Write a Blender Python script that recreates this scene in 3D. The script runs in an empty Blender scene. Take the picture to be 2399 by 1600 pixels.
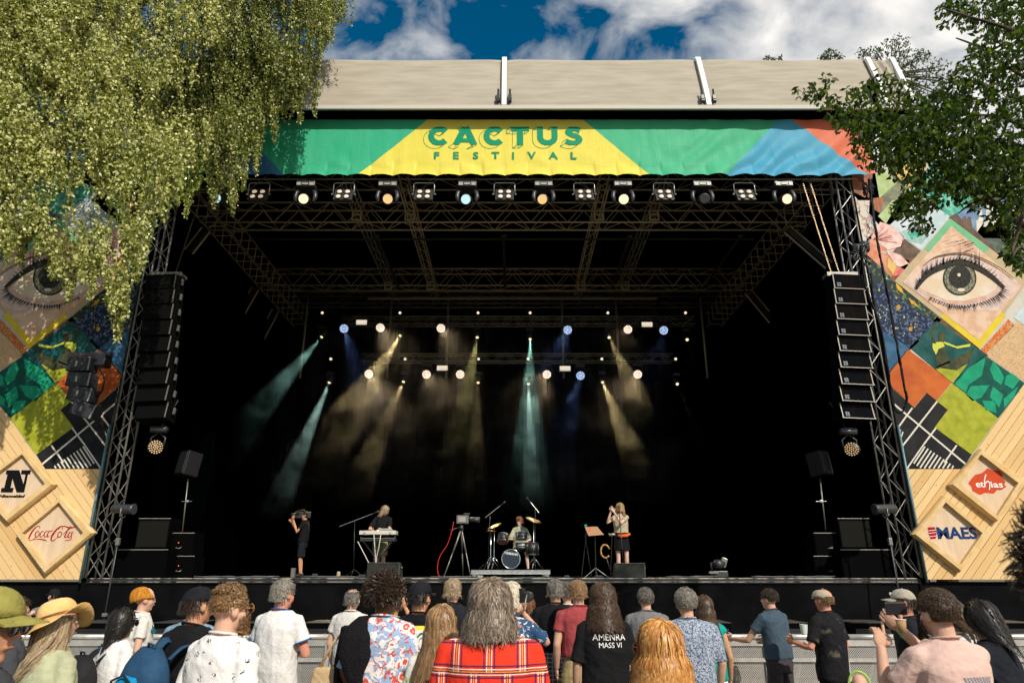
import bpy, bmesh, math, random
import numpy as np
from mathutils import Vector, Matrix, noise
from mathutils.bvhtree import BVHTree
R = math.radians
random.seed(11)
rng = np.random.default_rng(11)
S = bpy.context.scene
COL = S.collection
# ------------------------------------------------------------------ camera
CAM = Vector((0.19, 0.0, 1.82)); PITCH = R(18.8); F = 1600.0
cd = bpy.data.cameras.new('camera'); cam = bpy.data.objects.new('camera', cd); COL.objects.link(cam)
cam.location = CAM; cam.rotation_euler = (math.pi / 2 + PITCH, 0, 0)
cd.sensor_width = 36; cd.lens = 36 * F / 2399; cd.clip_end = 2000; cd.clip_start = 0.05
cd.dof.use_dof = True; cd.dof.focus_distance = 14; cd.dof.aperture_fstop = 4.5
S.camera = cam
# ------------------------------------------------------------------ sun, sky, exposure
SUN_EL, SUN_AZ = R(38), R(152)          # azimuth clockwise from +Y: sun behind the camera's right shoulder
sd = Vector((math.sin(SUN_AZ) * math.cos(SUN_EL), math.cos(SUN_AZ) * math.cos(SUN_EL), math.sin(SUN_EL)))
sl = bpy.data.lights.new('sun', 'SUN'); sl.energy = 4.6; sl.angle = R(0.5); sl.color = (1, 0.93, 0.82)
so = bpy.data.objects.new('sun', sl); COL.objects.link(so); so.rotation_euler = sd.to_track_quat('Z', 'Y').to_euler()
so.location = (10, -10, 30)
W = bpy.data.worlds.new('World'); S.world = W; W.use_nodes = True
def build_sky():
    nt = W.node_tree; N = nt.nodes; L = nt.links
    for n in list(N): N.remove(n)
    out = N.new('ShaderNodeOutputWorld'); bg = N.new('ShaderNodeBackground')
    sky = N.new('ShaderNodeTexSky'); sky.sky_type = 'NISHITA'; sky.sun_disc = False
    sky.sun_elevation = SUN_EL; sky.sun_rotation = SUN_AZ; sky.air_density = 1.0; sky.dust_density = 0.3; sky.ozone_density = 3
    tc = N.new('ShaderNodeTexCoord'); sep = N.new('ShaderNodeSeparateXYZ'); L.new(tc.outputs['Generated'], sep.inputs[0])
    # clear sky, deepened to the polarised blue of the photograph
    hs = N.new('ShaderNodeHueSaturation'); hs.inputs['Saturation'].default_value = 1.45; hs.inputs['Value'].default_value = 1.12; hs.inputs['Hue'].default_value = 0.485
    L.new(sky.outputs[0], hs.inputs['Color'])
    # flatten direction on a cloud layer
    mp = N.new('ShaderNodeMapping'); mp.inputs['Scale'].default_value = (1.0, 1.0, 1.5); mp.inputs['Location'].default_value = (5.5, 2.1, 0.9)
    L.new(tc.outputs['Generated'], mp.inputs[0])
    n1 = N.new('ShaderNodeTexNoise'); n1.inputs['Scale'].default_value = 10.0; n1.inputs['Detail'].default_value = 9; n1.inputs['Roughness'].default_value = 0.52; n1.inputs['Distortion'].default_value = 0.35
    L.new(mp.outputs[0], n1.inputs['Vector'])
    # more cloud towards +X (right)
    def mr(src, f0, f1, t1):
        n_ = N.new('ShaderNodeMapRange'); n_.inputs['From Min'].default_value = f0; n_.inputs['From Max'].default_value = f1; n_.inputs['To Max'].default_value = t1; L.new(src, n_.inputs['Value']); return n_.outputs[0]
    a1 = N.new('ShaderNodeMath'); L.new(mr(sep.outputs['X'], 0.06, 0.42, 0.30), a1.inputs[0]); L.new(mr(sep.outputs['X'], -0.20, -0.5, 0.10), a1.inputs[1])
    m = N.new('ShaderNodeMath'); L.new(a1.outputs[0], m.inputs[0]); L.new(n1.outputs['Fac'], m.inputs[1])
    rp = N.new('ShaderNodeValToRGB'); rp.color_ramp.elements[0].position = 0.45; rp.color_ramp.elements[1].position = 0.86
    rp.color_ramp.interpolation = 'LINEAR'
    L.new(m.outputs[0], rp.inputs[0])
    n2 = N.new('ShaderNodeTexNoise'); n2.inputs['Scale'].default_value = 9; n2.inputs['Detail'].default_value = 6; L.new(mp.outputs[0], n2.inputs['Vector'])
    cr = N.new('ShaderNodeMapRange'); cr.inputs['To Min'].default_value = 0.72; cr.inputs['To Max'].default_value = 1.12; L.new(n2.outputs['Fac'], cr.inputs['Value'])
    cc = N.new('ShaderNodeMix'); cc.data_type = 'RGBA'; cc.blend_type = 'MULTIPLY'; cc.inputs['Factor'].default_value = 1
    cc.inputs['A'].default_value = (15.0, 14.5, 13.8, 1); L.new(cr.outputs[0], cc.inputs['B'])
    mx = N.new('ShaderNodeMix'); mx.data_type = 'RGBA'; L.new(rp.outputs[0], mx.inputs['Factor']); L.new(hs.outputs[0], mx.inputs['A']); L.new(cc.outputs['Result'], mx.inputs['B'])
    L.new(mx.outputs['Result'], bg.inputs['Color']); bg.inputs['Strength'].default_value = 0.075
    L.new(bg.outputs[0], out.inputs['Surface'])
build_sky()
S.view_settings.view_transform = 'Standard'; S.view_settings.look = 'None'; S.view_settings.exposure = 0.0; S.view_settings.gamma = 1
S.view_settings.use_curve_mapping = False
S.render.engine = 'CYCLES'
cy = S.cycles
cy.use_denoising = True
try: cy.denoiser = 'OPENIMAGEDENOISE'
except Exception: pass
cy.max_bounces = 5; cy.diffuse_bounces = 3; cy.glossy_bounces = 3; cy.transmission_bounces = 3; cy.transparent_max_bounces = 8; cy.volume_bounces = 0
cy.volume_step_rate = 1.0; cy.volume_max_steps = 96
cy.sample_clamp_indirect = 6; cy.use_light_tree = True
cy.caustics_reflective = False; cy.caustics_refractive = False
# ------------------------------------------------------------------ geometry helpers
def P(u, v, Y, X=None):
    """the world point at depth Y seen at photo pixel (u, v): used to take measurements off the photograph"""
    a = (u - 1199.5) / F; b = (800 - v) / F
    d = Vector((a, math.cos(PITCH) - b * math.sin(PITCH), math.sin(PITCH) + b * math.cos(PITCH)))
    t = Y / d.y
    return CAM + d * t
def link(name, me, parent=None, **kw):
    o = bpy.data.objects.new(name, me); COL.objects.link(o)
    if parent is not None: o.parent = parent
    for k, v in kw.items(): o[k] = v
    return o
def thing(name, label, category, loc=(0, 0, 0), rz=0, group=None):
    o = bpy.data.objects.new(name, None); COL.objects.link(o); o.location = loc; o.rotation_euler = (0, 0, rz)
    o.empty_display_size = 0.1
    tag(o, label, category, group); return o
def tag(o, label, category, group=None, kind=None):
    if label: o['label'] = label
    if category: o['category'] = category
    if group: o['group'] = group
    if kind: o['kind'] = kind
    return o
def copy_tree(o, parent=None, level=0):
    c = o.copy(); COL.objects.link(c); c.parent = parent
    for ch in o.children: copy_tree(ch, c, level + 1)
    return c
class MB:
    """collects shapes and links them as one mesh"""
    def __init__(s): s.v = []; s.f = []; s.m = []; s.cur = 0
    def add(s, vs, fs):
        b = len(s.v); s.v += [tuple(p) for p in vs]; s.f += [tuple(b + i for i in f) for f in fs]; s.m += [s.cur] * len(fs); return s
    def box(s, c, d, rot=None, taper=1.0):
        hx, hy, hz = d[0] / 2, d[1] / 2, d[2] / 2; c = Vector(c); vs = []
        for z in (-hz, hz):
            k = taper if z > 0 else 1
            for x, y in ((-hx, -hy), (hx, -hy), (hx, hy), (-hx, hy)):
                p = Vector((x * k, y * k, z)); p = rot @ p if rot is not None else p; vs.append(c + p)
        return s.add(vs, [(0, 3, 2, 1), (4, 5, 6, 7), (0, 1, 5, 4), (1, 2, 6, 5), (2, 3, 7, 6), (3, 0, 4, 7)])
    def bbox(s, c, d, bev=0.01, rot=None):
        """box with chamfered edges"""
        hx, hy, hz = d[0] / 2, d[1] / 2, d[2] / 2; b = min(bev, hx * .9, hy * .9, hz * .9); c = Vector(c); vs = []; 
        bm = bmesh.new(); bmesh.ops.create_cube(bm, size=1); bmesh.ops.scale(bm, vec=d, verts=bm.verts)
        bmesh.ops.bevel(bm, geom=bm.edges[:], offset=b, segments=2, affect='EDGES', profile=0.5)
        bm.verts.ensure_lookup_table()
        for v in bm.verts:
            p = v.co.copy(); p = rot @ p if rot is not None else p; vs.append(c + p)
        fs = [[v.index for v in f.verts] for f in bm.faces]; bm.free()
        return s.add(vs, fs)
    def tube(s, pts, r, n=8, cap=True, closed=False):
        pts = [Vector(p) for p in pts]; rs = r if hasattr(r, '__len__') else [r] * len(pts)
        m = len(pts); vs = []; up = None
        for i, p in enumerate(pts):
            if closed: t = pts[(i + 1) % m] - pts[i - 1]
            else: t = pts[min(i + 1, m - 1)] - pts[max(i - 1, 0)]
            if t.length < 1e-9: t = Vector((0, 0, 1))
            t.normalize()
            if up is None: up = t.orthogonal().normalized()
            up = (up - t * up.dot(t)); up = up.normalized() if up.length > 1e-6 else t.orthogonal().normalized()
            sd_ = t.cross(up)
            for k in range(n):
                a = 2 * math.pi * k / n; vs.append(p + (up * math.cos(a) + sd_ * math.sin(a)) * rs[i])
        fs = []
        for i in range(m if closed else m - 1):
            j = (i + 1) % m
            for k in range(n): fs.append((i * n + k, i * n + (k + 1) % n, j * n + (k + 1) % n, j * n + k))
        if cap and not closed: fs.append(tuple(range(n - 1, -1, -1))); fs.append(tuple((m - 1) * n + k for k in range(n)))
        return s.add(vs, fs)
    def rod(s, a, b, r, n=6): return s.tube([a, b], r, n)
    def cyl(s, c, axis, r, h, n=20, r2=None):
        axis = Vector(axis).normalized(); c = Vector(c); return s.tube([c - axis * h / 2, c + axis * h / 2], [r, r if r2 is None else r2], n)
    def ell(s, c, rad, rot=None, nu=16, nv=10):
        c = Vector(c); vs = [];  fs = []
        for i in range(1, nv):
            th = math.pi * i / nv
            for k in range(nu):
                ph = 2 * math.pi * k / nu
                p = Vector((rad[0] * math.sin(th) * math.cos(ph), rad[1] * math.sin(th) * math.sin(ph), rad[2] * math.cos(th)))
                vs.append(c + (rot @ p if rot is not None else p))
        tp = Vector((0, 0, rad[2])); bt = Vector((0, 0, -rad[2]))
        vs.append(c + (rot @ tp if rot is not None else tp)); vs.append(c + (rot @ bt if rot is not None else bt))
        T = len(vs) - 2; B = T + 1
        for i in range(nv - 2):
            for k in range(nu):
                a = i * nu + k; b = i * nu + (k + 1) % nu; fs.append((a, a + nu, b + nu, b))
        for k in range(nu): fs.append((T, k, (k + 1) % nu)); fs.append((B, (nv - 2) * nu + (k + 1) % nu, (nv - 2) * nu + k))
        return s.add(vs, fs)
    def prism(s, poly, y0, y1):
        """polygon in XZ given as (x, z), between two depths"""
        n = len(poly); vs = [(p[0], y0, p[1]) for p in poly] + [(p[0], y1, p[1]) for p in poly]
        fs = [tuple(range(n)), tuple(range(2 * n - 1, n - 1, -1))]
        for i in range(n): j = (i + 1) % n; fs.append((i, i + n, j + n, j))
        return s.add(vs, fs)
    def loft(s, rings, cap=True):
        n = len(rings[0]); vs = [p for r_ in rings for p in r_]; fs = []
        for i in range(len(rings) - 1):
            for k in range(n): fs.append((i * n + k, i * n + (k + 1) % n, (i + 1) * n + (k + 1) % n, (i + 1) * n + k))
        if cap: fs.append(tuple(range(n - 1, -1, -1))); fs.append(tuple((len(rings) - 1) * n + k for k in range(n)))
        return s.add(vs, fs)
    def mesh(s, name, mats, smooth=False):
        me = bpy.data.meshes.new(name); me.from_pydata([tuple(v) for v in s.v], [], s.f)
        for m in (mats if isinstance(mats, (list, tuple)) else [mats]): me.materials.append(m)
        if any(s.m): me.polygons.foreach_set('material_index', s.m)
        if smooth: me.polygons.foreach_set('use_smooth', [True] * len(me.polygons))
        me.update(); return me
    def build(s, name, mats, parent=None, smooth=False, **kw):
        return link(name, s.mesh(name, mats, smooth), parent, **kw)
def np_mesh(name, V, Fq, mat, attr=None, smooth=False):
    """fast mesh from numpy: V (n,3), Fq (m,k)"""
    me = bpy.data.meshes.new(name); n, m, k = len(V), len(Fq), Fq.shape[1]
    me.vertices.add(n); me.vertices.foreach_set('co', np.asarray(V, dtype=np.float32).ravel())
    me.loops.add(m * k); me.loops.foreach_set('vertex_index', np.asarray(Fq, dtype=np.int32).ravel())
    me.polygons.add(m); me.polygons.foreach_set('loop_start', np.arange(0, m * k, k, dtype=np.int32))
    if smooth: me.polygons.foreach_set('use_smooth', np.ones(m, dtype=bool))
    me.update(calc_edges=True)
    if attr is not None:
        a = me.attributes.new('rnd', 'FLOAT', 'POINT'); a.data.foreach_set('value', np.asarray(attr, dtype=np.float32))
    me.materials.append(mat); me.validate(); return me
# ------------------------------------------------------------------ materials
MATS = {}
def mat(name, col, rough=0.6, metal=0.0, col2=None, scale=8, detail=4, bump=0.0, bscale=None, emit=None, estr=1.0, spec=None, stretch=None, sheen=0, ramp=(0.35, 0.65), trans=0):
    if name in MATS: return MATS[name]
    m = bpy.data.materials.new(name); m.use_nodes = True; nt = m.node_tree; N = nt.nodes; L = nt.links
    b = N['Principled BSDF']; b.inputs['Base Color'].default_value = (*col, 1); b.inputs['Roughness'].default_value = rough; b.inputs['Metallic'].default_value = metal
    if spec is None and rough >= 0.5 and metal < .2: spec = 0.10
    if spec is not None: b.inputs['Specular IOR Level'].default_value = spec
    if sheen: b.inputs['Sheen Weight'].default_value = sheen
    if emit: b.inputs['Emission Color'].default_value = (*emit, 1); b.inputs['Emission Strength'].default_value = estr
    if col2 is not None or bump:
        tc = N.new('ShaderNodeTexCoord'); src = tc.outputs['Object']
        if stretch:
            mp = N.new('ShaderNodeMapping'); mp.inputs['Scale'].default_value = stretch; L.new(src, mp.inputs[0]); src = mp.outputs[0]
        if col2 is not None:
            n = N.new('ShaderNodeTexNoise'); n.inputs['Scale'].default_value = scale; n.inputs['Detail'].default_value = detail; L.new(src, n.inputs['Vector'])
            r_ = N.new('ShaderNodeValToRGB'); r_.color_ramp.elements[0].position = ramp[0]; r_.color_ramp.elements[1].position = ramp[1]
            r_.color_ramp.elements[0].color = (*col, 1); r_.color_ramp.elements[1].color = (*col2, 1); L.new(n.outputs['Fac'], r_.inputs[0]); L.new(r_.outputs[0], b.inputs['Base Color'])
        if bump:
            n = N.new('ShaderNodeTexNoise'); n.inputs['Scale'].default_value = bscale or scale; n.inputs['Detail'].default_value = 5; L.new(src, n.inputs['Vector'])
            bp = N.new('ShaderNodeBump'); bp.inputs['Strength'].default_value = bump; bp.inputs['Distance'].default_value = 0.02; L.new(n.outputs['Fac'], bp.inputs['Height']); L.new(bp.outputs[0], b.inputs['Normal'])
    MATS[name] = m; return m
def node_mat(name, fn, rough=0.7, metal=0):
    """material whose base colour is the socket returned by fn(nodes, links, coord_socket)"""
    if name in MATS: return MATS[name]
    m = bpy.data.materials.new(name); m.use_nodes = True; N = m.node_tree.nodes; L = m.node_tree.links; b = N['Principled BSDF']
    b.inputs['Roughness'].default_value = rough; b.inputs['Metallic'].default_value = metal; b.inputs['Specular IOR Level'].default_value = 0.10
    tc = N.new('ShaderNodeTexCoord'); L.new(fn(N, L, tc.outputs['Object']), b.inputs['Base Color']); MATS[name] = m; return m
def nmath(N, L, op, a, b=None, c=None):
    n = N.new('ShaderNodeMath'); n.operation = op
    for i, x in enumerate((a, b, c)):
        if x is None: continue
        if isinstance(x, (int, float)): n.inputs[i].default_value = x
        else: L.new(x, n.inputs[i])
    return n.outputs[0]
def nmix(N, L, f, a, b):
    n = N.new('ShaderNodeMix'); n.data_type = 'RGBA'
    for k, x in (('Factor', f), ('A', a), ('B', b)):
        if isinstance(x, tuple): n.inputs[k].default_value = (*x, 1)
        elif isinstance(x, (int, float)): n.inputs[k].default_value = x
        else: L.new(x, n.inputs[k])
    return n.outputs['Result']
def text_mesh(body, size, bold=0.0, spacing=1.0, shear=0.0, extrude=0.0015):
    cu = bpy.data.curves.new('lettering', 'FONT'); cu.body = body; cu.size = size; cu.offset = bold; cu.space_character = spacing; cu.shear = shear
    cu.extrude = extrude; cu.align_x = 'CENTER'; cu.resolution_u = 3
    o = bpy.data.objects.new('lettering', cu); COL.objects.link(o)
    dg = bpy.context.evaluated_depsgraph_get(); me = bpy.data.meshes.new_from_object(o.evaluated_get(dg)); bpy.data.objects.remove(o)
    me.name = 'lettering'; return me
def catmull(pts, n=6):
    out = []; P_ = [pts[0]] + list(pts) + [pts[-1]]
    for i in range(1, len(P_) - 2):
        p0, p1, p2, p3 = [np.array(q, float) for q in P_[i - 1:i + 3]]
        for k in range(n):
            t = k / n; out.append(0.5 * ((2 * p1) + (-p0 + p2) * t + (2 * p0 - 5 * p1 + 4 * p2 - p3) * t * t + (-p0 + 3 * p1 - 3 * p2 + p3) * t ** 3))
    out.append(np.array(pts[-1], float)); return [tuple(p) for p in out]
def ribbon(pts, w):
    """2-D stroke -> list of quads (each 4 xy points); w number or list"""
    P_ = [np.array(p, float) for p in pts]; ws = list(w) if hasattr(w, '__len__') else [w] * len(P_)
    keep = [0] + [i for i in range(1, len(P_)) if np.linalg.norm(P_[i] - P_[i - 1]) > 1e-6]; P_ = [P_[i] for i in keep]; ws = [ws[i] for i in keep]; n = len(P_)
    Lf, Rt = [], []
    for i in range(n):
        d0 = P_[i] - P_[max(i - 1, 0)]; d1 = P_[min(i + 1, n - 1)] - P_[i]
        d0 = d0 / (np.linalg.norm(d0) or 1); d1 = d1 / (np.linalg.norm(d1) or 1); t = d0 + d1
        if np.linalg.norm(t) < 1e-6: t = d1
        t /= np.linalg.norm(t); nn = np.array([-t[1], t[0]]); k = 1 / max(0.5, abs(np.dot(nn, np.array([-(d1 if i < n - 1 else d0)[1], (d1 if i < n - 1 else d0)[0]]))))
        Lf.append(P_[i] + nn * ws[i] / 2 * k); Rt.append(P_[i] - nn * ws[i] / 2 * k)
    return Lf, Rt
M_black = mat('black_drape', (0.0004, 0.0004, 0.0005), 0.95, spec=0.0)
M_skirt = mat('black_skirt_cloth', (0.0025, 0.0025, 0.003), 0.6, col2=(0.006, 0.006, 0.007), scale=1.5, bump=0.6, bscale=2.2, spec=0.03)
M_deck = mat('stage_floor', (0.008, 0.008, 0.008), 0.45, spec=0.3)
M_alu = mat('aluminium', (0.62, 0.60, 0.56), 0.38, 0.75, col2=(0.45, 0.44, 0.42), scale=14)
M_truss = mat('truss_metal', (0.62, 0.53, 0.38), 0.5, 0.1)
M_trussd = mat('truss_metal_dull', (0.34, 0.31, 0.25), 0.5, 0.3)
M_steel = mat('dark_steel', (0.05, 0.05, 0.05), 0.4, 0.6)
M_blk = mat('black_plastic', (0.010, 0.010, 0.011), 0.45)
M_blkm = mat('black_paint_metal', (0.03, 0.031, 0.034), 0.4, spec=0.6)
M_chrome = mat('chrome', (0.8, 0.8, 0.78), 0.15, 1.0)
M_cable = mat('cable_rubber', (0.008, 0.008, 0.008), 0.5)
M_chain = mat('chain_steel', (0.19, 0.14, 0.085), 0.45, 0.8)
M_canvas = mat('roof_canvas', (0.33, 0.295, 0.235), 0.75, col2=(0.40, 0.36, 0.29), scale=3, detail=8, bump=0.28, bscale=3, stretch=(0.35, 1, 2.2))
M_white = mat('white_rib', (0.80, 0.79, 0.76), 0.4)
M_fascia = mat('fascia_white', (0.52, 0.49, 0.43), 0.6)
M_tower = mat('tower_metal', (0.30, 0.29, 0.26), 0.45, 0.5, col2=(0.18, 0.17, 0.16), scale=3)
M_wood_side = mat('crate_pine', (0.70, 0.50, 0.26), 0.55, col2=(0.60, 0.40, 0.17), scale=5, detail=8, bump=0.15, stretch=(1, 1, 1))
def wood(N, L, co):
    oi = N.new('ShaderNodeObjectInfo')
    wv = N.new('ShaderNodeTexNoise'); mp = N.new('ShaderNodeMapping'); mp.inputs['Scale'].default_value = (38, 38, 1.6)
    ad = N.new('ShaderNodeVectorMath'); ad.operation = 'ADD'; L.new(co, ad.inputs[0])
    cm = N.new('ShaderNodeCombineXYZ'); L.new(nmath(N, L, 'MULTIPLY', oi.outputs['Random'], 37.0), cm.inputs[0]); L.new(nmath(N, L, 'MULTIPLY', oi.outputs['Random'], 91.0), cm.inputs[2]); L.new(cm.outputs[0], ad.inputs[1])
    L.new(ad.outputs[0], mp.inputs[0]); L.new(mp.outputs[0], wv.inputs['Vector']); wv.inputs['Scale'].default_value = 1; wv.inputs['Detail'].default_value = 5
    base = nmix(N, L, nmath(N, L, 'MULTIPLY', wv.outputs['Fac'], 1.0), (0.76, 0.55, 0.29), (0.65, 0.43, 0.19))
    tint = nmix(N, L, nmath(N, L, 'POWER', oi.outputs['Random'], 3.0), base, (0.60, 0.37, 0.15))
    vo = N.new('ShaderNodeTexVoronoi'); vo.inputs['Scale'].default_value = 4.5; vo.inputs['Randomness'].default_value = 1; L.new(ad.outputs[0], vo.inputs['Vector'])
    kn = N.new('ShaderNodeMapRange'); kn.inputs['From Min'].default_value = 0.055; kn.inputs['From Max'].default_value = 0.085; kn.inputs['To Min'].default_value = 1; kn.inputs['To Max'].default_value = 0; L.new(vo.outputs['Distance'], kn.inputs['Value'])
    return nmix(N, L, nmath(N, L, 'MULTIPLY', kn.outputs[0], 0.8), tint, (0.20, 0.09, 0.025))
M_plank = node_mat('pine_plank', wood, 0.6)
M_ply = mat('crate_board', (0.60, 0.44, 0.29), 0.55, col2=(0.68, 0.52, 0.36), scale=2.5, detail=7, bump=0.1, stretch=(3, 1, 0.5))
M_lens_warm = mat('lens_warm', (.1, .08, .05), 0.3, emit=(1.0, 0.62, 0.24), estr=0.95)
M_lens_hot = mat('lens_hot', (.1, .08, .05), 0.3, emit=(1.0, 0.74, 0.42), estr=1.5)
M_lens_cool = mat('lens_cool', (.05, .08, .08), 0.3, emit=(0.60, 0.92, 0.92), estr=1.0)
M_lens_off = mat('lens_off', (0.05, 0.05, 0.06), 0.1, spec=1)
M_blinder = mat('blinder_lens', (0.5, 0.45, 0.38), 0.25, emit=(1.0, 0.76, 0.50), estr=0.48)  # unlit lamps: faint glow stands in for daylight caught by the reflectors
M_led_warm = mat('led_warm', (1, .8, .7), 0.3, emit=(1.0, 0.78, 0.62), estr=2.6)
M_led_blue = mat('led_blue', (.6, .7, 1), 0.3, emit=(0.50, 0.66, 1.0), estr=1.9)
M_dot = mat('dot_lens', (1, .8, .6), 0.3, emit=(1.0, 0.80, 0.55), estr=1.1)
M_strobe = mat('strobe_face', (.8, .75, .65), 0.4, emit=(1.0, 0.85, 0.65), estr=0.8)
# ================================================================== setting: ground
g = MB(); g.box((0, 60, -0.05), (600, 600, 0.1)); gr = g.build('ground', mat('trodden_ground', (0.18, 0.15, 0.10), 0.9, col2=(0.11, 0.095, 0.06), scale=0.8, bump=0.4)); gr['kind'] = 'structure'
YF = 16.3; ZD = 1.74
# ================================================================== stage platform
st = thing('stage_platform', 'black stage platform with cloth skirt and pale metal front edge', 'stage', (0, YF, 0))
def child(mb, name, mats, par, smooth=False, **kw):
    o = mb.build(name, mats, par, smooth, **kw)
    o.matrix_parent_inverse = Matrix.Identity(4)
    inv = (Matrix.Translation(par.location) @ par.rotation_euler.to_matrix().to_4x4()).inverted()
    o.matrix_parent_inverse = inv
    return o
b = MB(); b.box((0, YF + 6.1, ZD - 0.06), (18.8, 12.2, 0.12)); child(b, 'deck', M_deck, st)
# skirt: hanging cloth with folds
V = []; nx = 260
for i in range(nx):
    x = -14.2 + 28.4 * i / (nx - 1)
    for k, z in enumerate((1.66, 1.2, 0.6, 0.02)):
        V.append((x, YF + 0.03 + 0.02 * k + 0.025 * math.sin(x * 5.3 + k) * k / 3 + 0.03 * noise.noise(Vector((x * 1.3, k * .4, 0))), z))
Fq = [(i * 4 + k, i * 4 + k + 1, i * 4 + k + 5, i * 4 + k + 4) for i in range(nx - 1) for k in range(3)]
b = MB(); b.add(V, Fq); child(b, 'skirt', M_skirt, st, True)
M_edge = mat('worn_edge_metal', (0.55, 0.51, 0.44), 0.5, 0.3, col2=(0.05, 0.05, 0.045), scale=2.6, ramp=(0.42, 0.60), stretch=(2, 1, 1))
for dz, hh in ((-0.010, 0.016), (-0.082, 0.010)): b = MB(); b.box((0, YF - 0.012, ZD + dz), (18.6, 0.024, hh)); child(b, 'edge_rail', M_edge, st)
b = MB(); b.box((0, YF, ZD - 0.047), (18.6, 0.012, 0.05)); child(b, 'edge_web', M_steel, st)
# ================================================================== black drapes closing the stage house
def drape(name, label, a, b_, z0, z1, folds):
    a, b_ = Vector(a), Vector(b_); d = b_ - a; n = int(d.length * 6); nn = Vector((-d.y, d.x, 0)).normalized(); V = []
    for i in range(n + 1):
        p = a + d * i / n; o_ = nn * 0.06 * math.sin(i * 1.9) * folds
        V += [(p.x + o_.x, p.y + o_.y, z0), (p.x + o_.x, p.y + o_.y, z1)]
    m = MB(); m.add(V, [(2 * i, 2 * i + 2, 2 * i + 3, 2 * i + 1) for i in range(n)])
    o = m.build(name, M_black); tag(o, label, 'drape'); return o
drape('stage_backdrop', 'wide black cloth closing the back of the stage behind the band', (-10, 28.2, 0), (10, 28.2, 0), 0.0, 13.5, 1)
drape('side_drape', 'black cloth closing the stage on the side of the hanging birch branches', (-9.95, 17.0, 0), (-9.95, 28.3, 0), 0.0, 13.5, 1)
drape('side_drape', 'black cloth closing the stage on the side of the broad leafed tree', (9.95, 28.3, 0), (9.95, 17.0, 0), 0.0, 13.5, 1)
# ================================================================== roof
roof = thing('stage_roof', 'curved beige canvas roof with white ribs and pale lower edge', 'roof', (0, 15.5, 13.5))
RY0, RY1 = 15.6, 16.1
zb = P(1180, 250, RY0).z; zt = P(1180, 139, RY1).z
ribs = [P(718, 137, RY1).x, P(1182, 137, RY1).x, P(1634, 137, RY1).x, P(2030, 137, RY1).x]
ribs = [-P(2030, 137, RY1).x + 0.1 - 1.1] + ribs
ribs[0] = ribs[1] - (ribs[4] - ribs[3])
endx = P(2086, 137, RY1).x
def roofpt(x, t, sag=0.0):
    """t 0..1 over the visible front face, 1..3 over the top to the back"""
    if t <= 1: return (x, RY0 + (RY1 - RY0) * (t ** 1.15), zb + (zt - zb) * t - sag * t)
    s_ = (t - 1) / 2; return (x, RY1 + s_ * 13.0, zt - sag * (1 - s_) - 0.9 * (s_ * 2 - 0.55) ** 2 + 0.27)
def canvas(xa, xb, wr=0.0):
    nx, ny = 46, 26; V = []
    for j in range(ny + 1):
        t = j / 18 if j <= 18 else 1 + (j - 18) / (ny - 18) * 2
        for i in range(nx + 1):
            u = i / nx; x = xa + (xb - xa) * u
            sag = 0.05 * math.sin(math.pi * u)
            p = Vector(roofpt(x, t, sag))
            w = noise.noise(Vector((x * 0.55, t * 7.0, 3.3))) * 0.006 + noise.noise(Vector((x * 0.9 + 5, t * 16.0, 1.3))) * 0.004
            if wr: w += wr * math.sin((u * 3.2 + t * 1.1) * 5) * 0.6 + wr * noise.noise(Vector((x * 3, t * 3, 0)))
            edge = min(u, 1 - u); w -= 0.07 * math.exp(-edge * 26)
            p.y -= w; V.append(p)
    F_ = [(j * (nx + 1) + i, j * (nx + 1) + i + 1, (j + 1) * (nx + 1) + i + 1, (j + 1) * (nx + 1) + i) for j in range(ny) for i in range(nx)]
    m = MB(); m.add(V, F_); child(m, 'canvas_panel', M_canvas, roof, True)
for a, b_ in zip(ribs, ribs[1:]): canvas(a + 0.05, b_ - 0.05)
canvas(ribs[-1] + 0.06, endx - 0.04, 0.05); canvas(-endx + 0.04, ribs[0] - 0.06, 0.03)
for i, x in enumerate(ribs + [endx, -endx]):
    m = MB(); w = 0.066
    for t0, t1 in [(k / 8 * 1.0, (k + 1) / 8 * 1.0) for k in range(8)] + [(1, 2), (2, 3)]:
        a, b_ = Vector(roofpt(x, t0)), Vector(roofpt(x, t1)); d = (b_ - a); n_ = Vector((0, -d.z, d.y)).normalized()
        if n_.z < 0 and n_.y > 0: n_ = -n_
        vs = []
        for p in (a, b_):
            for sx, sn in ((-w, -0.02), (w, -0.02), (w, 0.07), (-w, 0.07)): vs.append(p + Vector((sx, 0, 0)) + (n_ if n_.y < 0 or n_.z > 0 else -n_) * sn)
        m.add(vs, [(0, 1, 5, 4), (1, 2, 6, 5), (2, 3, 7, 6), (3, 0, 4, 7), (0, 3, 2, 1), (4, 5, 6, 7)])
    child(m, 'rib', M_white, roof)
    if i in (1, 2, 3):
        for sx in (-1, 1):
            m = MB(); p = Vector(roofpt(x + sx * 0.16, 0.10)); m.bbox(p + Vector((0, -0.06, 0.06)), (0.10, 0.12, 0.14), 0.01); m.cyl(p + Vector((0, -0.08, -0.06)), (1, 0, 0), 0.06, 0.08, 12); m.rod(p + Vector((0, -0.05, 0.1)), p + Vector((0, -0.05, 0.35)), 0.03)
            child(m, 'bracket', M_steel, roof)
m = MB(); m.box((0, RY0 - 0.03, zb - 0.06), (2 * endx, 0.07, 0.12)); child(m, 'fascia', M_fascia, roof)
m = MB(); m.box((0, RY0 + 0.30, zb - 0.10), (2 * endx, 0.56, 0.02)); child(m, 'soffit', M_black, roof)  # black sheet, the shade of the gap under the fascia put into its colour
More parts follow.
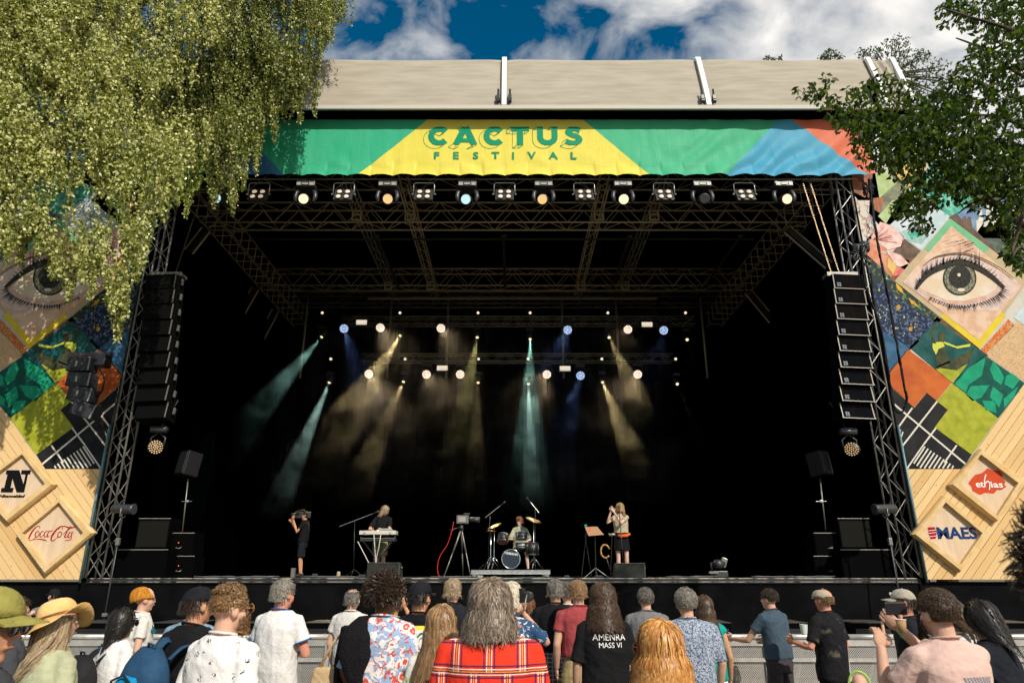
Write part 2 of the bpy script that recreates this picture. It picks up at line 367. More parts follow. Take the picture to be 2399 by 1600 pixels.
m = MB(); m.box((0, 22.4, 13.35), (20.2, 12.4, 0.05)); m.box((0, 28.6, 14.5), (20.4, 0.06, 2.4)); m.box((-10.15, 22, 14.0), (0.06, 13, 1.5)); m.box((10.15, 22, 14.0), (0.06, 13, 1.5)); child(m, 'lining', M_black, roof)
m = MB(); m.box((0, 16.35, 13.9), (20.2, 0.05, 1.4)); child(m, 'front_lining', M_black, roof)
# ================================================================== banner
YB = 15.95; bz1 = P(1180, 281, YB).z; bz0 = P(1180, 412, YB).z; bx = P(2050, 414, YB).x
def bdisp(x, z):
    h = (z - bz0)
    seg = 0.605; ph = (x / seg) % 1.0
    sc = math.exp(-h * 5.5) * (abs(math.sin(math.pi * ph)) ** 0.7)
    w = 0.055 * sc
    w += 0.014 * math.exp(-abs(h - .30) * 3.0) * math.sin((x * 4.4 + h * 6.5 * (1 if int(x / seg) % 2 else -1)) + 1.3 * noise.noise(Vector((x, h * 2, 1))))
    w += 0.006 * noise.noise(Vector((x * 4.5, h * 0.8, 4))) + 0.0015 * math.sin(x * 11 + noise.noise(Vector((x * 2, 0, 0))) * 3)
    e = max(0.0, min(1.0, (x - 4.2) / 2.0)); w += e * 0.045 * math.sin((x * 1.15 - h * 1.55) * 5.2 + noise.noise(Vector((x * 1.1, h, 2))) * 2.2) * (0.35 + 0.65 * min(1, max(0, 1.35 - h)))
    e = max(0.0, min(1.0, (-x - 5.2) / 2.0)); w += e * 0.03 * math.sin((x + h) * 6)
    return w
ban = thing('stage_banner', 'long printed festival banner in green, yellow, blue and red under the roof edge', 'banner', (0, YB, bz0))
nx, ny = 620, 56; V = []
for j in range(ny + 1):
    for i in range(nx + 1):
        x = -bx + 2 * bx * i / nx; z = bz0 + (bz1 - bz0) * j / ny
        if j == 0: z += 0.03 * abs(math.sin(math.pi * ((x / 0.605) % 1.0)))
        V.append((x, YB - bdisp(x, z), z))
Fq = np.array([(j * (nx + 1) + i, j * (nx + 1) + i + 1, (j + 1) * (nx + 1) + i + 1, (j + 1) * (nx + 1) + i) for j in range(ny) for i in range(nx)])
def bxz(u, v): p = P(u, v, YB); return p.x, p.z
BL = dict(ab=((1002, 281), (841, 409)), bc=((1366, 281), (1523, 412)), cd=((1824, 281), (1700, 412)), de=((1855, 281), (2038, 414)))
def ban_col(N, L, co):
    sep = N.new('ShaderNodeSeparateXYZ'); L.new(co, sep.inputs[0]); X, Z = sep.outputs[0], sep.outputs[2]
    def side(p, q):            # 1 where point is right of the line p->q (p top, q bottom)
        (x0, z0), (x1, z1) = bxz(*p), bxz(*q); k = (x1 - x0) / (z1 - z0)
        return nmath(N, L, 'GREATER_THAN', nmath(N, L, 'SUBTRACT', X, nmath(N, L, 'MULTIPLY_ADD', Z, k, x0 - k * z0)), 0.0)
    def mside(p, q):           # the mirrored line
        (x0, z0), (x1, z1) = bxz(*p), bxz(*q); x0, x1 = -x0, -x1; k = (x1 - x0) / (z1 - z0)
        return nmath(N, L, 'GREATER_THAN', nmath(N, L, 'SUBTRACT', X, nmath(N, L, 'MULTIPLY_ADD', Z, k, x0 - k * z0)), 0.0)
    G, Y_, B_, R_ = (0.012, 0.36, 0.19), (0.68, 0.59, 0.07), (0.045, 0.30, 0.46), (0.60, 0.13, 0.06)
    B2 = (0.02, 0.14, 0.34)
    c = nmix(N, L, mside(*BL['de']), R_, B2)
    c = nmix(N, L, mside(*BL['cd']), c, G)
    c = nmix(N, L, side(*BL['ab']), c, Y_)
    c = nmix(N, L, side(*BL['bc']), c, (0.03, 0.38, 0.19))
    c = nmix(N, L, side(*BL['cd']), c, B_)
    c = nmix(N, L, side(*BL['de']), c, R_)
    n = N.new('ShaderNodeTexNoise'); n.inputs['Scale'].default_value = 1.2; n.inputs['Detail'].default_value = 6; L.new(co, n.inputs['Vector'])
    m = N.new('ShaderNodeMapRange'); m.inputs['To Min'].default_value = 0.0; m.inputs['To Max'].default_value = 0.07; L.new(n.outputs['Fac'], m.inputs['Value'])
    return nmix(N, L, m.outputs[0], c, (0.9, 0.9, 0.8))
M_ban = node_mat('banner_print', ban_col, 0.5)
def crease_bump(m, sx, sz, st_=0.25):
    nt = m.node_tree; N = nt.nodes; L = nt.links; b = N['Principled BSDF']; tc = N.new('ShaderNodeTexCoord')
    mp = N.new('ShaderNodeMapping'); mp.inputs['Scale'].default_value = (sx, 0, sz); L.new(tc.outputs['Object'], mp.inputs[0])
    v = N.new('ShaderNodeTexVoronoi'); v.feature = 'DISTANCE_TO_EDGE'; v.inputs['Randomness'].default_value = 0.25; L.new(mp.outputs[0], v.inputs['Vector']); v.inputs['Scale'].default_value = 1
    r_ = N.new('ShaderNodeMapRange'); r_.inputs['From Max'].default_value = 0.05; L.new(v.outputs['Distance'], r_.inputs['Value'])
    n = N.new('ShaderNodeTexNoise'); n.inputs['Scale'].default_value = 3; n.inputs['Detail'].default_value = 8; L.new(mp.outputs[0], n.inputs['Vector'])
    ad = nmath(N, L, 'ADD', nmath(N, L, 'MULTIPLY', r_.outputs[0], -0.25), n.outputs['Fac'])
    bp = N.new('ShaderNodeBump'); bp.inputs['Strength'].default_value = st_; bp.inputs['Distance'].default_value = 0.03; L.new(ad, bp.inputs['Height']); L.new(bp.outputs[0], b.inputs['Normal'])
crease_bump(M_ban, 2.6, 1.6, 0.25)
me = np_mesh('banner_cloth', np.array([tuple(v) for v in V]), Fq, M_ban, smooth=True)
o = link('cloth', me, ban); o.matrix_parent_inverse = Matrix.Translation(ban.location).inverted()
# lettering
M_let = mat('banner_green_ink', (0.008, 0.25, 0.13), 0.55)
def arc(cx, cy, rx, ry, a0, a1, n=14): return [(cx + rx * math.cos(R(a0 + (a1 - a0) * i / n)), cy + ry * math.sin(R(a0 + (a1 - a0) * i / n))) for i in range(n + 1)]
def letter_strokes(ch):
    """unit-height strokes; (points, width)"""
    if ch == 'C': return [(arc(0.58, 0.5, 0.42, 0.38, 42, 318, 22), 0.27)], 1.06
    if ch == 'A': return [([(0.14, 0.0), (0.56, 1.0)], 0.27), ([(1.0, 0.0), (0.58, 1.0)], 0.27), ([(0.34, 0.26), (0.80, 0.26)], 0.19)], 1.14
    if ch == 'T': return [([(0.0, 0.885), (1.0, 0.885)], 0.23), ([(0.5, 0.9), (0.5, 0.0)], 0.30)], 1.0
    if ch == 'U': return [([(0.14, 1.0), (0.14, 0.42)] + arc(0.53, 0.42, 0.39, 0.29, 180, 360, 12) + [(0.92, 0.42), (0.92, 1.0)], 0.28)], 1.06
    if ch == 'S': return [(catmull([(0.86, 0.80), (0.62, 0.885), (0.38, 0.86), (0.26, 0.71), (0.42, 0.57), (0.70, 0.46), (0.82, 0.29), (0.66, 0.14), (0.40, 0.115), (0.14, 0.21)], 4), 0.25)], 1.0
def put_letter(ch, u0, u1, v0, v1):
    strokes, wd = letter_strokes(ch)
    m = MB(); x0, z1 = bxz(u0, v0); x1, z0 = bxz(u1, v1); sx = (x1 - x0) / wd; sz = z1 - z0; k = 0
    for pts, w in strokes:
        Lf, Rt = ribbon([(p[0] * sx, p[1] * sz) for p in pts], w * min(sx, sz) * 1.13)
        for i in range(len(Lf) - 1):
            sub = max(1, int(np.linalg.norm(Lf[i + 1] - Lf[i]) / 0.1))
            for q in range(sub):
                t0, t1 = q / sub, (q + 1) / sub; a, b_, c, d = Lf[i] * (1 - t0) + Lf[i + 1] * t0, Rt[i] * (1 - t0) + Rt[i + 1] * t0, Rt[i] * (1 - t1) + Rt[i + 1] * t1, Lf[i] * (1 - t1) + Lf[i + 1] * t1
                vs = []
                for pt in (a, b_, c, d):
                    zz = min(max(pt[1], 0), sz); vs.append((x0 + pt[0], YB - bdisp(x0 + pt[0], z0 + zz) - 0.012 - k * 0.001, z0 + zz))
                m.add(vs, [(0, 1, 2, 3)])
        k += 1
    child(m, 'letter', M_let, ban)
    # thin drop-outline, down and to the left
    m = MB(); dx, dz = -0.125 , -0.095
    def line(pa, pb):
        
        if np.linalg.norm(np.array(pa) - np.array(pb)) < 1e-5: return
        Lf, Rt = ribbon([pa, pb], 0.012); vs = [(x0 + p[0], YB - bdisp(x0 + p[0], z0 + p[1]) - 0.011, z0 + p[1]) for p in (Lf[0], Rt[0], Rt[1], Lf[1])]; m.add(vs, [(0, 1, 2, 3)])
    for pts, w in strokes:
        if ch == 'A' and w < 0.2: continue
        Lf, Rt = ribbon([(p[0] * sx, min(max(p[1], 0), 1) * sz) for p in pts], w * min(sx, sz) * 1.13)
        O = np.array([dx, dz])
        for i in range(len(Lf) - 1):
            line(Rt[i] + O, Rt[i + 1] + O) if ch in 'UA' else line(Lf[i] + O, Lf[i + 1] + O)
            if ch in 'C': line(Rt[i] + O, Rt[i + 1] + O)
            if ch in 'TA': line(Rt[i] + O, Rt[i + 1] + O)
        for e in (0, -1):
            line(Lf[e] + O, Rt[e] + O); line(Lf[e], Lf[e] + O); line(Rt[e], Rt[e] + O)
    child(m, 'letter_outline', M_let, ban)
for ch, a, b_ in (('C', 1004, 1051), ('A', 1062, 1118), ('C', 1133, 1181), ('T', 1197, 1240), ('U', 1259, 1306), ('S', 1318, 1367)): put_letter(ch, a, b_, 298, 341)
for ch, c in zip('FESTIVAL', (1022, 1067.5, 1114, 1160.5, 1202, 1245.5, 1296, 1343)):
    me = text_mesh(ch, 1.0, 0.035); x, z0 = bxz(c, 374); z1 = bxz(c, 357.3)[1]
    co = np.array([v.co for v in me.vertices]); h = co[:, 1].max() - co[:, 1].min(); k = (z1 - z0) / h
    for v in me.vertices: v.co = Vector((x + v.co.x * k * 1.12, YB - bdisp(x, (z0 + z1) / 2) - 0.012 - v.co.z, z0 + (v.co.y - co[:, 1].min()) * k))
    me.materials.append(M_let); o = link('letter', me, ban); o.matrix_parent_inverse = Matrix.Translation(ban.location).inverted()
# ================================================================== trusses
def lattice(mb, A, B, uax, wax, w, h, pitch, rb, faces=('t', 'b', 'l', 'r')):
    A, B = Vector(A), Vector(B); d = B - A; n = max(2, int(round(d.length / pitch)))
    def pt(i, su, sw): return A + d * (i / n) + uax * su * h / 2 + wax * sw * w / 2
    for i in range(n):
        s_ = 1 if i % 2 else -1
        if 'b' in faces: mb.rod(pt(i, -1, s_), pt(i + 1, -1, -s_), rb, 4)
        if 't' in faces: mb.rod(pt(i, 1, s_), pt(i + 1, 1, -s_), rb, 4)
        if 'l' in faces: mb.rod(pt(i, s_, -1), pt(i + 1, -s_, -1), rb, 4)
        if 'r' in faces: mb.rod(pt(i, s_, 1), pt(i + 1, -s_, 1), rb, 4)
def truss(label, A, B, w, h, pitch=0.55, rc=0.025, rb=0.011, mtl=None, uax=(0, 0, 1), faces=('t', 'b', 'l', 'r'), group=None, name='roof_truss', cat='truss'):
    mtl = mtl or M_truss; A, B = Vector(A), Vector(B); d = (B - A).normalized(); uax = Vector(uax).normalized(); wax = d.cross(uax).normalized(); uax = wax.cross(d)
    t = thing(name, label, cat, (A + B) / 2, 0, group)
    for su in (-1, 1):
        for sw in (-1, 1):
            m = MB(); o_ = uax * su * h / 2 + wax * sw * w / 2; m.tube([A + o_, B + o_], rc, 8); child(m, 'chord', mtl, t, True)
    m = MB(); lattice(m, A, B, uax, wax, w, h, pitch, rb, faces); child(m, 'lattice', mtl, t)
    return t
# tower legs flanking the opening
for s_, lb in ((-1, 'tall aluminium lattice tower beside the birch side printed wall'), (1, 'tall aluminium lattice tower beside the other printed wall with hanging cables')):
    truss(lb, (s_ * 9.23, 16.45, ZD), (s_ * 9.23, 16.45, 12.9), 0.36, 0.36, 0.45, 0.026, 0.012, M_tower, uax=(0, 1, 0), group='lattice towers either side of the stage', name='lattice_tower')
# pale blue pole seen along the wall edge
for s_, lb in ((-1, 'thin blue grey pole on the edge of the left printed wall'), (1, 'thin blue grey pole on the edge of the right printed wall')):
    m = MB(); m.rod((s_ * 9.45, 16.15, ZD - 0.1), (s_ * 9.45, 16.15, 5.2), 0.028, 8); o = m.build('wall_pole', mat('pole_blue_grey', (0.12, 0.22, 0.25), 0.5, 0.3), None, True); tag(o, lb, 'pole')
# truss that carries the banner and the front lamps
zf = P(1180, 419, 16.2).z
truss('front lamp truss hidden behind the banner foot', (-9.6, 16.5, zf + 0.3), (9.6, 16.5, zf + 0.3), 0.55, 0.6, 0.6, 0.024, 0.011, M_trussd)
z1 = P(1180, 521, 18.5).z
truss('long roof truss below the front row of lamps', (-9.3, 18.75, z1 + 0.34), (9.15, 18.75, z1 + 0.34), 0.5, 0.68, 0.56, 0.026, 0.012, M_truss, group='long cross trusses under the roof')
z2 = P(1180, 669, 24.0).z
truss('second roof truss halfway back under the roof', (-9.3, 24.25, z2 + 0.35), (9.15, 24.25, z2 + 0.35), 0.5, 0.70, 0.56, 0.026, 0.012, M_truss, group='long cross trusses under the roof')
z3 = P(1180, 709, 26.4).z
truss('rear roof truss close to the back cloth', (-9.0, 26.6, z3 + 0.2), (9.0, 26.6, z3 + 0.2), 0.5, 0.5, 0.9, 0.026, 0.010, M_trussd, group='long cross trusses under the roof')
for s_, lb in ((-1, 'side roof truss running back along the left drape'), (1, 'side roof truss running back along the right drape')):
    t = thing('side_truss', lb, 'truss', (s_ * 8.9, 22, z1 + 0.3))
    m = MB()
    for zz in (0.0, 0.62):
        for dx in (0, 0.62): m.rod((s_ * (9.25 - dx), 16.6, z1 + zz), (s_ * (9.25 - dx), 27.8, z1 + zz), 0.02, 6)
    child(m, 'chord', M_trussd, t)
    m = MB(); y = 16.9
    while y < 27.5:
        for dx in (0, 0.62): m.rod((s_ * (9.25 - dx), y, z1), (s_ * (9.25 - dx), y, z1 + 0.62), 0.016, 5)
        m.rod((s_ * 9.25, y, z1), (s_ * 8.63, y, z1), 0.016, 5); m.rod((s_ * 9.25, y + .3, z1 + .62), (s_ * 8.63, y + .3, z1 + .62), 0.016, 5)
        y += 0.62
    child(m, 'rung', M_truss, t)
# short longitudinal trusses
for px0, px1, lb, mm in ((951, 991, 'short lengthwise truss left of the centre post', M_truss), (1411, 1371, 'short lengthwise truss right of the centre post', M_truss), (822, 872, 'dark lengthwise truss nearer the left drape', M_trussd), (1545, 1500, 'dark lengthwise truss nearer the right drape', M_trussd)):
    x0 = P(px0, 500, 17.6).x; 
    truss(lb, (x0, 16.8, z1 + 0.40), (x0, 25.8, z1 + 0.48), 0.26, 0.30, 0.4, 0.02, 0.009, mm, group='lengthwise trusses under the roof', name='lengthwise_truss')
    t = thing('truss_coupler', lb.replace('truss', 'truss end frame'), 'clamp', (x0, 18.3, z1))
    for Y_ in (18.3, 23.8):
        m = MB(); zc = z1 + (0.12 if Y_ < 20 else 0.2)
        for sx in (-1, 1): m.box((x0 + sx * 0.13, Y_, zc), (0.04, 0.05, 0.34))
        for sz in (-1, 0.2, 1): m.box((x0, Y_, zc + sz * 0.15), (0.25, 0.05, 0.035))
        child(m, 'end_frame', M_truss, t)
# roof posts and cross pipes in the shade
for px in (900, 1181, 1462, 1706):
    x = P(px, 600, 21).x; m = MB(); za = P(px, 553, 19.6).z; m.rod((x, 19.6, za), (x, 24.0, za + 0.15), 0.05, 8); m.cyl((x, 19.6, za), (1, 0, 0), 0.07, 0.22, 12)
    o = m.build('roof_strut', M_steel, None, True); tag(o, {900: 'dim grey roof strut left of the middle', 1181: 'dim grey roof strut on the centre line', 1462: 'dim grey roof strut right of the middle', 1706: 'dim grey roof strut nearest the right side'}[px], 'strut')
m = MB(); z_ = P(1180, 561, 19.8).z; m.rod((-8, 19.8, z_), (8, 19.8, z_), 0.035, 6); o = m.build('cross_pipe', M_steel); tag(o, 'dark cross pipe behind the first long truss', 'pipe')
m = MB(); z_ = P(1180, 700, 25.4).z; m.rod((-5.6, 25.4, z_), (6, 25.4, z_), 0.05, 6); o = m.build('cross_pipe', M_trussd); tag(o, 'grey cross pipe above the rear lamps', 'pipe')
# knee braces from the roof beams down to the legs
def brace(pa, pb, Ya, Yb, lb):
    a, b_ = P(*pa, Ya), P(*pb, Yb); t = thing('knee_brace', lb, 'brace', a, 0, 'slanting braces at the roof corners'); d = (b_ - a).normalized(); sd_ = d.cross(Vector((0, 1, 0))).normalized()
    for k, nm in ((-1, 'flange'), (1, 'flange')):
        m = MB(); o_ = sd_ * 0.15 * k; m.tube([a + o_, b_ + o_], 0.028, 6); child(m, nm, M_truss, t)
    m = MB(); m.tube([a + Vector((0, .02, 0)), b_ + Vector((0, .02, 0))], 0.12, 4); child(m, 'web', M_steel, t)
brace((1845, 538), (1942, 622), 18.8, 18.8, 'slanting brace at the right end of the first long truss')
brace((1752, 682), (1810, 752), 24.2, 24.2, 'slanting brace at the right end of the second truss')
brace((483, 538), (442, 590), 18.8, 18.8, 'slanting brace at the left end of the first long truss')
brace((598, 676), (560, 742), 24.2, 24.2, 'slanting brace at the left end of the second truss')
brace((646, 726), (610, 795), 26.4, 26.4, 'slanting brace in the rear left corner')
# ================================================================== printed side walls with pine planks and crates
YW = 16.22
C_ = lambda r, g, b: (r, g, b)
pm = {}
def pmat(key, c, c2=None, scale=6, ramp=(0.4, 0.6), detail=5): return mat('print_' + key, tuple((x ** 1.10) * .93 for x in c), 0.55, col2=tuple((x ** 1.10) * .93 for x in c2) if c2 else None, scale=scale, ramp=ramp, detail=detail)
PC = dict(
 paper=pmat('paper', (0.62, 0.58, 0.50), (0.55, 0.52, 0.46), 3), map=pmat('map', (0.66, 0.60, 0.52), (0.50, 0.34, 0.26), 9, (0.52, 0.60)),
 sage=pmat('sage', (0.28, 0.30, 0.19), (0.17, 0.17, 0.12), 4), lgreen=pmat('light_green', (0.40, 0.50, 0.20), (0.48, 0.58, 0.33), 4),
 rust=pmat('rust', (0.50, 0.17, 0.08), (0.22, 0.12, 0.08), 7), yell=pmat('warm_yellow', (0.70, 0.48, 0.15), (0.76, 0.55, 0.22), 4),
 teal=pmat('teal', (0.07, 0.38, 0.29), (0.25, 0.58, 0.46), 6, (0.45, 0.6)), ice=pmat('ice', (0.62, 0.68, 0.70), (0.50, 0.60, 0.62), 3),
 skyb=pmat('sky_blue', (0.16, 0.25, 0.40), (0.25, 0.34, 0.48), 4), dgreen=pmat('wood_green', (0.085, 0.12, 0.09), (0.16, 0.19, 0.15), 8),
 castle=pmat('castle', (0.72, 0.70, 0.60), (0.62, 0.60, 0.52), 7), coral=pmat('coral', (0.62, 0.22, 0.12), (0.72, 0.36, 0.24), 4),
 petal=pmat('petal', (0.74, 0.44, 0.38), (0.78, 0.62, 0.56), 6), pink=pmat('pink', (0.66, 0.16, 0.16), (0.70, 0.30, 0.24), 6),
 dbrown=pmat('dark_brown', (0.20, 0.13, 0.09), (0.12, 0.085, 0.06), 5), redb=pmat('red_band', (0.42, 0.10, 0.05), (0.26, 0.06, 0.04), 5),
 beige=pmat('frame_beige', (0.56, 0.44, 0.27), (0.50, 0.40, 0.26), 5), fgreen=pmat('frame_green', (0.17, 0.45, 0.24), (0.20, 0.50, 0.28), 4), fyell=pmat('frame_yellow', (0.74, 0.58, 0.04), (0.68, 0.52, 0.05), 4),
 skin=pmat('skin', (0.66, 0.42, 0.28), (0.74, 0.54, 0.40), 4), skin2=pmat('skin_pale', (0.74, 0.56, 0.46), (0.60, 0.48, 0.44), 5), sclera=pmat('eye_white', (0.74, 0.66, 0.54), (0.70, 0.56, 0.40), 2.2),
 dark=pmat('soft_black', (0.02, 0.018, 0.015), (0.05, 0.045, 0.035), 18), iris=pmat('iris', (0.10, 0.10, 0.06), (0.32, 0.32, 0.22), 22), rim=pmat('lid_rim', (0.72, 0.50, 0.42), (0.62, 0.38, 0.28), 6),
 navy=pmat('navy_bloom', (0.015, 0.03, 0.07), (0.13, 0.17, 0.26), 16, (0.50, 0.62), 8), navyg=pmat('navy_leaf', (0.03, 0.05, 0.05), (0.18, 0.26, 0.10), 11, (0.52, 0.62)), blue=pmat('plain_blue', (0.035, 0.11, 0.21), (0.07, 0.17, 0.28), 4),
 orange=pmat('orange', (0.60, 0.17, 0.04), (0.44, 0.10, 0.03), 3, (0.35, 0.75)), petrol=pmat('petrol', (0.01, 0.085, 0.08), (0.03, 0.13, 0.12), 3), fig=pmat('figure', (0.05, 0.06, 0.03), (0.10, 0.10, 0.05), 7),
 lime=pmat('lime', (0.44, 0.45, 0.055), (0.30, 0.33, 0.03), 5, (0.35, 0.7), 8), leaf=pmat('leaf_green', (0.01, 0.30, 0.16), (0.02, 0.36, 0.21), 4), leafd=pmat('leaf_dark', (0.008, 0.09, 0.07), (0.01, 0.12, 0.09), 4),
 grey=pmat('grid_black', (0.018, 0.019, 0.02), (0.03, 0.03, 0.032), 3), line=pmat('grid_white', (0.70, 0.66, 0.58), None), sand=pmat('sand', (0.66, 0.46, 0.25), (0.50, 0.34, 0.22), 30, (0.5, 0.6), 8), dots=pmat('orange_dots', (0.60, 0.38, 0.16), (0.62, 0.14, 0.03), 24, (0.45, 0.5), 8),
 shirt=pmat('figure_shirt', (0.60, 0.62, 0.10), None), tile=pmat('tile_blue', (0.30, 0.48, 0.44), (0.42, 0.56, 0.52), 8), gold=pmat('gold_leaf', (0.70, 0.42, 0.06), (0.5, 0.3, 0.05), 8))
PK = list(PC); PMATS = [PC[k] for k in PK]
def eye_ring(rx, ry, cx, cy, n=28): return [(cx + rx * math.cos(2 * math.pi * i / n), cy + ry * math.sin(2 * math.pi * i / n)) for i in range(n)]
PATCH = [  # (layer, material, polygon in photo pixels of the right-hand wall)
 (0, 'paper', [(2050, 376), (2560, 376), (2560, 640), (2560, 1099), (2108, 1099), (2040, 700), (1985, 400), (1985, 376)]),
 (1, 'rust', [(1985, 400), (2060, 400), (2062, 470), (2010, 470), (1988, 440)]), (1, 'sage', [(2045, 400), (2095, 405), (2150, 470), (2070, 540), (2035, 500)]),
 (2, 'lgreen', [(2050, 405), (2080, 400), (2100, 430), (2060, 465)]), (2, 'lgreen', [(2108, 470), (2075, 525), (2057, 507), (2090, 470)]),
 (1, 'map', [(1978, 440), (2040, 470), (2078, 525), (2040, 560), (2000, 590), (2003, 570)]), (2, 'rust', [(2045, 465), (2072, 462), (2062, 500), (2048, 492)]),
 (1, 'yell', [(2085, 376), (2170, 376), (2170, 430), (2132, 442), (2100, 420)]), (2, 'yell', [(2110, 400), (2152, 405), (2140, 430), (2130, 444), (2118, 430)]),
 (1, 'teal', [(2132, 440), (2190, 376), (2330, 376), (2290, 470), (2232, 510), (2215, 500)]), (2, 'ice', [(2240, 376), (2330, 376), (2320, 420), (2300, 430)]),
 (2, 'teal', [(2180, 440), (2225, 430), (2240, 480), (2215, 505)]), (1, 'ice', [(2098, 478), (2132, 440), (2218, 500), (2222, 512), (2160, 588), (2066, 518)]),
 (2, 'tile', [(2105, 545), (2150, 528), (2175, 550), (2160, 572), (2120, 562)]), (3, 'teal', [(2125, 545), (2150, 540), (2162, 552), (2135, 562)]),
 (1, 'skyb', [(2232, 510), (2300, 450), (2360, 450), (2370, 560), (2288, 558)]), (1, 'dgreen', [(2285, 560), (2290, 520), (2330, 522), (2350, 500), (2400, 540), (2440, 700), (2400, 660), (2330, 600)]),
 (2, 'dbrown', [(2222, 510), (2240, 500), (2262, 525), (2275, 530), (2345, 600), (2395, 655), (2380, 660), (2320, 598)]), (3, 'dbrown', [(2253, 520), (2256, 508), (2262, 508), (2264, 518), (2268, 508), (2274, 510), (2278, 540), (2262, 540)]),
 (3, 'castle', [(2286, 518), (2291, 516), (2297, 484), (2303, 516), (2309, 520), (2309, 474), (2345, 474), (2345, 520), (2328, 522), (2326, 538), (2298, 530), (2288, 545)]),
 (2, 'sage', [(2360, 540), (2420, 520), (2440, 640), (2380, 600)]),
 (1, 'coral', [(2030, 560), (2052, 540), (2066, 515), (2118, 556), (2112, 580), (2060, 590), (2130, 610), (2126, 640), (2100, 660), (2070, 630), (2030, 600)]),
 (2, 'petal', [(2062, 520), (2090, 530), (2117, 556), (2110, 578), (2080, 586), (2048, 562), (2040, 556)]), (3, 'petal', [(2074, 586), (2110, 598), (2130, 620), (2122, 634), (2096, 620)]), (3, 'pink', [(2128, 618), (2122, 640), (2092, 648), (2108, 626)]), (3, 'yell', [(2080, 605), (2100, 622), (2092, 645), (2078, 625)]),
 (1, 'dbrown', [(2118, 560), (2160, 590), (2128, 622), (2090, 592)]), (2, 'redb', [(2160, 588), (2168, 594), (2098, 660), (2086, 650), (2128, 616)]),
 (1, 'navyg', [(2008, 600), (2032, 598), (2100, 660), (2205, 750), (2185, 770), (2120, 740), (2030, 720), (2018, 650)]), (2, 'navy', [(2022, 672), (2060, 660), (2130, 715), (2195, 760), (2130, 822), (2085, 870), (2068, 890), (2045, 790)]),
 (3, 'blue', [(2030, 740), (2060, 770), (2130, 815), (2085, 872), (2068, 892), (2046, 800)]),
 (3, 'gold', [(2098, 662), (2112, 676), (2118, 690), (2108, 684), (2100, 676)]), (4, 'gold', [(2128, 700), (2142, 706), (2150, 720), (2134, 712)]), (4, 'gold', [(2098, 718), (2106, 714), (2110, 722), (2102, 728)]), (4, 'gold', [(2128, 768), (2137, 766), (2136, 776), (2129, 776)]),
 (1, 'dbrown', [(2196, 742), (2316, 834), (2306, 834), (2186, 752)]),
 (2, 'petrol', [(2130, 814), (2194, 752), (2310, 830), (2232, 898), (2192, 866)]), (3, 'petrol', [(2150, 796), (2194, 752), (2215, 768), (2180, 830)]),
 (4, 'fig', [(2196, 784), (2200, 778), (2210, 779), (2215, 788), (2212, 800), (2204, 802), (2197, 798)]), (4, 'shirt', [(2184, 804), (2208, 800), (2212, 812), (2200, 818), (2192, 832), (2184, 816)]), (4, 'shirt', [(2210, 800), (2240, 812), (2272, 806), (2272, 812), (2242, 817), (2212, 806)]),
 (4, 'fig', [(2184, 804), (2178, 775), (2196, 756), (2200, 760), (2184, 778), (2192, 806)]), (4, 'fig', [(2198, 818), (2212, 812), (2225, 850), (2192, 862), (2192, 832)]), (4, 'fig', [(2190, 860), (2225, 845), (2262, 828), (2282, 812), (2270, 850), (2238, 868)]),
 (4, 'lime', [(2192, 866), (2205, 861), (2240, 868), (2268, 850), (2232, 898)]),
 (3, 'orange', [(2126, 818), (2230, 896), (2194, 939), (2170, 920), (2141, 955), (2069, 889)]),
 (1, 'dots', [(2298, 818), (2362, 748), (2376, 762), (2308, 832)]), (1, 'sand', [(2308, 832), (2376, 760), (2440, 700), (2440, 940), (2399, 894)]), (2, 'ice', [(2375, 745), (2440, 660), (2440, 790)]),
 (2, 'leafd', [(2231, 897), (2306, 832), (2440, 925), (2440, 935), (2399, 900), (2338, 980)]),
 (3, 'leaf', [(2236, 900), (2268, 862), (2308, 838), (2300, 880), (2268, 902), (2262, 920)]), (3, 'leaf', [(2274, 905), (2318, 902), (2300, 930), (2278, 940), (2262, 924)]), (3, 'leaf', [(2326, 845), (2340, 862), (2352, 885), (2345, 902), (2328, 890), (2318, 865)]), (3, 'leaf', [(2356, 880), (2372, 875), (2388, 890), (2372, 912), (2352, 900)]), (3, 'leaf', [(2325, 905), (2350, 925), (2340, 955), (2318, 930)]), (3, 'leaf', [(2300, 938), (2330, 940), (2334, 968), (2308, 960)]), (3, 'leaf', [(2350, 935), (2385, 905), (2375, 930), (2352, 955)]),
 (3, 'lime', [(2230, 898), (2338, 980), (2276, 1065), (2189, 1001), (2220, 960), (2194, 940)]),
 (2, 'grey', [(2067, 890), (2141, 956), (2170, 921), (2220, 960), (2189, 1001), (2276, 1065), (2254, 1099), (2108, 1099), (2085, 1000)]),
 (1, 'grey', [(2062, 880), (2090, 900), (2120, 1099), (2104, 1099)]),
]
def diamond(cx, cy): pass
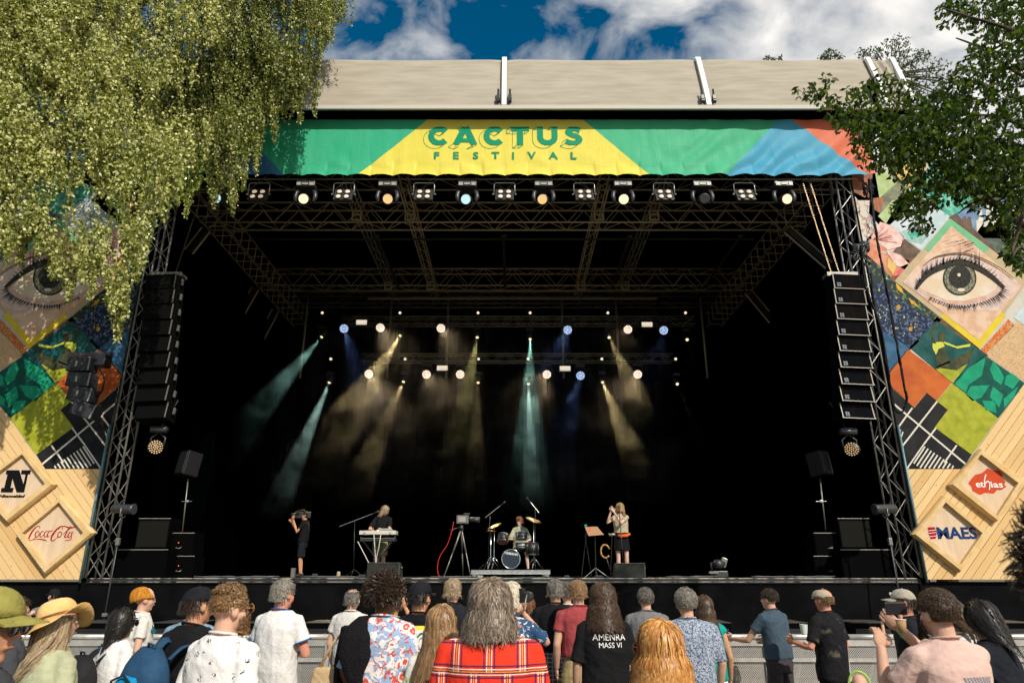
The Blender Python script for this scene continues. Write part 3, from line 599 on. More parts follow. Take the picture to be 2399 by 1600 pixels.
# the eye in its square frame
PATCH += [(4, 'beige', [(2224, 512), (2412, 652), (2294, 818), (2095, 659)]), (5, 'fgreen', [(2224, 512), (2317, 583), (2300, 596), (2228, 543), (2183, 596), (2165, 584)]), (5, 'fyell', [(2201, 742), (2216, 734), (2291, 794), (2342, 731), (2356, 740), (2294, 818)]),
 (6, 'skin', [(2228, 531), (2394, 670), (2291, 797), (2114, 662)]), (7, 'skin2', [(2120, 662), (2170, 615), (2212, 601), (2255, 598), (2300, 612), (2345, 640), (2390, 672), (2370, 695), (2334, 730), (2230, 725), (2160, 695)]),
 (8, 'rim', [(2144, 676), (2176, 640), (2214, 622), (2248, 616), (2290, 630), (2322, 650), (2341, 668), (2338, 684), (2308, 703), (2256, 715), (2214, 713), (2175, 697)]),
 (9, 'sclera', [(2150, 675), (2180, 642), (2214, 626), (2248, 621), (2286, 633), (2316, 652), (2334, 669), (2330, 681), (2304, 695), (2256, 707), (2216, 705), (2178, 690)]),
 (10, 'dark', eye_ring(39.5, 40, 2246, 654)), (11, 'iris', eye_ring(36, 36.5, 2246, 654)), (12, 'dark', eye_ring(26, 26.5, 2246, 651)), (13, 'sclera', eye_ring(4, 4, 2244, 646, 10)), (13, 'sclera', eye_ring(9, 4, 2249, 681, 12))]
up = catmull([(2144, 678), (2160, 655), (2180, 638), (2214, 623), (2248, 616), (2286, 628), (2318, 648), (2350, 676)], 5)
wd = [3 + 12 * math.sin(math.pi * min(1, (i / len(up)) * 0.95 + 0.05)) ** 0.7 for i in range(len(up))]
def stroke_patches(pts, w, key, layer):
    Lf, Rt = ribbon(pts, w); return [(layer, key, [tuple(Lf[i]), tuple(Rt[i]), tuple(Rt[i + 1]), tuple(Lf[i + 1])]) for i in range(len(Lf) - 1)]
PATCH += stroke_patches(up, wd, 'dark', 14)
cr = catmull([(2160, 625), (2185, 606), (2215, 598), (2255, 596), (2298, 608), (2340, 630), (2372, 655)], 4); PATCH += stroke_patches(cr, [1 + 2.2 * math.sin(math.pi * i / len(cr)) for i in range(len(cr))], 'dbrown', 14)
rr = random.Random(4)
for i in range(46):
    t = i / 45; k = int(t * (len(up) - 1)); x, y = up[k]; a = R(118 - 100 * t + rr.uniform(-10, 10)); ln = rr.uniform(8, 24) * (0.6 + 0.8 * math.sin(math.pi * min(1, t * .9 + .1))); dx, dy = math.cos(a) * ln * 0.75, -math.sin(a) * ln
    PATCH.append((15, 'dark', [(x - 2.1, y - 3), (x + 2.1, y - 3), (x + dx, y + dy)]))
for x, y0, y1 in ((2246, 577, 616), (2283, 578, 625), (2291, 585, 628), (2272, 592, 622)): PATCH.append((15, 'dark', [(x - 1.8, y1), (x + 1.8, y1), (x + 0.3, y0)]))
lo = catmull([(2178, 697), (2216, 712), (2256, 716), (2306, 705), (2336, 688), (2345, 676)], 7)
for i in range(40):
    t = i / 39; x, y = lo[int(t * (len(lo) - 1))]; a = R(-110 + 85 * t + rr.uniform(-9, 9)); ln = rr.uniform(10, 30) * (0.35 + 0.8 * t); PATCH.append((15, 'dark', [(x - 2.4, y + 1), (x + 2.4, y + 1), (x + math.cos(a) * ln, y - math.sin(a) * ln)]))
for i in range(26):
    x = 2205 + rr.uniform(0, 60); y = 545 + abs(x - 2228) * .8 + rr.uniform(4, 34); PATCH.append((8, 'rim', [(x, y), (x + 22, y - 7), (x + 23, y - 6), (x, y + 1.3)]))
# white grid lines and stripes on black
def lin(p, q, w, layer=5): return stroke_patches([p, q], w, 'line', layer)
PATCH += lin((2073, 930), (2262, 1088), 4) + lin((2194, 941), (2095, 1068), 4, 6) + lin((2136, 956), (2087, 1024), 4, 6) + lin((2192, 1002), (2163, 1041), 4, 6) + lin((2240, 1043), (2211, 1084), 4, 6) + lin((2163, 1041), (2124, 1097), 3.5, 6)
for i in range(11):
    x = 2166 + i * 7.4; y = 1046 + i * 5.0
    if y > 1094: break
    L_ = min(40, (1097 - y)); PATCH += lin((x, y), (x - L_ * 0.66, y + L_), 3.6, 5)
for i in range(7): PATCH += lin((2082 + i * 5.4, 984 + i * 4.6), (2070 + i * 5.4 + 6, 1000 + i * 4.6 + 3), 2.8, 5)
for i in range(6): PATCH += lin((2098 + i * 6, 1068 + i * 5), (2092 + i * 6 - 4, 1080 + i * 4.6 + 6), 2.8, 5)
# hairline motorway of the map patch, flowery flecks
for i in range(20):
    x, y = rr.uniform(1990, 2055), rr.uniform(470, 560); pts = [(x, y)]
    for k in range(6): pts.append((pts[-1][0] + rr.uniform(-5, 7), pts[-1][1] + rr.uniform(1, 8)))
    PATCH += stroke_patches(catmull(pts, 3), 0.9, rr.choice(['rust', 'skyb', 'dbrown', 'redb']), 4)
for i in range(40):
    x, y = rr.uniform(2040, 2150), rr.uniform(650, 790)
    if y < 640 + (x - 2060) * 0.75: continue
    s_ = rr.uniform(1.2, 2.6); PATCH.append((4, rr.choice(['lgreen', 'ice', 'gold']), [(x, y - s_ * 1.5), (x + s_, y), (x, y + s_ * 1.5), (x - s_, y)]))
for i in range(14):   # petal veins
    t = rr.random(); PATCH += stroke_patches([(2046 + 5 * t, 562), (2070 + 30 * t + rr.uniform(-4, 4), 528 + 44 * t)], 0.9, 'pink', 4)
def printed_wall(s_, label):
    t = thing('printed_wall', label, 'printed wall', (s_ * 11.5, YW, ZD))
    m = MB()
    for layer, key, poly in sorted(PATCH, key=lambda q: q[0]):
        m.cur = PK.index(key); pts = []
        for u, v in poly:
            q = P(u, v, YW); pts.append((s_ * q.x, YW - 0.004 * layer, q.z))
        # keep only what lies on the wall strip
        cl = []
        for i in range(len(pts)):
            p_, q_ = pts[i], pts[(i + 1) % len(pts)]; dp, dq = abs(p_[0]) - 9.46, abs(q_[0]) - 9.46
            if dp >= 0: cl.append(p_)
            if (dp < 0) != (dq < 0): k = dp / (dp - dq); cl.append(tuple(p_[c] + (q_[c] - p_[c]) * k for c in range(3)))
        if len(cl) > 2: m.add(cl, [tuple(range(len(cl)))])
    m.cur = PK.index('dgreen'); q0, q1 = P(1985, 376, YW), P(2560, 1363, YW)
    m.prism([(s_ * 9.48, ZD), (s_ * 14.0, ZD), (s_ * 14.0, q0.z), (s_ * 9.48, q0.z)], YW + 0.02, YW + 0.10)
    child(m, 'print', PMATS, t)
    # diagonal pine planks
    A = P(2254, 1099, YW); B = P(2500, 757, YW); d = np.array([B.x - A.x, B.z - A.z]); d /= np.linalg.norm(d); n = np.array([d[1], -d[0]]); zt_ = A.z; x0, x1, z0 = 9.50, 14.0, ZD - 0.03
    def clip(poly, nx_, nz_, c):
        out = []
        for i in range(len(poly)):
            p, q = poly[i], poly[(i + 1) % len(poly)]; dp, dq = p[0] * nx_ + p[1] * nz_ - c, q[0] * nx_ + q[1] * nz_ - c
            if dp <= 0: out.append(p)
            if (dp < 0) != (dq < 0) and abs(dp - dq) > 1e-9: k = dp / (dp - dq); out.append((p[0] + (q[0] - p[0]) * k, p[1] + (q[1] - p[1]) * k))
        return out
    pw = 0.158; rr2 = random.Random(int(s_) + 9)
    for i in range(-18, 26):
        sa, sb = i * pw + 0.005, (i + 1) * pw - 0.005
        o_ = np.array([A.x, A.z]); q = [tuple(o_ + n * sa - d * 9), tuple(o_ + n * sb - d * 9), tuple(o_ + n * sb + d * 9), tuple(o_ + n * sa + d * 9)]
        q = clip(q, -1, 0, -x0); q = clip(q, 1, 0, x1) if q else q; q = clip(q, 0, -1, -z0) if q else q
        if q and i < 0: q = clip(q, 0, 1, zt_)
        if len(q) < 3: continue
        # cut long boards with one butt joint here and there
        pieces = [q]
        if rr2.random() < 0.45:
            c = float(np.dot(o_, d)) + rr2.uniform(-2.2, 1.8); a1 = clip(q, d[0], d[1], c - 0.003); a2 = clip(q, -d[0], -d[1], -c - 0.003); pieces = [w for w in (a1, a2) if len(w) > 2]
        for pc in pieces:
            cx = sum(p[0] for p in pc) / len(pc); cz = sum(p[1] for p in pc) / len(pc)
            ang = math.atan2(d[0], d[1])   # local Z runs along the board
            m = MB(); dy = rr2.uniform(0, 0.006)
            loc = [((p[0] - cx) * math.cos(ang) - (p[1] - cz) * math.sin(ang), (p[0] - cx) * math.sin(ang) + (p[1] - cz) * math.cos(ang)) for p in pc]
            m.prism(loc, -0.030 - dy, -0.002)
            o = link('plank', m.mesh('plank', M_plank), t)
            mx = Matrix.Translation((s_ * cx, YW, cz)) @ Matrix.Rotation(s_ * ang, 4, 'Y')
            if s_ < 0:
                for v in o.data.vertices: v.co.x *= -1
            o.matrix_parent_inverse = Matrix.Translation(t.location).inverted(); o.matrix_basis = mx
    return t
printed_wall(-1, 'printed collage wall of an eye above pine planks beside the birch')
printed_wall(1, 'printed collage wall of an eye above pine planks beside the broad leafed tree')
M_backing = M_black
def crate(corners, inner, s_, label, pm=M_wood_side, y0=YW - 0.035, depth=0.15):
    """corners / inner: top, right, bottom, left in photo pixels"""
    q = [P(u, v, YW - 0.18) for u, v in corners]; k = [P(u, v, YW - 0.18) for u, v in inner]
    cx = sum(p.x for p in q) / 4; cz = sum(p.z for p in q) / 4; t = thing('crate_sign', label, 'crate sign', (cx, YW, cz))
    for i in range(4):
        j = (i + 1) % 4; m = MB()
        # bevelled outer edge: outer rim sits lower than the inner rim
        o1, o2, i1, i2 = q[i], q[j], k[i], k[j]; yb, yt = y0, y0 - depth; e = 0.06
        m1 = o1 + (i1 - o1) * 0.25; m2 = o2 + (i2 - o2) * 0.25
        vs = [(o1.x, yb, o1.z), (o2.x, yb, o2.z), (o2.x, yt + e, o2.z), (o1.x, yt + e, o1.z), (m1.x, yt, m1.z), (m2.x, yt, m2.z), (i1.x, yt, i1.z), (i2.x, yt, i2.z), (i1.x, yb, i1.z), (i2.x, yb, i2.z)]
        m.add(vs, [(0, 1, 2, 3), (3, 2, 5, 4), (4, 5, 7, 6), (6, 7, 9, 8), (8, 9, 1, 0), (0, 3, 4, 6, 8), (1, 9, 7, 5, 2)])
        child(m, 'frame_board', pm, t)
    m = MB(); m.prism([(p.x, p.z) for p in k], y0 - 0.05, y0 - 0.02); child(m, 'back_board', M_ply, t)
    return t, y0 - 0.05
def put_text(t, body, u0, u1, v0, v1, Yl, mtl, bold=0.03, shear=0, name='lettering', off=0.004, parent=None):
    me = text_mesh(body, 1.0, bold, 1.0, shear); co = np.array([v.co for v in me.vertices]); a, b_ = P(u0, v1, Yl), P(u1, v0, Yl)
    mn, mxx = co.min(0), co.max(0); kx = (b_.x - a.x) / (mxx[0] - mn[0]); kz = (b_.z - a.z) / (mxx[1] - mn[1])
    for v in me.vertices: v.co = Vector((a.x + (v.co.x - mn[0]) * kx, Yl - off - (v.co.z), a.z + (v.co.y - mn[1]) * kz))
    me.materials.append(mtl); o = link(name, me, t); o.matrix_parent_inverse = Matrix.Translation(t.location).inverted(); return o
def put_strokes(t, strokes, fx, Yl, mtl, name='lettering', off=0.004):
    m = MB(); k = 0
    for pts, w in strokes:
        pts = catmull(pts, 5)
        if hasattr(w, '__len__'): ws = list(np.interp(np.linspace(0, 1, len(pts)), np.linspace(0, 1, len(w)), w))
        else: ws = [w] * len(pts)
        Lf, Rt = ribbon(pts, ws)
        for i in range(len(Lf) - 1):
            m.add([(lambda q: (q.x, Yl - off - k * 0.0005, q.z))(P(*fx(*p), Yl)) for p in (Lf[i], Rt[i], Rt[i + 1], Lf[i + 1])], [(0, 1, 2, 3)])
        k += 1
    return child(m, name, mtl, t)
M_inkb = mat('ink_black', (0.006, 0.006, 0.007), 0.5); M_inkr = mat('ink_red', (0.36, 0.012, 0.016), 0.5); M_inkn = mat('ink_navy', (0.012, 0.04, 0.14), 0.5); M_inko = mat('ink_orange_red', (0.58, 0.07, 0.02), 0.5, col2=(0.5, 0.06, 0.02)); M_inkw = mat('ink_white', (0.8, 0.78, 0.74), 0.5)
t, yl = crate([(2213, 1160), (2318, 1246), (2251, 1341), (2139, 1251)], [(2215.5, 1176), (2302, 1248.5), (2251.7, 1322), (2161.8, 1251)], 1, 'wooden crate sign with a red barrel and navy capital lettering')
put_text(t, 'MAES', 2198, 2285, 1234, 1262.5, yl, M_inkn, 0.035)
m = MB(); bar = [(2173, 1235), (2189, 1234), (2194, 1246), (2192, 1261), (2180, 1263), (2175, 1250)]; m.prism([(P(u, v, yl).x, P(u, v, yl).z) for u, v in bar], yl - 0.006, yl - 0.001); child(m, 'barrel_mark', M_inkr, t)
for v in (1242, 1248, 1256): put_strokes(t, [([(2173, v + 1), (2192, v - 1)], 1.2)], lambda a, b: (a, b), yl, M_inkw, 'barrel_hoop', 0.009)
t, yl = crate([(2301, 1050), (2412, 1129), (2338, 1222), (2226, 1135)], [(2298.5, 1064), (2386, 1131), (2337, 1208), (2250.5, 1132)], 1, 'wooden crate sign with white lettering on a torn orange red patch')
splash = [(2268, 1132), (2275, 1122), (2284, 1112), (2300, 1108), (2314, 1096), (2325, 1102), (2340, 1101), (2349, 1112), (2347, 1118), (2356, 1128), (2352, 1134), (2357, 1140), (2345, 1148), (2336, 1147), (2328, 1156), (2308, 1154), (2296, 1159), (2288, 1155), (2278, 1150), (2276, 1140)]
m = MB(); m.prism([(P(u, v, yl).x, P(u, v, yl).z) for u, v in splash], yl - 0.005, yl - 0.001); child(m, 'paint_patch', M_inko, t)
put_text(t, 'et', 2287, 2303, 1128, 1141.5, yl, M_inkw, 0.018, off=0.008); put_text(t, 'ias', 2322, 2347, 1128, 1142, yl, M_inkw, 0.018, off=0.008)
put_strokes(t, [([(2309, 1111), (2306, 1125), (2307, 1141)], [3, 2.5, 2.5]), ([(2307, 1133), (2313, 1127), (2318, 1132), (2318, 1141), (2317, 1147)], 2.4)], lambda a, b: (a, b), yl, M_inkw, off=0.009)
k5 = lambda a, b: (a / 4.75, 1050 + b / 4.75)
t, yl = crate([k5(250, 25), k5(605, 400), k5(70, 825), k5(-330, 400)], [k5(245, 65), k5(500, 395), k5(75, 740), k5(-200, 400)], -1, 'wooden crate sign with a heavy black slanted N over small lettering')
N_poly = [(75, 243), (215, 243), (262, 400), (285, 290), (232, 290), (243, 243), (348, 243), (335, 290), (312, 290), (270, 490), (185, 490), (140, 335), (118, 440), (152, 440), (140, 490), (8, 490), (18, 440), (48, 440), (85, 290), (64, 290)]
m = MB(); m.prism([(P(*k5(*p), yl).x, P(*k5(*p), yl).z) for p in N_poly], yl - 0.006, yl - 0.001); child(m, 'letter', M_inkb, t)
put_text(t, 'Nieuwsblad', *[f / 4.75 for f in (-12, 285)], 1050 + 514 / 4.75, 1050 + 548 / 4.75, yl, M_inkb, 0.05, 0.25)
t, yl = crate([k5(670, 520), k5(1045, 940), k5(490, 1400), k5(160, 955)], [k5(655, 600), k5(925, 940), k5(508, 1320), k5(243, 945)], -1, 'wooden crate sign with dark red swirling script lettering')
cc = [([(445, 892), (440, 866), (415, 868), (370, 910), (332, 975), (322, 1015), (342, 1026), (375, 1008), (400, 975)], [5, 8, 9, 17, 19, 14, 9, 6, 4]),
 ([(345, 1022), (400, 1008), (450, 1010), (500, 1020), (528, 1030)], [3, 6, 12, 16, 2]),
 ([(425, 920), (403, 935), (392, 968), (402, 985), (425, 975), (438, 940), (428, 920)], [8, 10, 12, 9, 8, 9, 7]),
 ([(487, 935), (475, 920), (455, 940), (446, 975), (460, 985), (485, 962)], [6, 7, 11, 12, 8, 4]),
 ([(535, 922), (512, 925), (492, 960), (498, 985), (520, 972), (540, 928)], [7, 8, 12, 9, 6, 6]), ([(552, 908), (530, 965), (532, 985), (555, 968)], [8, 11, 10, 3]),
 ([(548, 928), (590, 912)], 7), ([(690, 905), (698, 872), (675, 868), (630, 905), (585, 965), (570, 1010), (588, 1028), (620, 1010), (650, 975)], [5, 8, 9, 17, 20, 15, 10, 6, 4]),
 ([(650, 905), (680, 872), (720, 866), (770, 880), (812, 880), (850, 862)], [3, 6, 9, 14, 12, 2]),
 ([(672, 925), (650, 945), (645, 978), (660, 987), (680, 972), (688, 940), (672, 925)], [8, 10, 12, 9, 8, 9, 7]),
 ([(700, 960), (730, 930), (775, 895), (795, 872), (770, 885), (735, 950), (720, 982), (738, 988), (755, 970)], [3, 5, 6, 8, 10, 13, 12, 8, 3]),
 ([(800, 935), (780, 935), (760, 965), (762, 990), (785, 978), (805, 940)], [7, 8, 12, 9, 6, 6]), ([(815, 925), (795, 970), (796, 1000), (770, 1020), (720, 1022)], [8, 11, 9, 6, 3])]
put_strokes(t, cc, lambda a, b: k5(a, b), yl, M_inkr)
# ================================================================== front lamps
def blinder(px, pos):
    x = P(px, 450, 16.15).x; z = P(px, 429, 16.15).z; t = thing('four_lamp_blinder', 'black four lamp blinder, ' + pos, 'stage lamp', (x, 16.15, z), 0, 'four lamp blinders along the front truss')
    T = Matrix.Translation(t.location); w = 0.25
    m = MB(); m.tube([(-w - .03, 0, -0.36), (-w - .03, 0, -0.04), (-w + .02, 0, 0.0), (w - .02, 0, 0.0), (w + .03, 0, -0.04), (w + .03, 0, -0.36)], 0.014, 6); o = m.build('yoke', M_alu, t, True)
    rot = Matrix.Rotation(R(-24), 3, 'X')
    m = MB(); m.bbox((0, 0.05, -0.36), (2 * w, 0.12, 0.50), 0.012, rot); m.build('housing', M_blkm, t)
    m = MB(); m.box(rot @ Vector((0, -0.03, 0.17)) + Vector((0, .05, -.36)), (2 * w - .04, 0.02, 0.10), rot); m.build('top_plate', M_alu, t)
    for sx in (-1, 1):
        m = MB(); m.cyl((sx * (w + .05), 0.02, -0.34), (1, 0, 0), 0.022, 0.05, 8); m.build('knob', M_alu, t)
        for sz in (-1, 1):
            c = Vector((0, .05, -.36)) + rot @ Vector((sx * 0.108, -0.07, -0.055 + sz * 0.108)); ax = rot @ Vector((0, -1, 0))
            m = MB(); m.cyl(c + ax * .005, ax, 0.085, 0.03, 20); m.build('bezel', M_blk, t)
            m = MB(); m.cyl(c + ax * .03, ax, 0.07, 0.025, 20, 0.055); m.build('lens', M_blinder, t, True)
    m = MB(); m.rod((0, 0, 0), (0, 0.1, 0.2), 0.02, 6); m.build('hook_clamp', M_steel, t)
for px, pos in ((606, 'partly behind the lowest birch twigs'), (805, 'second from the birch side, under the green cloth'), (993, 'just left of the C of the banner lettering'), (1182, 'under the middle of the banner lettering'), (1369, 'under the S of the banner lettering'), (1556, 'under the right green field of the banner'), (1745, 'nearest the right end under the blue field')): blinder(px, pos)
def moving_head(px, lensm, aim, pos):
    x = P(px, 440, 16.15).x; z = P(px, 430, 16.15).z; t = thing('moving_head_lamp', pos, 'stage lamp', (x, 16.15, z), 0, 'moving head lamps along the front truss')
    m = MB(); m.bbox((0, 0.05, -0.10), (0.50, 0.36, 0.18), 0.02, Matrix.Rotation(R(-10), 3, 'X')); m.build('base', M_blkm, t)
    m = MB(); m.box((0.0, -0.15, -0.10), (0.16, 0.012, 0.05)); m.box((-0.17, -0.15, -0.10), (0.11, 0.012, 0.09)); m.box((0.17, -0.15, -0.10), (0.11, 0.012, 0.09)); m.build('display', mat('lamp_label_grey', (0.35, 0.32, 0.28), 0.4), t)
    for sx in (-1, 1):
        m = MB(); pts = [(sx * 0.17, 0.03, -0.20), (sx * 0.25, 0.0, -0.29), (sx * 0.27, -0.02, -0.42), (sx * 0.23, -0.03, -0.60)]; m.tube(pts, [0.045, 0.06, 0.065, 0.045], 8); m.build('yoke_arm', M_blkm, t, True)
    c = Vector((0, -0.02, -0.52)); d = Vector(aim).normalized()
    m = MB(); m.tube([c - d * 0.22, c - d * 0.17, c, c + d * 0.14, c + d * 0.2], [0.08, 0.13, 0.145, 0.12, 0.145], 16); m.build('head', M_blkm, t, True)
    m = MB(); m.tube([c + d * 0.195, c + d * 0.215], [0.128, 0.12], 24); m.build('lens', lensm, t)
    m = MB(); m.rod((0, 0.1, 0), (0, 0.2, 0.2), 0.025, 6); m.build('clamp', M_steel, t)
    return t, c + d * 0.25 + t.location, d
MH = [(522, M_lens_cool, (-.15, -1, -.35), 'moving head lamp shining white among the lowest birch twigs'),
 (718, M_lens_hot, (.12, -1, -.42), 'moving head lamp shining warm white, first clear of the birch'),
 (909, M_lens_warm, (.3, -1, -.45), 'moving head lamp glowing pale amber left of the leftmost lengthwise truss'),
 (1095, M_lens_cool, (-.12, -1, -.5), 'moving head lamp with a blue white beam breaking over the truss'),
 (1273, M_lens_warm, (-.25, -1, -.5), 'moving head lamp glowing dull amber right of the middle blinder'),
 (1458, M_lens_hot, (-.1, -1, -.5), 'moving head lamp glowing bright amber left of the sixth blinder'),
 (1643, M_lens_off, (-.05, -1, -.4), 'only moving head lamp that is switched off'),
 (1833, M_lens_hot, (-.05, -1, -.45), 'moving head lamp shining warm white at the right end of the row')]
lamps = []
for px, lm, aim, pos in MH:
    _t, c, d = moving_head(px, lm, aim, pos)
    if lm is not M_lens_off:
        # the lamp's own light, thrown towards the audience
        ld = bpy.data.lights.new('lamp_beam', 'SPOT'); ld.energy = 260; ld.spot_size = R(70); ld.spot_blend = 0.6; ld.color = (0.8, 0.95, 1) if lm is M_lens_cool else (1, 0.8, 0.5); ld.shadow_soft_size = 0.1
        lo_ = bpy.data.objects.new('lamp_light', ld); COL.objects.link(lo_); lo_.parent = _t; lo_.location = c - _t.location; lo_.rotation_euler = (-d).to_track_quat('Z', 'Y').to_euler()
# ================================================================== rear lamp rows
YR1, YR2 = 24.3, 24.9
zr1 = P(1180, 757, YR1 + .2).z; zr2 = P(1180, 840, YR2 + .2).z
truss('upper rear lamp truss over the two rows of beams', (-6.2, YR1 + .35, zr1 + .12), (7.2, YR1 + .35, zr1 + .12), 0.3, 0.3, 0.5, 0.018, 0.008, M_trussd, group='rear lamp trusses')
truss('lower rear lamp truss in front of the back cloth', (-5.6, YR2 + .35, zr2 + .05), (6.4, YR2 + .35, zr2 + .05), 0.3, 0.3, 0.5, 0.018, 0.008, M_trussd, group='rear lamp trusses')
for i, px in enumerate((722, 918, 1051, 1316, 1442, 1640)):
    a = P(px, 700, 25.6); b_ = P(px, 886, 25.6); m = MB(); m.rod((a.x, 25.6, b_.z), (a.x, 25.6, a.z), 0.045, 8); o = m.build('hanging_pipe', M_trussd, None, True)
    tag(o, ['upright pipe crossed by the upper teal beam', 'upright pipe beside the warm beam of the third column', 'upright pipe left of the middle lamps', 'upright pipe crossed by the small blue beam', 'upright pipe crossed by the pale yellow beam', 'faint upright pipe on the right of the lamp rows'][i], 'pipe', 'upright pipes between the rear lamps')
def spot(pos, target, col, W_, ang, parent, blend=0.35):
    ld = bpy.data.lights.new('beam', 'SPOT'); ld.energy = W_; ld.spot_size = R(ang); ld.spot_blend = blend; ld.color = col; ld.shadow_soft_size = 0.04
    o = bpy.data.objects.new('beam_light', ld); COL.objects.link(o); o.parent = parent; o.location = Vector(pos) - parent.location
    o.rotation_euler = (Vector(pos) - Vector(target)).to_track_quat('Z', 'Y').to_euler(); return o
def aim_dir(a, b_, dy=-0.6):
    q = P(b_[0], b_[1], a.y + dy); return q
def beam_lamp(uv, tgt, col, Wt, ang, Y, label, dy=-1.0, dot=M_lens_hot, r=0.055):
    c = P(*uv, Y); q = aim_dir(c, tgt, dy); d = (q - c).normalized(); t = thing('beam_lamp', label, 'stage lamp', c, 0, 'small beam lamps on the rear trusses')
    m = MB(); m.tube([-d * 0.30, -d * 0.22, -d * 0.02], [0.05, 0.09, 0.075], 12); m.build('head', M_blk, t, True)
    m = MB(); top = Vector((0, 0.05, 0.42))
    for sx in (-1, 1): m.rod((sx * .11, 0.0, -0.02) if False else (sx * .11, 0.05, 0.0), (sx * .11, 0.05, 0.34), 0.014, 5)
    m.box((0, 0.05, 0.38), (0.26, 0.16, 0.10)); m.build('yoke', M_blk, t)
    m = MB(); m.tube([-d * 0.02, d * 0.0], [r, r], 14); m.build('lens', dot, t)
    if Wt: spot(c + d * 0.02, q, col, Wt, ang, t)
    return t
def wash_lamp(uv, tgt, blue, Wt, ang, Y, label, dy=-1.4):
    c = P(*uv, Y); q = aim_dir(c, tgt, dy); d = (q - c).normalized(); f = (CAM - c).normalized(); f = (f + Vector((d.x, d.y, 0)) * 0.35).normalized(); t = thing('wash_lamp', label, 'stage lamp', c, 0, 'round wash lamps on the rear trusses')
    m = MB(); m.tube([-f * 0.24, -f * 0.16, -f * 0.02], [0.08, 0.15, 0.165], 18); m.build('head', M_blk, t, True)
    up = f.orthogonal().normalized(); sd_ = f.cross(up); m = MB()
    for ring, n in ((0, 1), (0.05, 6), (0.10, 12), (0.143, 16)):
        for k in range(n):
            a = 2 * math.pi * (k + .3 * n) / n; p = (up * math.cos(a) + sd_ * math.sin(a)) * ring; m.tube([p - f * .005, p + f * .006], [0.018, 0.016], 6)
    m.build('led_cells', M_led_blue if blue else M_led_warm, t)
    m = MB()
    for sx in (-1, 1): m.tube([(sx * .12, .05, .34), (sx * .2, .03, .22), (sx * .2, 0, .0)], 0.02, 5)
    m.box((0, 0.05, 0.38), (0.34, 0.2, 0.12)); m.build('yoke', M_blk, t)
    if Wt: spot(c + d * 0.05, q, (0.22, 0.38, 0.9) if blue else (1.0, 0.74, 0.42), Wt * (.5 if blue else 1.15), ang * (1 if blue else .72), t, 0.8)
TEAL, PALE, WARM, YEL = (0.42, 0.88, 0.74), (0.60, 0.96, 0.84), (1.0, 0.76, 0.34), (0.95, 0.85, 0.30)
KW = 3.4
BEAMS = [((753, 790), (605, 960), TEAL, 900, 17, 'upper beam lamp throwing a long teal beam to the lower left'), ((771, 897), (655, 1170), PALE, 2600, 13, 'lower beam lamp throwing the brightest teal beam towards the cameraman'),
 ((937, 787), (868, 892), WARM, 2200, 20, 'upper beam lamp throwing a warm beam to the lower left'), ((945, 895), (905, 985), WARM, 1500, 15, 'lower beam lamp with a short warm beam'),
 ((1118, 791), (1092, 930), YEL, 900, 15, 'upper beam lamp left of the middle with a narrow yellow beam'), ((1120, 897), (1116, 1010), WARM, 600, 13, 'lower beam lamp left of the middle with a faint amber beam'),
 ((1242, 795), (1240, 1000), TEAL, 1300, 16, 'upper beam lamp right of the middle with a straight teal beam'), ((1238, 900), (1243, 1080), PALE, 1900, 11, 'lower beam lamp right of the middle with a white beam straight down'),
 ((1427, 791), (1462, 862), WARM, 1600, 15, 'upper beam lamp throwing a pale yellow beam to the lower right'), ((1412, 896), (1440, 962), WARM, 1800, 15, 'lower beam lamp with a short bright puff to the lower right'),
 ((1610, 796), (1624, 830), WARM, 160, 12, 'upper beam lamp at the right end with hardly any beam'), ((1587, 900), (1612, 960), WARM, 100, 10, 'lower beam lamp at the right end with hardly any beam')]
for uv, tg, c, w, a, lb in BEAMS: beam_lamp(uv, tg, c, w * KW * (2.6 if c in (TEAL, PALE) else 1.35), a, YR1 if uv[1] < 850 else YR2, lb)
for i, (row, v, pxs) in enumerate((('upper', 733, (755, 937, 1120, 1242, 1424, 1606)), ('lower', 841, (775, 949, 1121, 1237, 1410, 1583)))):
    for k, px in enumerate(pxs):
        c = P(px, v, YR1 if i == 0 else YR2); t = thing('accent_lamp', 'tiny round lamp in the %s row, %s' % (row, ['above the long teal beam', 'above the warm beam on the left', 'above the narrow yellow beam', 'above the straight teal beam', 'above the pale yellow beam on the right', 'at the far right end'][k]), 'stage lamp', c, 0, 'tiny round lamps above the beam lamps')
        m = MB(); m.cyl((0, 0.08, 0), (0, 1, 0.3), 0.07, 0.15, 10); m.build('head', M_blk, t, True); m = MB(); m.cyl((0, 0, 0), (0, 1, 0.3), 0.052, 0.012, 12); m.build('lens', M_dot, t)
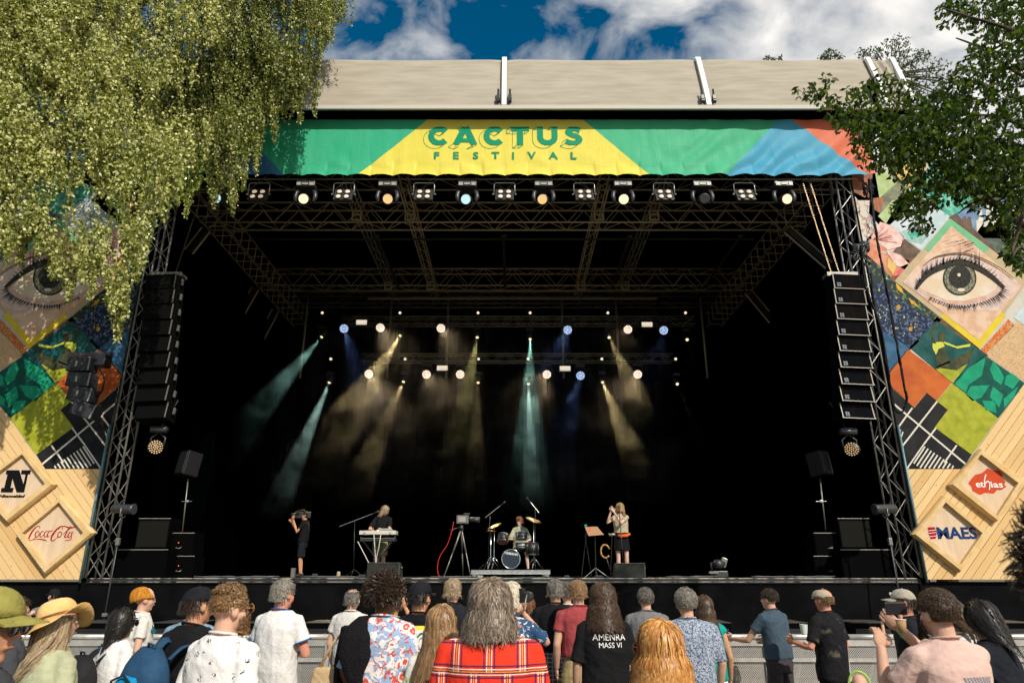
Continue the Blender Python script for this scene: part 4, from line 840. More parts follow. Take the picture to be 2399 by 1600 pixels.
WASH = [((806, 770), (852, 905), 1, 420, 26, 'blue wash lamp at the left end of the upper row'), ((891, 768), (925, 815), 0, 260, 60, 'warm wash lamp second in the upper row'), ((1033, 769), (1060, 810), 0, 220, 60, 'warm wash lamp beside the upright pipe in the upper row'),
 ((1330, 773), (1303, 835), 1, 420, 30, 'blue wash lamp with a smoky beam in the upper row'), ((1471, 772), (1460, 800), 0, 60, 60, 'warm wash lamp with no clear beam in the upper row'), ((1555, 774), (1538, 840), 1, 120, 30, 'blue wash lamp at the right end of the upper row'),
 ((864, 876), (890, 935), 0, 420, 64, 'warm wash lamp in the biggest glow at the left of the lower row'), ((999, 877), (1022, 912), 0, 220, 60, 'warm wash lamp left of the pale strobe in the lower row'), ((1078, 877), (1085, 900), 0, 60, 60, 'warm wash lamp right of the pale strobe in the lower row'),
 ((1281, 877), (1258, 912), 0, 260, 60, 'warm wash lamp beside the white beam in the lower row'), ((1360, 880), (1328, 985), 1, 420, 24, 'blue wash lamp with a long faint beam in the lower row'), ((1494, 877), (1468, 915), 0, 260, 60, 'warm wash lamp at the right end of the lower row')]
for uv, tg, bl, w, a, lb in WASH: wash_lamp(uv, tg, bl, w * KW, a, YR1 if uv[1] < 850 else YR2, lb)
for (u, v), lb in (((847, 755), 'pale strobe panel above the first warm wash lamp'), ((1516, 760), 'pale strobe panel between the upper right wash lamps'), ((1036, 862), 'pale strobe panel in the lower left row'), ((1324, 863), 'pale strobe panel in the lower right row')):
    c = P(u, v, YR1 if v < 800 else YR2); t = thing('strobe_panel', lb, 'strobe', c, 0, 'strobe panels on the rear trusses')
    m = MB(); m.bbox((0, 0.07, 0), (0.46, 0.12, 0.24), 0.01); m.build('housing', M_blkm, t); m = MB(); m.box((0, 0, 0.02), (0.40, 0.012, 0.14)); m.box((0, 0, -0.08), (0.40, 0.012, 0.03)); m.build('face', M_strobe, t)
    m = MB(); m.rod((0, .1, .1), (0, .2, .45), 0.02, 5); m.build('clamp', M_blk, t)
# stage smoke hanging in the beams
def smoke_mat():
    m = bpy.data.materials.new('stage_smoke'); m.use_nodes = True; nt = m.node_tree; N = nt.nodes; L = nt.links
    for n in list(N):
        if n.type != 'OUTPUT_MATERIAL': N.remove(n)
    out = [n for n in N if n.type == 'OUTPUT_MATERIAL'][0]; v = N.new('ShaderNodeVolumePrincipled'); v.inputs['Color'].default_value = (0.9, 0.9, 0.9, 1); v.inputs['Anisotropy'].default_value = 0.2
    tc = N.new('ShaderNodeTexCoord'); n = N.new('ShaderNodeTexNoise'); n.inputs['Scale'].default_value = 1.25; n.inputs['Detail'].default_value = 5; n.inputs['Roughness'].default_value = 0.6; n.inputs['Distortion'].default_value = 0.6; L.new(tc.outputs['Object'], n.inputs['Vector'])
    r_ = N.new('ShaderNodeMapRange'); r_.inputs['From Min'].default_value = 0.46; r_.inputs['From Max'].default_value = 0.68; r_.inputs['To Min'].default_value = 0.004; r_.inputs['To Max'].default_value = 0.050; L.new(n.outputs['Fac'], r_.inputs['Value'])
    sp = N.new('ShaderNodeSeparateXYZ'); L.new(tc.outputs['Object'], sp.inputs[0]); fz = N.new('ShaderNodeMapRange'); fz.interpolation_type = 'SMOOTHSTEP'; fz.inputs['From Min'].default_value = 3.4; fz.inputs['From Max'].default_value = 8.0; L.new(sp.outputs[2], fz.inputs['Value'])
    fx = N.new('ShaderNodeMapRange'); fx.interpolation_type = 'SMOOTHSTEP'; fx.inputs['From Min'].default_value = 8.2; fx.inputs['From Max'].default_value = 6.0; L.new(nmath(N, L, 'ABSOLUTE', nmath(N, L, 'ADD', sp.outputs[0], 1.2)), fx.inputs['Value'])
    L.new(nmath(N, L, 'MULTIPLY', nmath(N, L, 'MULTIPLY', r_.outputs[0], fz.outputs[0]), fx.outputs[0]), v.inputs['Density']); L.new(v.outputs[0], out.inputs['Volume']); return m
m = MB(); m.box((-1.2, 24.3, 7.8), (16.4, 3.8, 9.2)); o = m.build('stage_smoke', smoke_mat()); tag(o, 'thin drifting smoke lit by the rear lamps', None, None, 'stuff')
# ================================================================== PA line arrays
M_grille = mat('grille_dark', (0.0012, 0.002, 0.003), 0.8, spec=0.05, col2=(0.005, 0.003, 0.002), scale=2.2, ramp=(0.45, 0.55), stretch=(3, 1, 1)); M_gedge = mat('array_edge', (0.22, 0.205, 0.18), 0.4, 0.5)
def line_array(s_, label, left):
    t = thing('line_array', label, 'loudspeaker array', (s_ * 8.62, 15.7, 9.0), 0, 'hanging main loudspeaker arrays')
    z = P(1975, 642, 15.7).z; xl, xr = P(1937, 650, 15.7).x, P(2010, 650, 15.7).x; w = xr - xl; x = s_ * (xl + xr) / 2; y = 15.7
    m = MB(); m.box((x, y + 0.1, z - 0.02), (w, 0.3, 0.08)); m.box((x, y - 0.06, z - 0.03), (w + .03, 0.05, 0.10)); child(m, 'fly_frame', M_gedge, t)
    h = 0.405; zt_ = z - 0.09
    for k in range(9):
        tilt = R(-1.2 * k); xx = x - s_ * 0.022 * k; c = Vector((xx, y + 0.012 * k * k * .35, zt_ - h / 2)); rot = Matrix.Rotation(tilt, 3, 'X') @ Matrix.Rotation(s_ * R(6), 3, 'Z')
        m = MB(); m.bbox(c, (w, 0.42, h - 0.02), 0.015, rot); child(m, 'cabinet', mat('array_black', (0.0015, 0.0015, 0.0017), 0.8, spec=0.1) if left else M_grille, t)  # left cabinets flat black: their shade is put into the colour
        m = MB()
        for sx in (-1, 1):
            if left and sx < 0: continue  # left array keeps one pale rail, standing in for its edge highlight
            m = MB(); m.box(c + rot @ Vector((sx * w / 2, -0.215, 0)), (0.024, 0.02, h - .03), rot); child(m, 'rail', M_gedge, t)
        if not left: m = MB(); m.box(c + rot @ Vector((0, -0.225, -h / 2)), (w + .05, 0.02, 0.018), rot); child(m, 'cross_rail', M_gedge, t)
        if not left:
            m = MB(); q = c + rot @ Vector((-w * .34, -0.222, -0.10))
            for a in (-1, 1):
                for b_ in (-1, 1): m.box(q + rot @ Vector((a * .028, 0, b_ * .028)), (0.045, 0.008, 0.045), rot)
            child(m, 'emblem', mat('array_emblem', (0.10, 0.13, 0.16), 0.4), t)
        else:
            m = MB(); m.box(c + rot @ Vector((w / 2 + 0.06, 0.0, 0.05)), (0.03, 0.06, 0.16), rot); child(m, 'connector', M_gedge, t)
        zt_ -= h * math.cos(tilt)
    # chains up to the roof
    for dx in ((-.15, .05) if not left else (0.1,)):
        m = MB(); a = Vector((x + dx - s_ * 0.05, y + 0.1, z)); b_ = Vector((x + dx - s_ * 0.28, y + .5, 12.3)); n = 90
        for i in range(n):
            p = a.lerp(b_, i / n); q = a.lerp(b_, (i + .7) / n); o_ = Vector((0.012 if i % 2 else 0, 0 if i % 2 else 0.012, 0)); m.rod(p + o_, q + o_, 0.008, 4); m.rod(p - o_, q - o_, 0.008, 4)
        child(m, 'chain', M_chain, t)
    return t
line_array(1, 'tall loudspeaker array with blue brown grilles hanging beside the cables', False)
line_array(-1, 'tall black loudspeaker array hanging on the birch side, seen edge lit', True)
# small outfill array in front of the left wall
t = thing('outfill_array', 'small array of four grey loudspeakers in front of the left printed wall', 'loudspeaker array', P(195, 900, 15.4)); zt_ = 842
m = MB(); a, b_ = P(163, 829, 15.4), P(258, 829, 15.4); m.box(((a.x + b_.x) / 2 , 15.45, a.z), (b_.x - a.x, 0.12, 0.08)); child(m, 'bumper', M_blkm, t)
m = MB(); c = P(238, 846, 15.5); m.bbox(c, (0.32, 0.3, 0.30), 0.02); child(m, 'motor_box', M_blk, t)
M_og = mat('outfill_grey', (0.035, 0.037, 0.043), 0.5)
for k, (u, v, tl) in enumerate(((193, 857, 0), (193, 892, -2), (195, 926, -7), (203, 962, -17))):
    c = P(u, v, 15.4); rot = Matrix.Rotation(R(-tl), 3, 'Y'); m = MB(); m.bbox(c, (0.56, 0.34, 0.33), 0.02, rot); child(m, 'cabinet', M_og, t)
    m = MB(); m.bbox(c + rot @ Vector((-0.04, -0.17, 0)), (0.25, 0.02, 0.20), 0.04, rot); child(m, 'handle_plate', M_blk, t); m = MB(); m.bbox(c + rot @ Vector((-0.03, -0.185, 0)), (0.05, 0.02, 0.13), 0.01, rot); child(m, 'handle', mat('handle_grey', (0.2, 0.19, 0.15), 0.4), t)
    m = MB(); m.box(c + rot @ Vector((0.255, -0.175, 0)), (0.035, 0.01, 0.31), rot); child(m, 'strap', mat('strap_grey', (0.22, 0.22, 0.21), 0.5), t)
m = MB(); m.tube([P(222, 858, 15.4), P(236, 866, 15.4), P(245, 888, 15.4), P(240, 915, 15.4), P(226, 930, 15.4)], 0.02, 6); child(m, 'cable_loop', M_cable, t, True)
m = MB(); m.rod(P(218, 826, 15.5), P(222, 560, 15.5), 0.008, 4); child(m, 'hanging_wire', M_cable, t)
# cables hanging on the right tower
def cable(pts, Y, r, lb, n=1, name='hanging_cable'):
    m = MB()
    for k in range(n): m.tube([P(u + rr.uniform(-2, 2), v, Y - .03 * k) for u, v in catmull(pts, 6)], r, 6)
    o = m.build(name, M_cable, None, True); tag(o, lb, 'cable'); return o
cable([(2036, 420), (2046, 500), (2062, 600), (2085, 720), (2103, 820), (2118, 900), (2124, 935), (2116, 962), (2104, 966), (2092, 945), (2082, 880), (2060, 760), (2034, 690), (2024, 640), (2018, 575)], 15.55, 0.022, 'thick bundle of black cable looping down the right printed wall', 3)
cable([(2040, 640), (2052, 730), (2072, 830), (2082, 900)], 15.6, 0.018, 'thinner black cable beside the looped bundle', 2)
m = MB()
for i in range(26):
    a = P(rr.uniform(1995, 2040), rr.uniform(568, 625), 15.6); b_ = P(rr.uniform(1990, 2035), rr.uniform(570, 620), 15.6); m.tube([a, (a + b_) / 2 + Vector((rr.uniform(-.1, .1), -.05, rr.uniform(-.15, .1))), b_], 0.018, 5)
m.box(P(2008, 583, 15.65), (0.22, 0.14, 0.22)); m.box(P(2026, 578, 15.7), (0.18, 0.1, 0.28)); o = m.build('cable_knot', M_blkm, None, True); tag(o, 'tangle of cables and clamps above the looped bundle', 'cable')
m = MB(); 
for i in range(22):
    a = P(rr.uniform(2018, 2048), rr.uniform(418, 445), 15.7); b_ = P(rr.uniform(2020, 2052), rr.uniform(430, 470), 15.7); m.tube([a, (a + b_) / 2 + Vector((rr.uniform(-.1, .1), 0, -.1)), b_], 0.02, 5)
o = m.build('cable_knot', M_cable, None, True); tag(o, 'knot of black cable at the right foot of the banner', 'cable')
# round LED lamp hung under each array, and chimney lamp stands
for s_, uv, lb in ((-1, (365, 1047), 'round amber wash lamp hanging low on the left of the stage'), (1, (1995, 1052), 'round amber wash lamp hanging low on the right of the stage')):
    c = P(*uv, 16.0); t = thing('wash_lamp', lb, 'stage lamp', c); f = Vector((s_ * -0.75, -1, -0.1)).normalized(); up = Vector((0, 0, 1)); sd_ = f.cross(up).normalized()
    m = MB(); m.tube([-f * .28, -f * .18, -f * .02], [0.1, 0.16, 0.165], 16); m.build('head', M_blk, t, True); m = MB()
    for ring, n in ((0, 1), (0.05, 6), (0.10, 12), (0.143, 16)):
        for k in range(n):
            a = 2 * math.pi * (k + .3 * n) / n; p = (up * math.cos(a) + sd_ * math.sin(a)) * ring; m.tube([p - f * .005, p + f * .006], [0.018, 0.016], 6)
    m.build('led_cells', mat('led_amber', (0.5, .35, .18), 0.3, emit=(1, 0.62, 0.30), estr=0.36), t)
    m = MB(); m.tube([(.15, 0.05, 0), (.17, .05, .22), (0, .05, .36), (-.17, .05, .22), (-.15, .05, 0)], 0.02, 6); m.box((0, .05, .42), (.36, .2, .14)); m.build('yoke', M_blkm, t, True); m = MB(); m.rod((0, .06, .45), (s_ * -.2, .3, 1.2), 0.02, 6); m.build('hanger', M_steel, t)
# ================================================================== people
def solid(mb, vox, smooth=3, name='form'):
    """melts overlapping closed shapes into one continuous skin; returns vertex array and quads"""
    me = mb.mesh(name, []); o = bpy.data.objects.new(name, me); COL.objects.link(o)
    r_ = o.modifiers.new('r', 'REMESH'); r_.mode = 'VOXEL'; r_.voxel_size = vox
    if smooth: s_ = o.modifiers.new('s', 'SMOOTH'); s_.factor = 0.5; s_.iterations = smooth
    dg = bpy.context.evaluated_depsgraph_get(); m2 = bpy.data.meshes.new_from_object(o.evaluated_get(dg)); bpy.data.objects.remove(o); bpy.data.meshes.remove(me)
    return m2
def get_co(me): a = np.empty(len(me.vertices) * 3, dtype=np.float32); me.vertices.foreach_get('co', a); return a.reshape(-1, 3)
def get_no(me): a = np.empty(len(me.vertices) * 3, dtype=np.float32); me.vertices.foreach_get('normal', a); return a.reshape(-1, 3)
def folds(me, amp, seed, up=0.6):
    co = get_co(me).astype(float); no = get_no(me); g = np.random.default_rng(abs(int(seed))); w = np.zeros(len(co))
    for k in range(5):
        d = g.normal(size=3); d[2] *= 1.6 if k % 2 else 0.4; d /= np.linalg.norm(d); q = g.normal(size=3); q /= np.linalg.norm(q)
        f = g.uniform(13, 34); ph = co @ d * f + 1.9 * np.sin(co @ q * g.uniform(6, 13) + g.uniform(0, 6)) + g.uniform(0, 6)
        r_ = 1 - np.abs(np.sin(ph)); w += (r_ ** 2.2) * (0.6 + 0.4 * np.sin(co @ q * 7 + k)) * (0.55 if k > 2 else 0.8)
    w = w / 2.2 - 0.35; co += no * (w * amp)[:, None]
    me.vertices.foreach_set('co', co.astype(np.float32).ravel()); me.update()
SUP = 2.35
def ring(z, hw, hd, yo=0.0, n=22, xo=0.0):
    out = []
    for k in range(n):
        a = 2 * math.pi * k / n; c, s_ = math.cos(a), math.sin(a); out.append(Vector((xo + hw * math.copysign(abs(c) ** (2 / SUP), c), yo + hd * math.copysign(abs(s_) ** (2 / SUP), s_), z)))
    return out
def torso(mb, W_, fem, grow=0.0, z0=0.80, z1=1.49, loose=0.0):
    if fem: prof = [(0.78, .165, .115), (.90, .172, .12), (1.02, .140, .10), (1.12, .130, .092), (1.24, .148, .115), (1.34, .158, .112), (1.40, .140, .092), (1.445, .102, .074), (1.485, .062, .058)]
    else: prof = [(0.78, .155, .11), (.90, .162, .118), (1.02, .152, .112), (1.12, .152, .11), (1.25, .172, .122), (1.35, .185, .122), (1.41, .165, .105), (1.45, .125, .088), (1.485, .078, .070)]
    R_ = []
    for z, hw, hd in prof:
        if z < z0 or z > z1 + 1e-6: continue
        hw = hw * W_ + grow; hd = hd * (0.5 + 0.5 * W_) * 1.0 + grow
        if loose and z < 1.3: hw = hw * (1 - loose) + (0.176 * W_ + grow) * loose; hd = hd * (1 - loose) + (0.128 * (0.5 + 0.5 * W_) + grow) * loose
        R_.append(ring(z, hw, hd, -0.012 + (0.018 if z < 1.0 else 0)))
    mb.loft(R_)
def hand(mb, w, d, side, curl=0.5, spread=0.0, sc=1.0, point=None):
    """five separate fingers on a palm; w wrist, d direction of the palm, side = direction of the thumb"""
    d = Vector(d).normalized(); s_ = Vector(side); s_ = (s_ - d * s_.dot(d)).normalized(); n = d.cross(s_); c = Vector(w) + d * 0.045 * sc
    rot = Matrix((s_, n, d)).transposed(); mb.ell(c, (0.040 * sc, 0.016 * sc, 0.052 * sc), rot, 12, 8)
    for i, (off, ln) in enumerate(((0.028, .070), (0.010, .078), (-0.010, .072), (-0.027, .056))):
        cu = curl if point != i else 0.05
        p = Vector(w) + d * 0.085 * sc + s_ * off * sc; a = 0.0; dd = (d + s_ * (off * 6 * spread)).normalized(); pts = [p - dd * 0.02 * sc]; q = p
        for k in range(3):
            pts.append(q); a += cu * 0.9; st_ = ln * (0.42, 0.32, 0.26)[k] * sc; q = q + (dd * math.cos(a) + n * math.sin(a)) * st_
        pts.append(q); mb.tube(pts, [.0095 * sc, .0095 * sc, .0088 * sc, .008 * sc, .006 * sc], 7)
    p = Vector(w) + d * 0.02 * sc + s_ * 0.03 * sc; mb.tube([p, p + (d * .5 + s_ * .8).normalized() * 0.035 * sc, p + (d * .9 + s_ * .6 + n * .3 * curl).normalized() * 0.065 * sc, p + (d * 1.0 + s_ * .35 + n * .5 * curl).normalized() * 0.085 * sc], [.013 * sc, .012 * sc, .010 * sc, .007 * sc], 7)
HZ = 1.52; HS = 1.035
def headform(mb, fem, M_):
    k = 0.95 if fem else 1.0; r3 = M_.to_3x3(); T = lambda x, y, z: M_ @ Vector((x * k, y * k, z))
    mb.ell(T(0, -.010, 1.660), (.077 * k, .096 * k, .088), r3); mb.ell(T(0, .016, 1.600), (.061 * k, .074 * k, .088), r3); mb.ell(T(0, .056, 1.540), (.028, .028, .024), r3, 10, 8)
    mb.ell(T(0, .094, 1.612), (.0125, .022, .016), r3, 10, 8); mb.ell(T(0, .086, 1.632), (.009, .014, .030), r3, 10, 8); mb.ell(T(0, .070, 1.660), (.052, .022, .014), r3, 12, 8)
    mb.ell(T(0, .084, 1.574), (.022, .012, .010), r3, 10, 8)
    for s_ in (-1, 1): mb.ell(T(s_ * .079, -.006, 1.618), (.010, .022, .032), r3 @ Matrix.Rotation(s_ * R(-18), 3, 'Z'), 10, 8); mb.ell(T(s_ * .045, .045, 1.60), (.022, .03, .03), r3, 10, 8)
def hair_mat(name, a, b_, c):
    if name in MATS: return MATS[name]
    m = bpy.data.materials.new(name); m.use_nodes = True; N = m.node_tree.nodes; L = m.node_tree.links; bs = N['Principled BSDF']
    at = N.new('ShaderNodeAttribute'); at.attribute_name = 'rnd'; r_ = N.new('ShaderNodeValToRGB'); e = r_.color_ramp.elements
    e[0].color = (*a, 1); e[1].color = (*c, 1); e2 = e.new(0.5); e2.color = (*b_, 1); L.new(at.outputs['Fac'], r_.inputs[0]); L.new(r_.outputs[0], bs.inputs['Base Color'])
    bs.inputs['Roughness'].default_value = 0.42; bs.inputs['Specular IOR Level'].default_value = 0.45; MATS[name] = m; return m
HC = dict(black=((.006, .005, .004), (.012, .009, .007), (.03, .022, .016)), brown=((.025, .013, .007), (.055, .03, .016), (.14, .075, .035)), dkbrown=((.012, .007, .004), (.03, .016, .009), (.08, .045, .025)),
 grey=((.10, .085, .07), (.24, .21, .17), (.46, .42, .36)), greydk=((.05, .045, .04), (.14, .12, .10), (.34, .30, .25)), ashblond=((.12, .08, .045), (.30, .21, .12), (.55, .42, .26)), blond=((.16, .09, .035), (.34, .20, .08), (.55, .36, .16)),
 copper=((.20, .065, .012), (.50, .21, .045), (.78, .45, .14)), platinum=((.40, .33, .22), (.62, .54, .40), (.78, .70, .55)), greybrown=((.05, .032, .02), (.17, .12, .08), (.42, .34, .25)), redbrown=((.07, .02, .008), (.16, .05, .02), (.3, .11, .04)), sandy=((.10, .05, .02), (.24, .13, .055), (.45, .28, .13)))
def hair(root, M_, col, n=900, length=0.06, curl=0.0, cf=60, lift=0.006, width=0.005, seed=0, bald=0, front=0.42, nape=-0.70, out=0.0, back=0.0, steps=9, fem=False, afro=0.0, tie=None, jit=0.004, side_low=False, zmax=9, rmax=1.22):
    g = np.random.default_rng(abs(seed) + 5); k = 0.95 if fem else 1.0; rad = np.array([.080 * k, .099 * k, .092]) + lift * .3; cen = np.array([0, -.010 * k, 1.660])
    D = g.normal(size=(n * 5, 3)); D /= np.linalg.norm(D, axis=1)[:, None]
    hl = np.where(D[:, 1] > 0.25, front, nape); hl = np.where((np.abs(D[:, 0]) > 0.72) & (D[:, 1] > -0.15), -0.12 if not side_low else -0.5, hl)
    ok = (D[:, 2] > hl) & (D[:, 2] < zmax)
    if front < -5: ok = (D[:, 1] > .15) & (D[:, 2] < .2) & (D[:, 2] > -.9)
    if bald: ok &= ~((D[:, 2] > 0.62 - 0.25 * (bald - 1)) & (g.random(len(D)) < (0.93 if bald > 1 else 0.75)))
    D = D[ok][:n]; n = len(D); pos = cen + D * rad
    rnd = np.clip(g.normal(0.5, 0.22, n), 0, 1)
    if afro:
        dirn = D.copy(); L_ = afro * g.uniform(0.75, 1.05, n); pts = []
        side = np.cross(dirn, g.normal(size=(n, 3))); side /= np.linalg.norm(side, axis=1)[:, None]; nn = np.cross(dirn, side); ph = g.uniform(0, 6.28, n)
        for i in range(steps):
            t = i / (steps - 1); a = ph + t * 9.0; pts.append(pos + dirn * (L_ * t)[:, None] + (side * np.cos(a)[:, None] + nn * np.sin(a)[:, None]) * 0.011 * min(1, t * 3))
        Pn = np.stack(pts, 1); nor = np.repeat(side[:, None, :], steps, 1)
    else:
        crown = np.array([0, -0.35, 0.94]); crown /= np.linalg.norm(crown)
        p = pos.copy(); pts = [p.copy()]; L_ = length * g.uniform(0.75, 1.1, n); st_ = L_ / (steps - 1); lf = lift * g.uniform(0.2, 1.5, n); fly = g.random(n) < .05; lf = np.where(fly, lf * 1.5 + .003, lf)
        dr = D - crown * (D @ crown)[:, None]; dr /= (np.linalg.norm(dr, axis=1)[:, None] + 1e-6); dr += g.normal(size=dr.shape) * 0.16
        v = dr.copy()
        for i in range(1, steps):
            t = i / (steps - 1); v = v * 0.72 + np.array([0, back, -1.0]) * (0.34 if length > 0.12 else 0.22) + dr * 0.10
            if tie is not None: v = v + (np.array(tie) - p) * 6
            v /= np.linalg.norm(v, axis=1)[:, None]; p = p + v * st_[:, None]
            rel = p - cen; re2 = rel.copy(); re2[:, 2] = np.maximum(re2[:, 2], 0); q = re2 / (rad * (1 + lf / .09)[:, None]); d_ = np.linalg.norm(q, axis=1); hi_ = p[:, 2] > 1.60; fc = (np.clip(d_, 1.0, 1.07) / np.maximum(d_, 1e-6)); q2 = cen + np.stack([rel[:, 0] * fc, rel[:, 1] * fc, np.where(rel[:, 2] > 0, rel[:, 2] * fc, rel[:, 2])], 1)
            p = np.where(hi_[:, None], q2, p)
            # below the ears hair hangs outside neck and shoulders
            low = (p[:, 2] <= 1.60); hx, hy = p[:, 0], p[:, 1] + .01; rr_ = np.sqrt((hx / (0.092 * k + np.clip(1.52 - p[:, 2], 0, .12) * (.38 + out))) ** 2 + (hy / (0.100 * k + np.clip(1.50 - p[:, 2], 0, .3) * .36)) ** 2) + 1e-6
            f = np.where(low, np.clip(rr_, 1.0, rmax) / rr_, 1.0); p = np.stack([hx * f, hy * f - .01, p[:, 2]], 1)
            pts.append(p.copy())
        Pn = np.stack(pts, 1)
        tang = np.gradient(Pn, axis=1); tang /= (np.linalg.norm(tang, axis=2)[..., None] + 1e-9); outv = Pn - np.array([0, 0, 0]) - cen * np.array([1, 1, 1]); outv[..., 2] *= 0.25; outv /= (np.linalg.norm(outv, axis=2)[..., None] + 1e-9)
        nor = np.cross(tang, outv); nor /= (np.linalg.norm(nor, axis=2)[..., None] + 1e-9)
        wv = min(.007, length * .03); phc = np.round(pos[:, 0] * 45) * 2.1 + np.round(pos[:, 2] * 30) * 1.3 + np.where(fly, g.uniform(0, 6, n), 0); sw = np.linspace(0, 1, steps)[None, :] * L_[:, None]; Pn = Pn + nor * (np.sin(sw * 22 + phc[:, None]) * wv * np.clip(sw / .08, 0, 1))[..., None]
        if curl:
            ph = g.uniform(0, 6.28, n)[:, None] + np.round(pos[:, 0:1] * 30) * 1.3; s_ = np.linspace(0, 1, steps)[None, :] * L_[:, None]; a = s_ * cf + ph; am = curl * np.clip(s_ / 0.03, 0, 1)
            Pn = Pn + nor * (np.cos(a) * am)[..., None] + outv * (np.abs(np.sin(a)) * am)[..., None]
        Pn = Pn + g.normal(size=Pn.shape) * jit * np.linspace(0, 1, steps)[None, :, None]
    taper = np.linspace(1.0, 0.35, steps)[None, :, None] * width
    A_ = Pn - nor * taper; B_ = Pn + nor * taper; V = np.stack([A_, B_], 2).reshape(-1, 3)
    V = (np.array(M_.to_3x3()) @ V.T).T + np.array(M_.translation)
    idx = np.arange(n)[:, None] * (2 * steps) + np.arange(steps - 1)[None, :] * 2; Fq = np.stack([idx, idx + 1, idx + 3, idx + 2], 2).reshape(-1, 4)
    me = np_mesh('hair', V, Fq, hair_mat('hair_' + col, *HC[col]), np.repeat(rnd, 2 * steps), True)
    # under-layer so that no scalp shows between strands
    return link('beard' if front < -5 else 'hair_top' if afro and front > .6 else 'hair', me, root)
def scalp(root, M_, col, fem, grow, bald, front=0.42, nape=-0.70, noise_amp=0.004, seed=1, afro=0, zmax=9):
    k = 0.95 if fem else 1.0; rad = (.080 * k + grow, .099 * k + grow, .091 + grow); bm = bmesh.new(); bmesh.ops.create_icosphere(bm, subdivisions=4, radius=1)
    kill = []
    for v in bm.verts:
        d = v.co.normalized(); hl = front if d.y > 0.25 else nape
        if abs(d.x) > 0.75 and d.y > -0.15: hl = -0.10
        if d.z < hl - 0.03 or (bald > 1 and d.z > 0.72) or d.z > zmax + .1: kill.append(v)
        w = 1 + noise.noise(d * 9 + Vector((seed, 0, 0))) * noise_amp * 12 + noise.noise(d * 24) * noise_amp * 6; v.co = Vector((d.x * rad[0] * w, d.y * rad[1] * w - .01 * k, d.z * rad[2] * w + 1.660))
    bmesh.ops.delete(bm, geom=kill, context='VERTS'); me = bpy.data.meshes.new('hair_base'); bm.to_mesh(me); bm.free(); me.transform(M_)
    for p in me.polygons: p.use_smooth = True
    c = HC[col]; me.materials.append(mat('hairbase_' + col, c[0], 0.6, col2=c[1], scale=60, stretch=(1, 1, .3), bump=0.6, bscale=80)); return link('hair_base', me, root)
SK = {}
def skin(name, c): return mat('skin_' + name, c, 0.5, col2=tuple(x * 0.86 for x in c), scale=9, bump=0.12, bscale=60)
SKIN = dict(light=(0.62, 0.36, 0.25), tan=(0.56, 0.28, 0.16), red=(0.60, 0.27, 0.18), brown=(0.16, 0.075, 0.04), pale=(0.70, 0.47, 0.36))
def cloth(name, c, c2=None, scale=10, rough=0.85, bump=0.35, **k): return mat('cloth_' + name, c, rough, col2=c2 or tuple(x * 0.88 for x in c), scale=scale, bump=bump * 1.6, bscale=22, **k)
ARM = ((.235, -.035, 1.13), (.225, .06, .90))
PEOPLE = {}
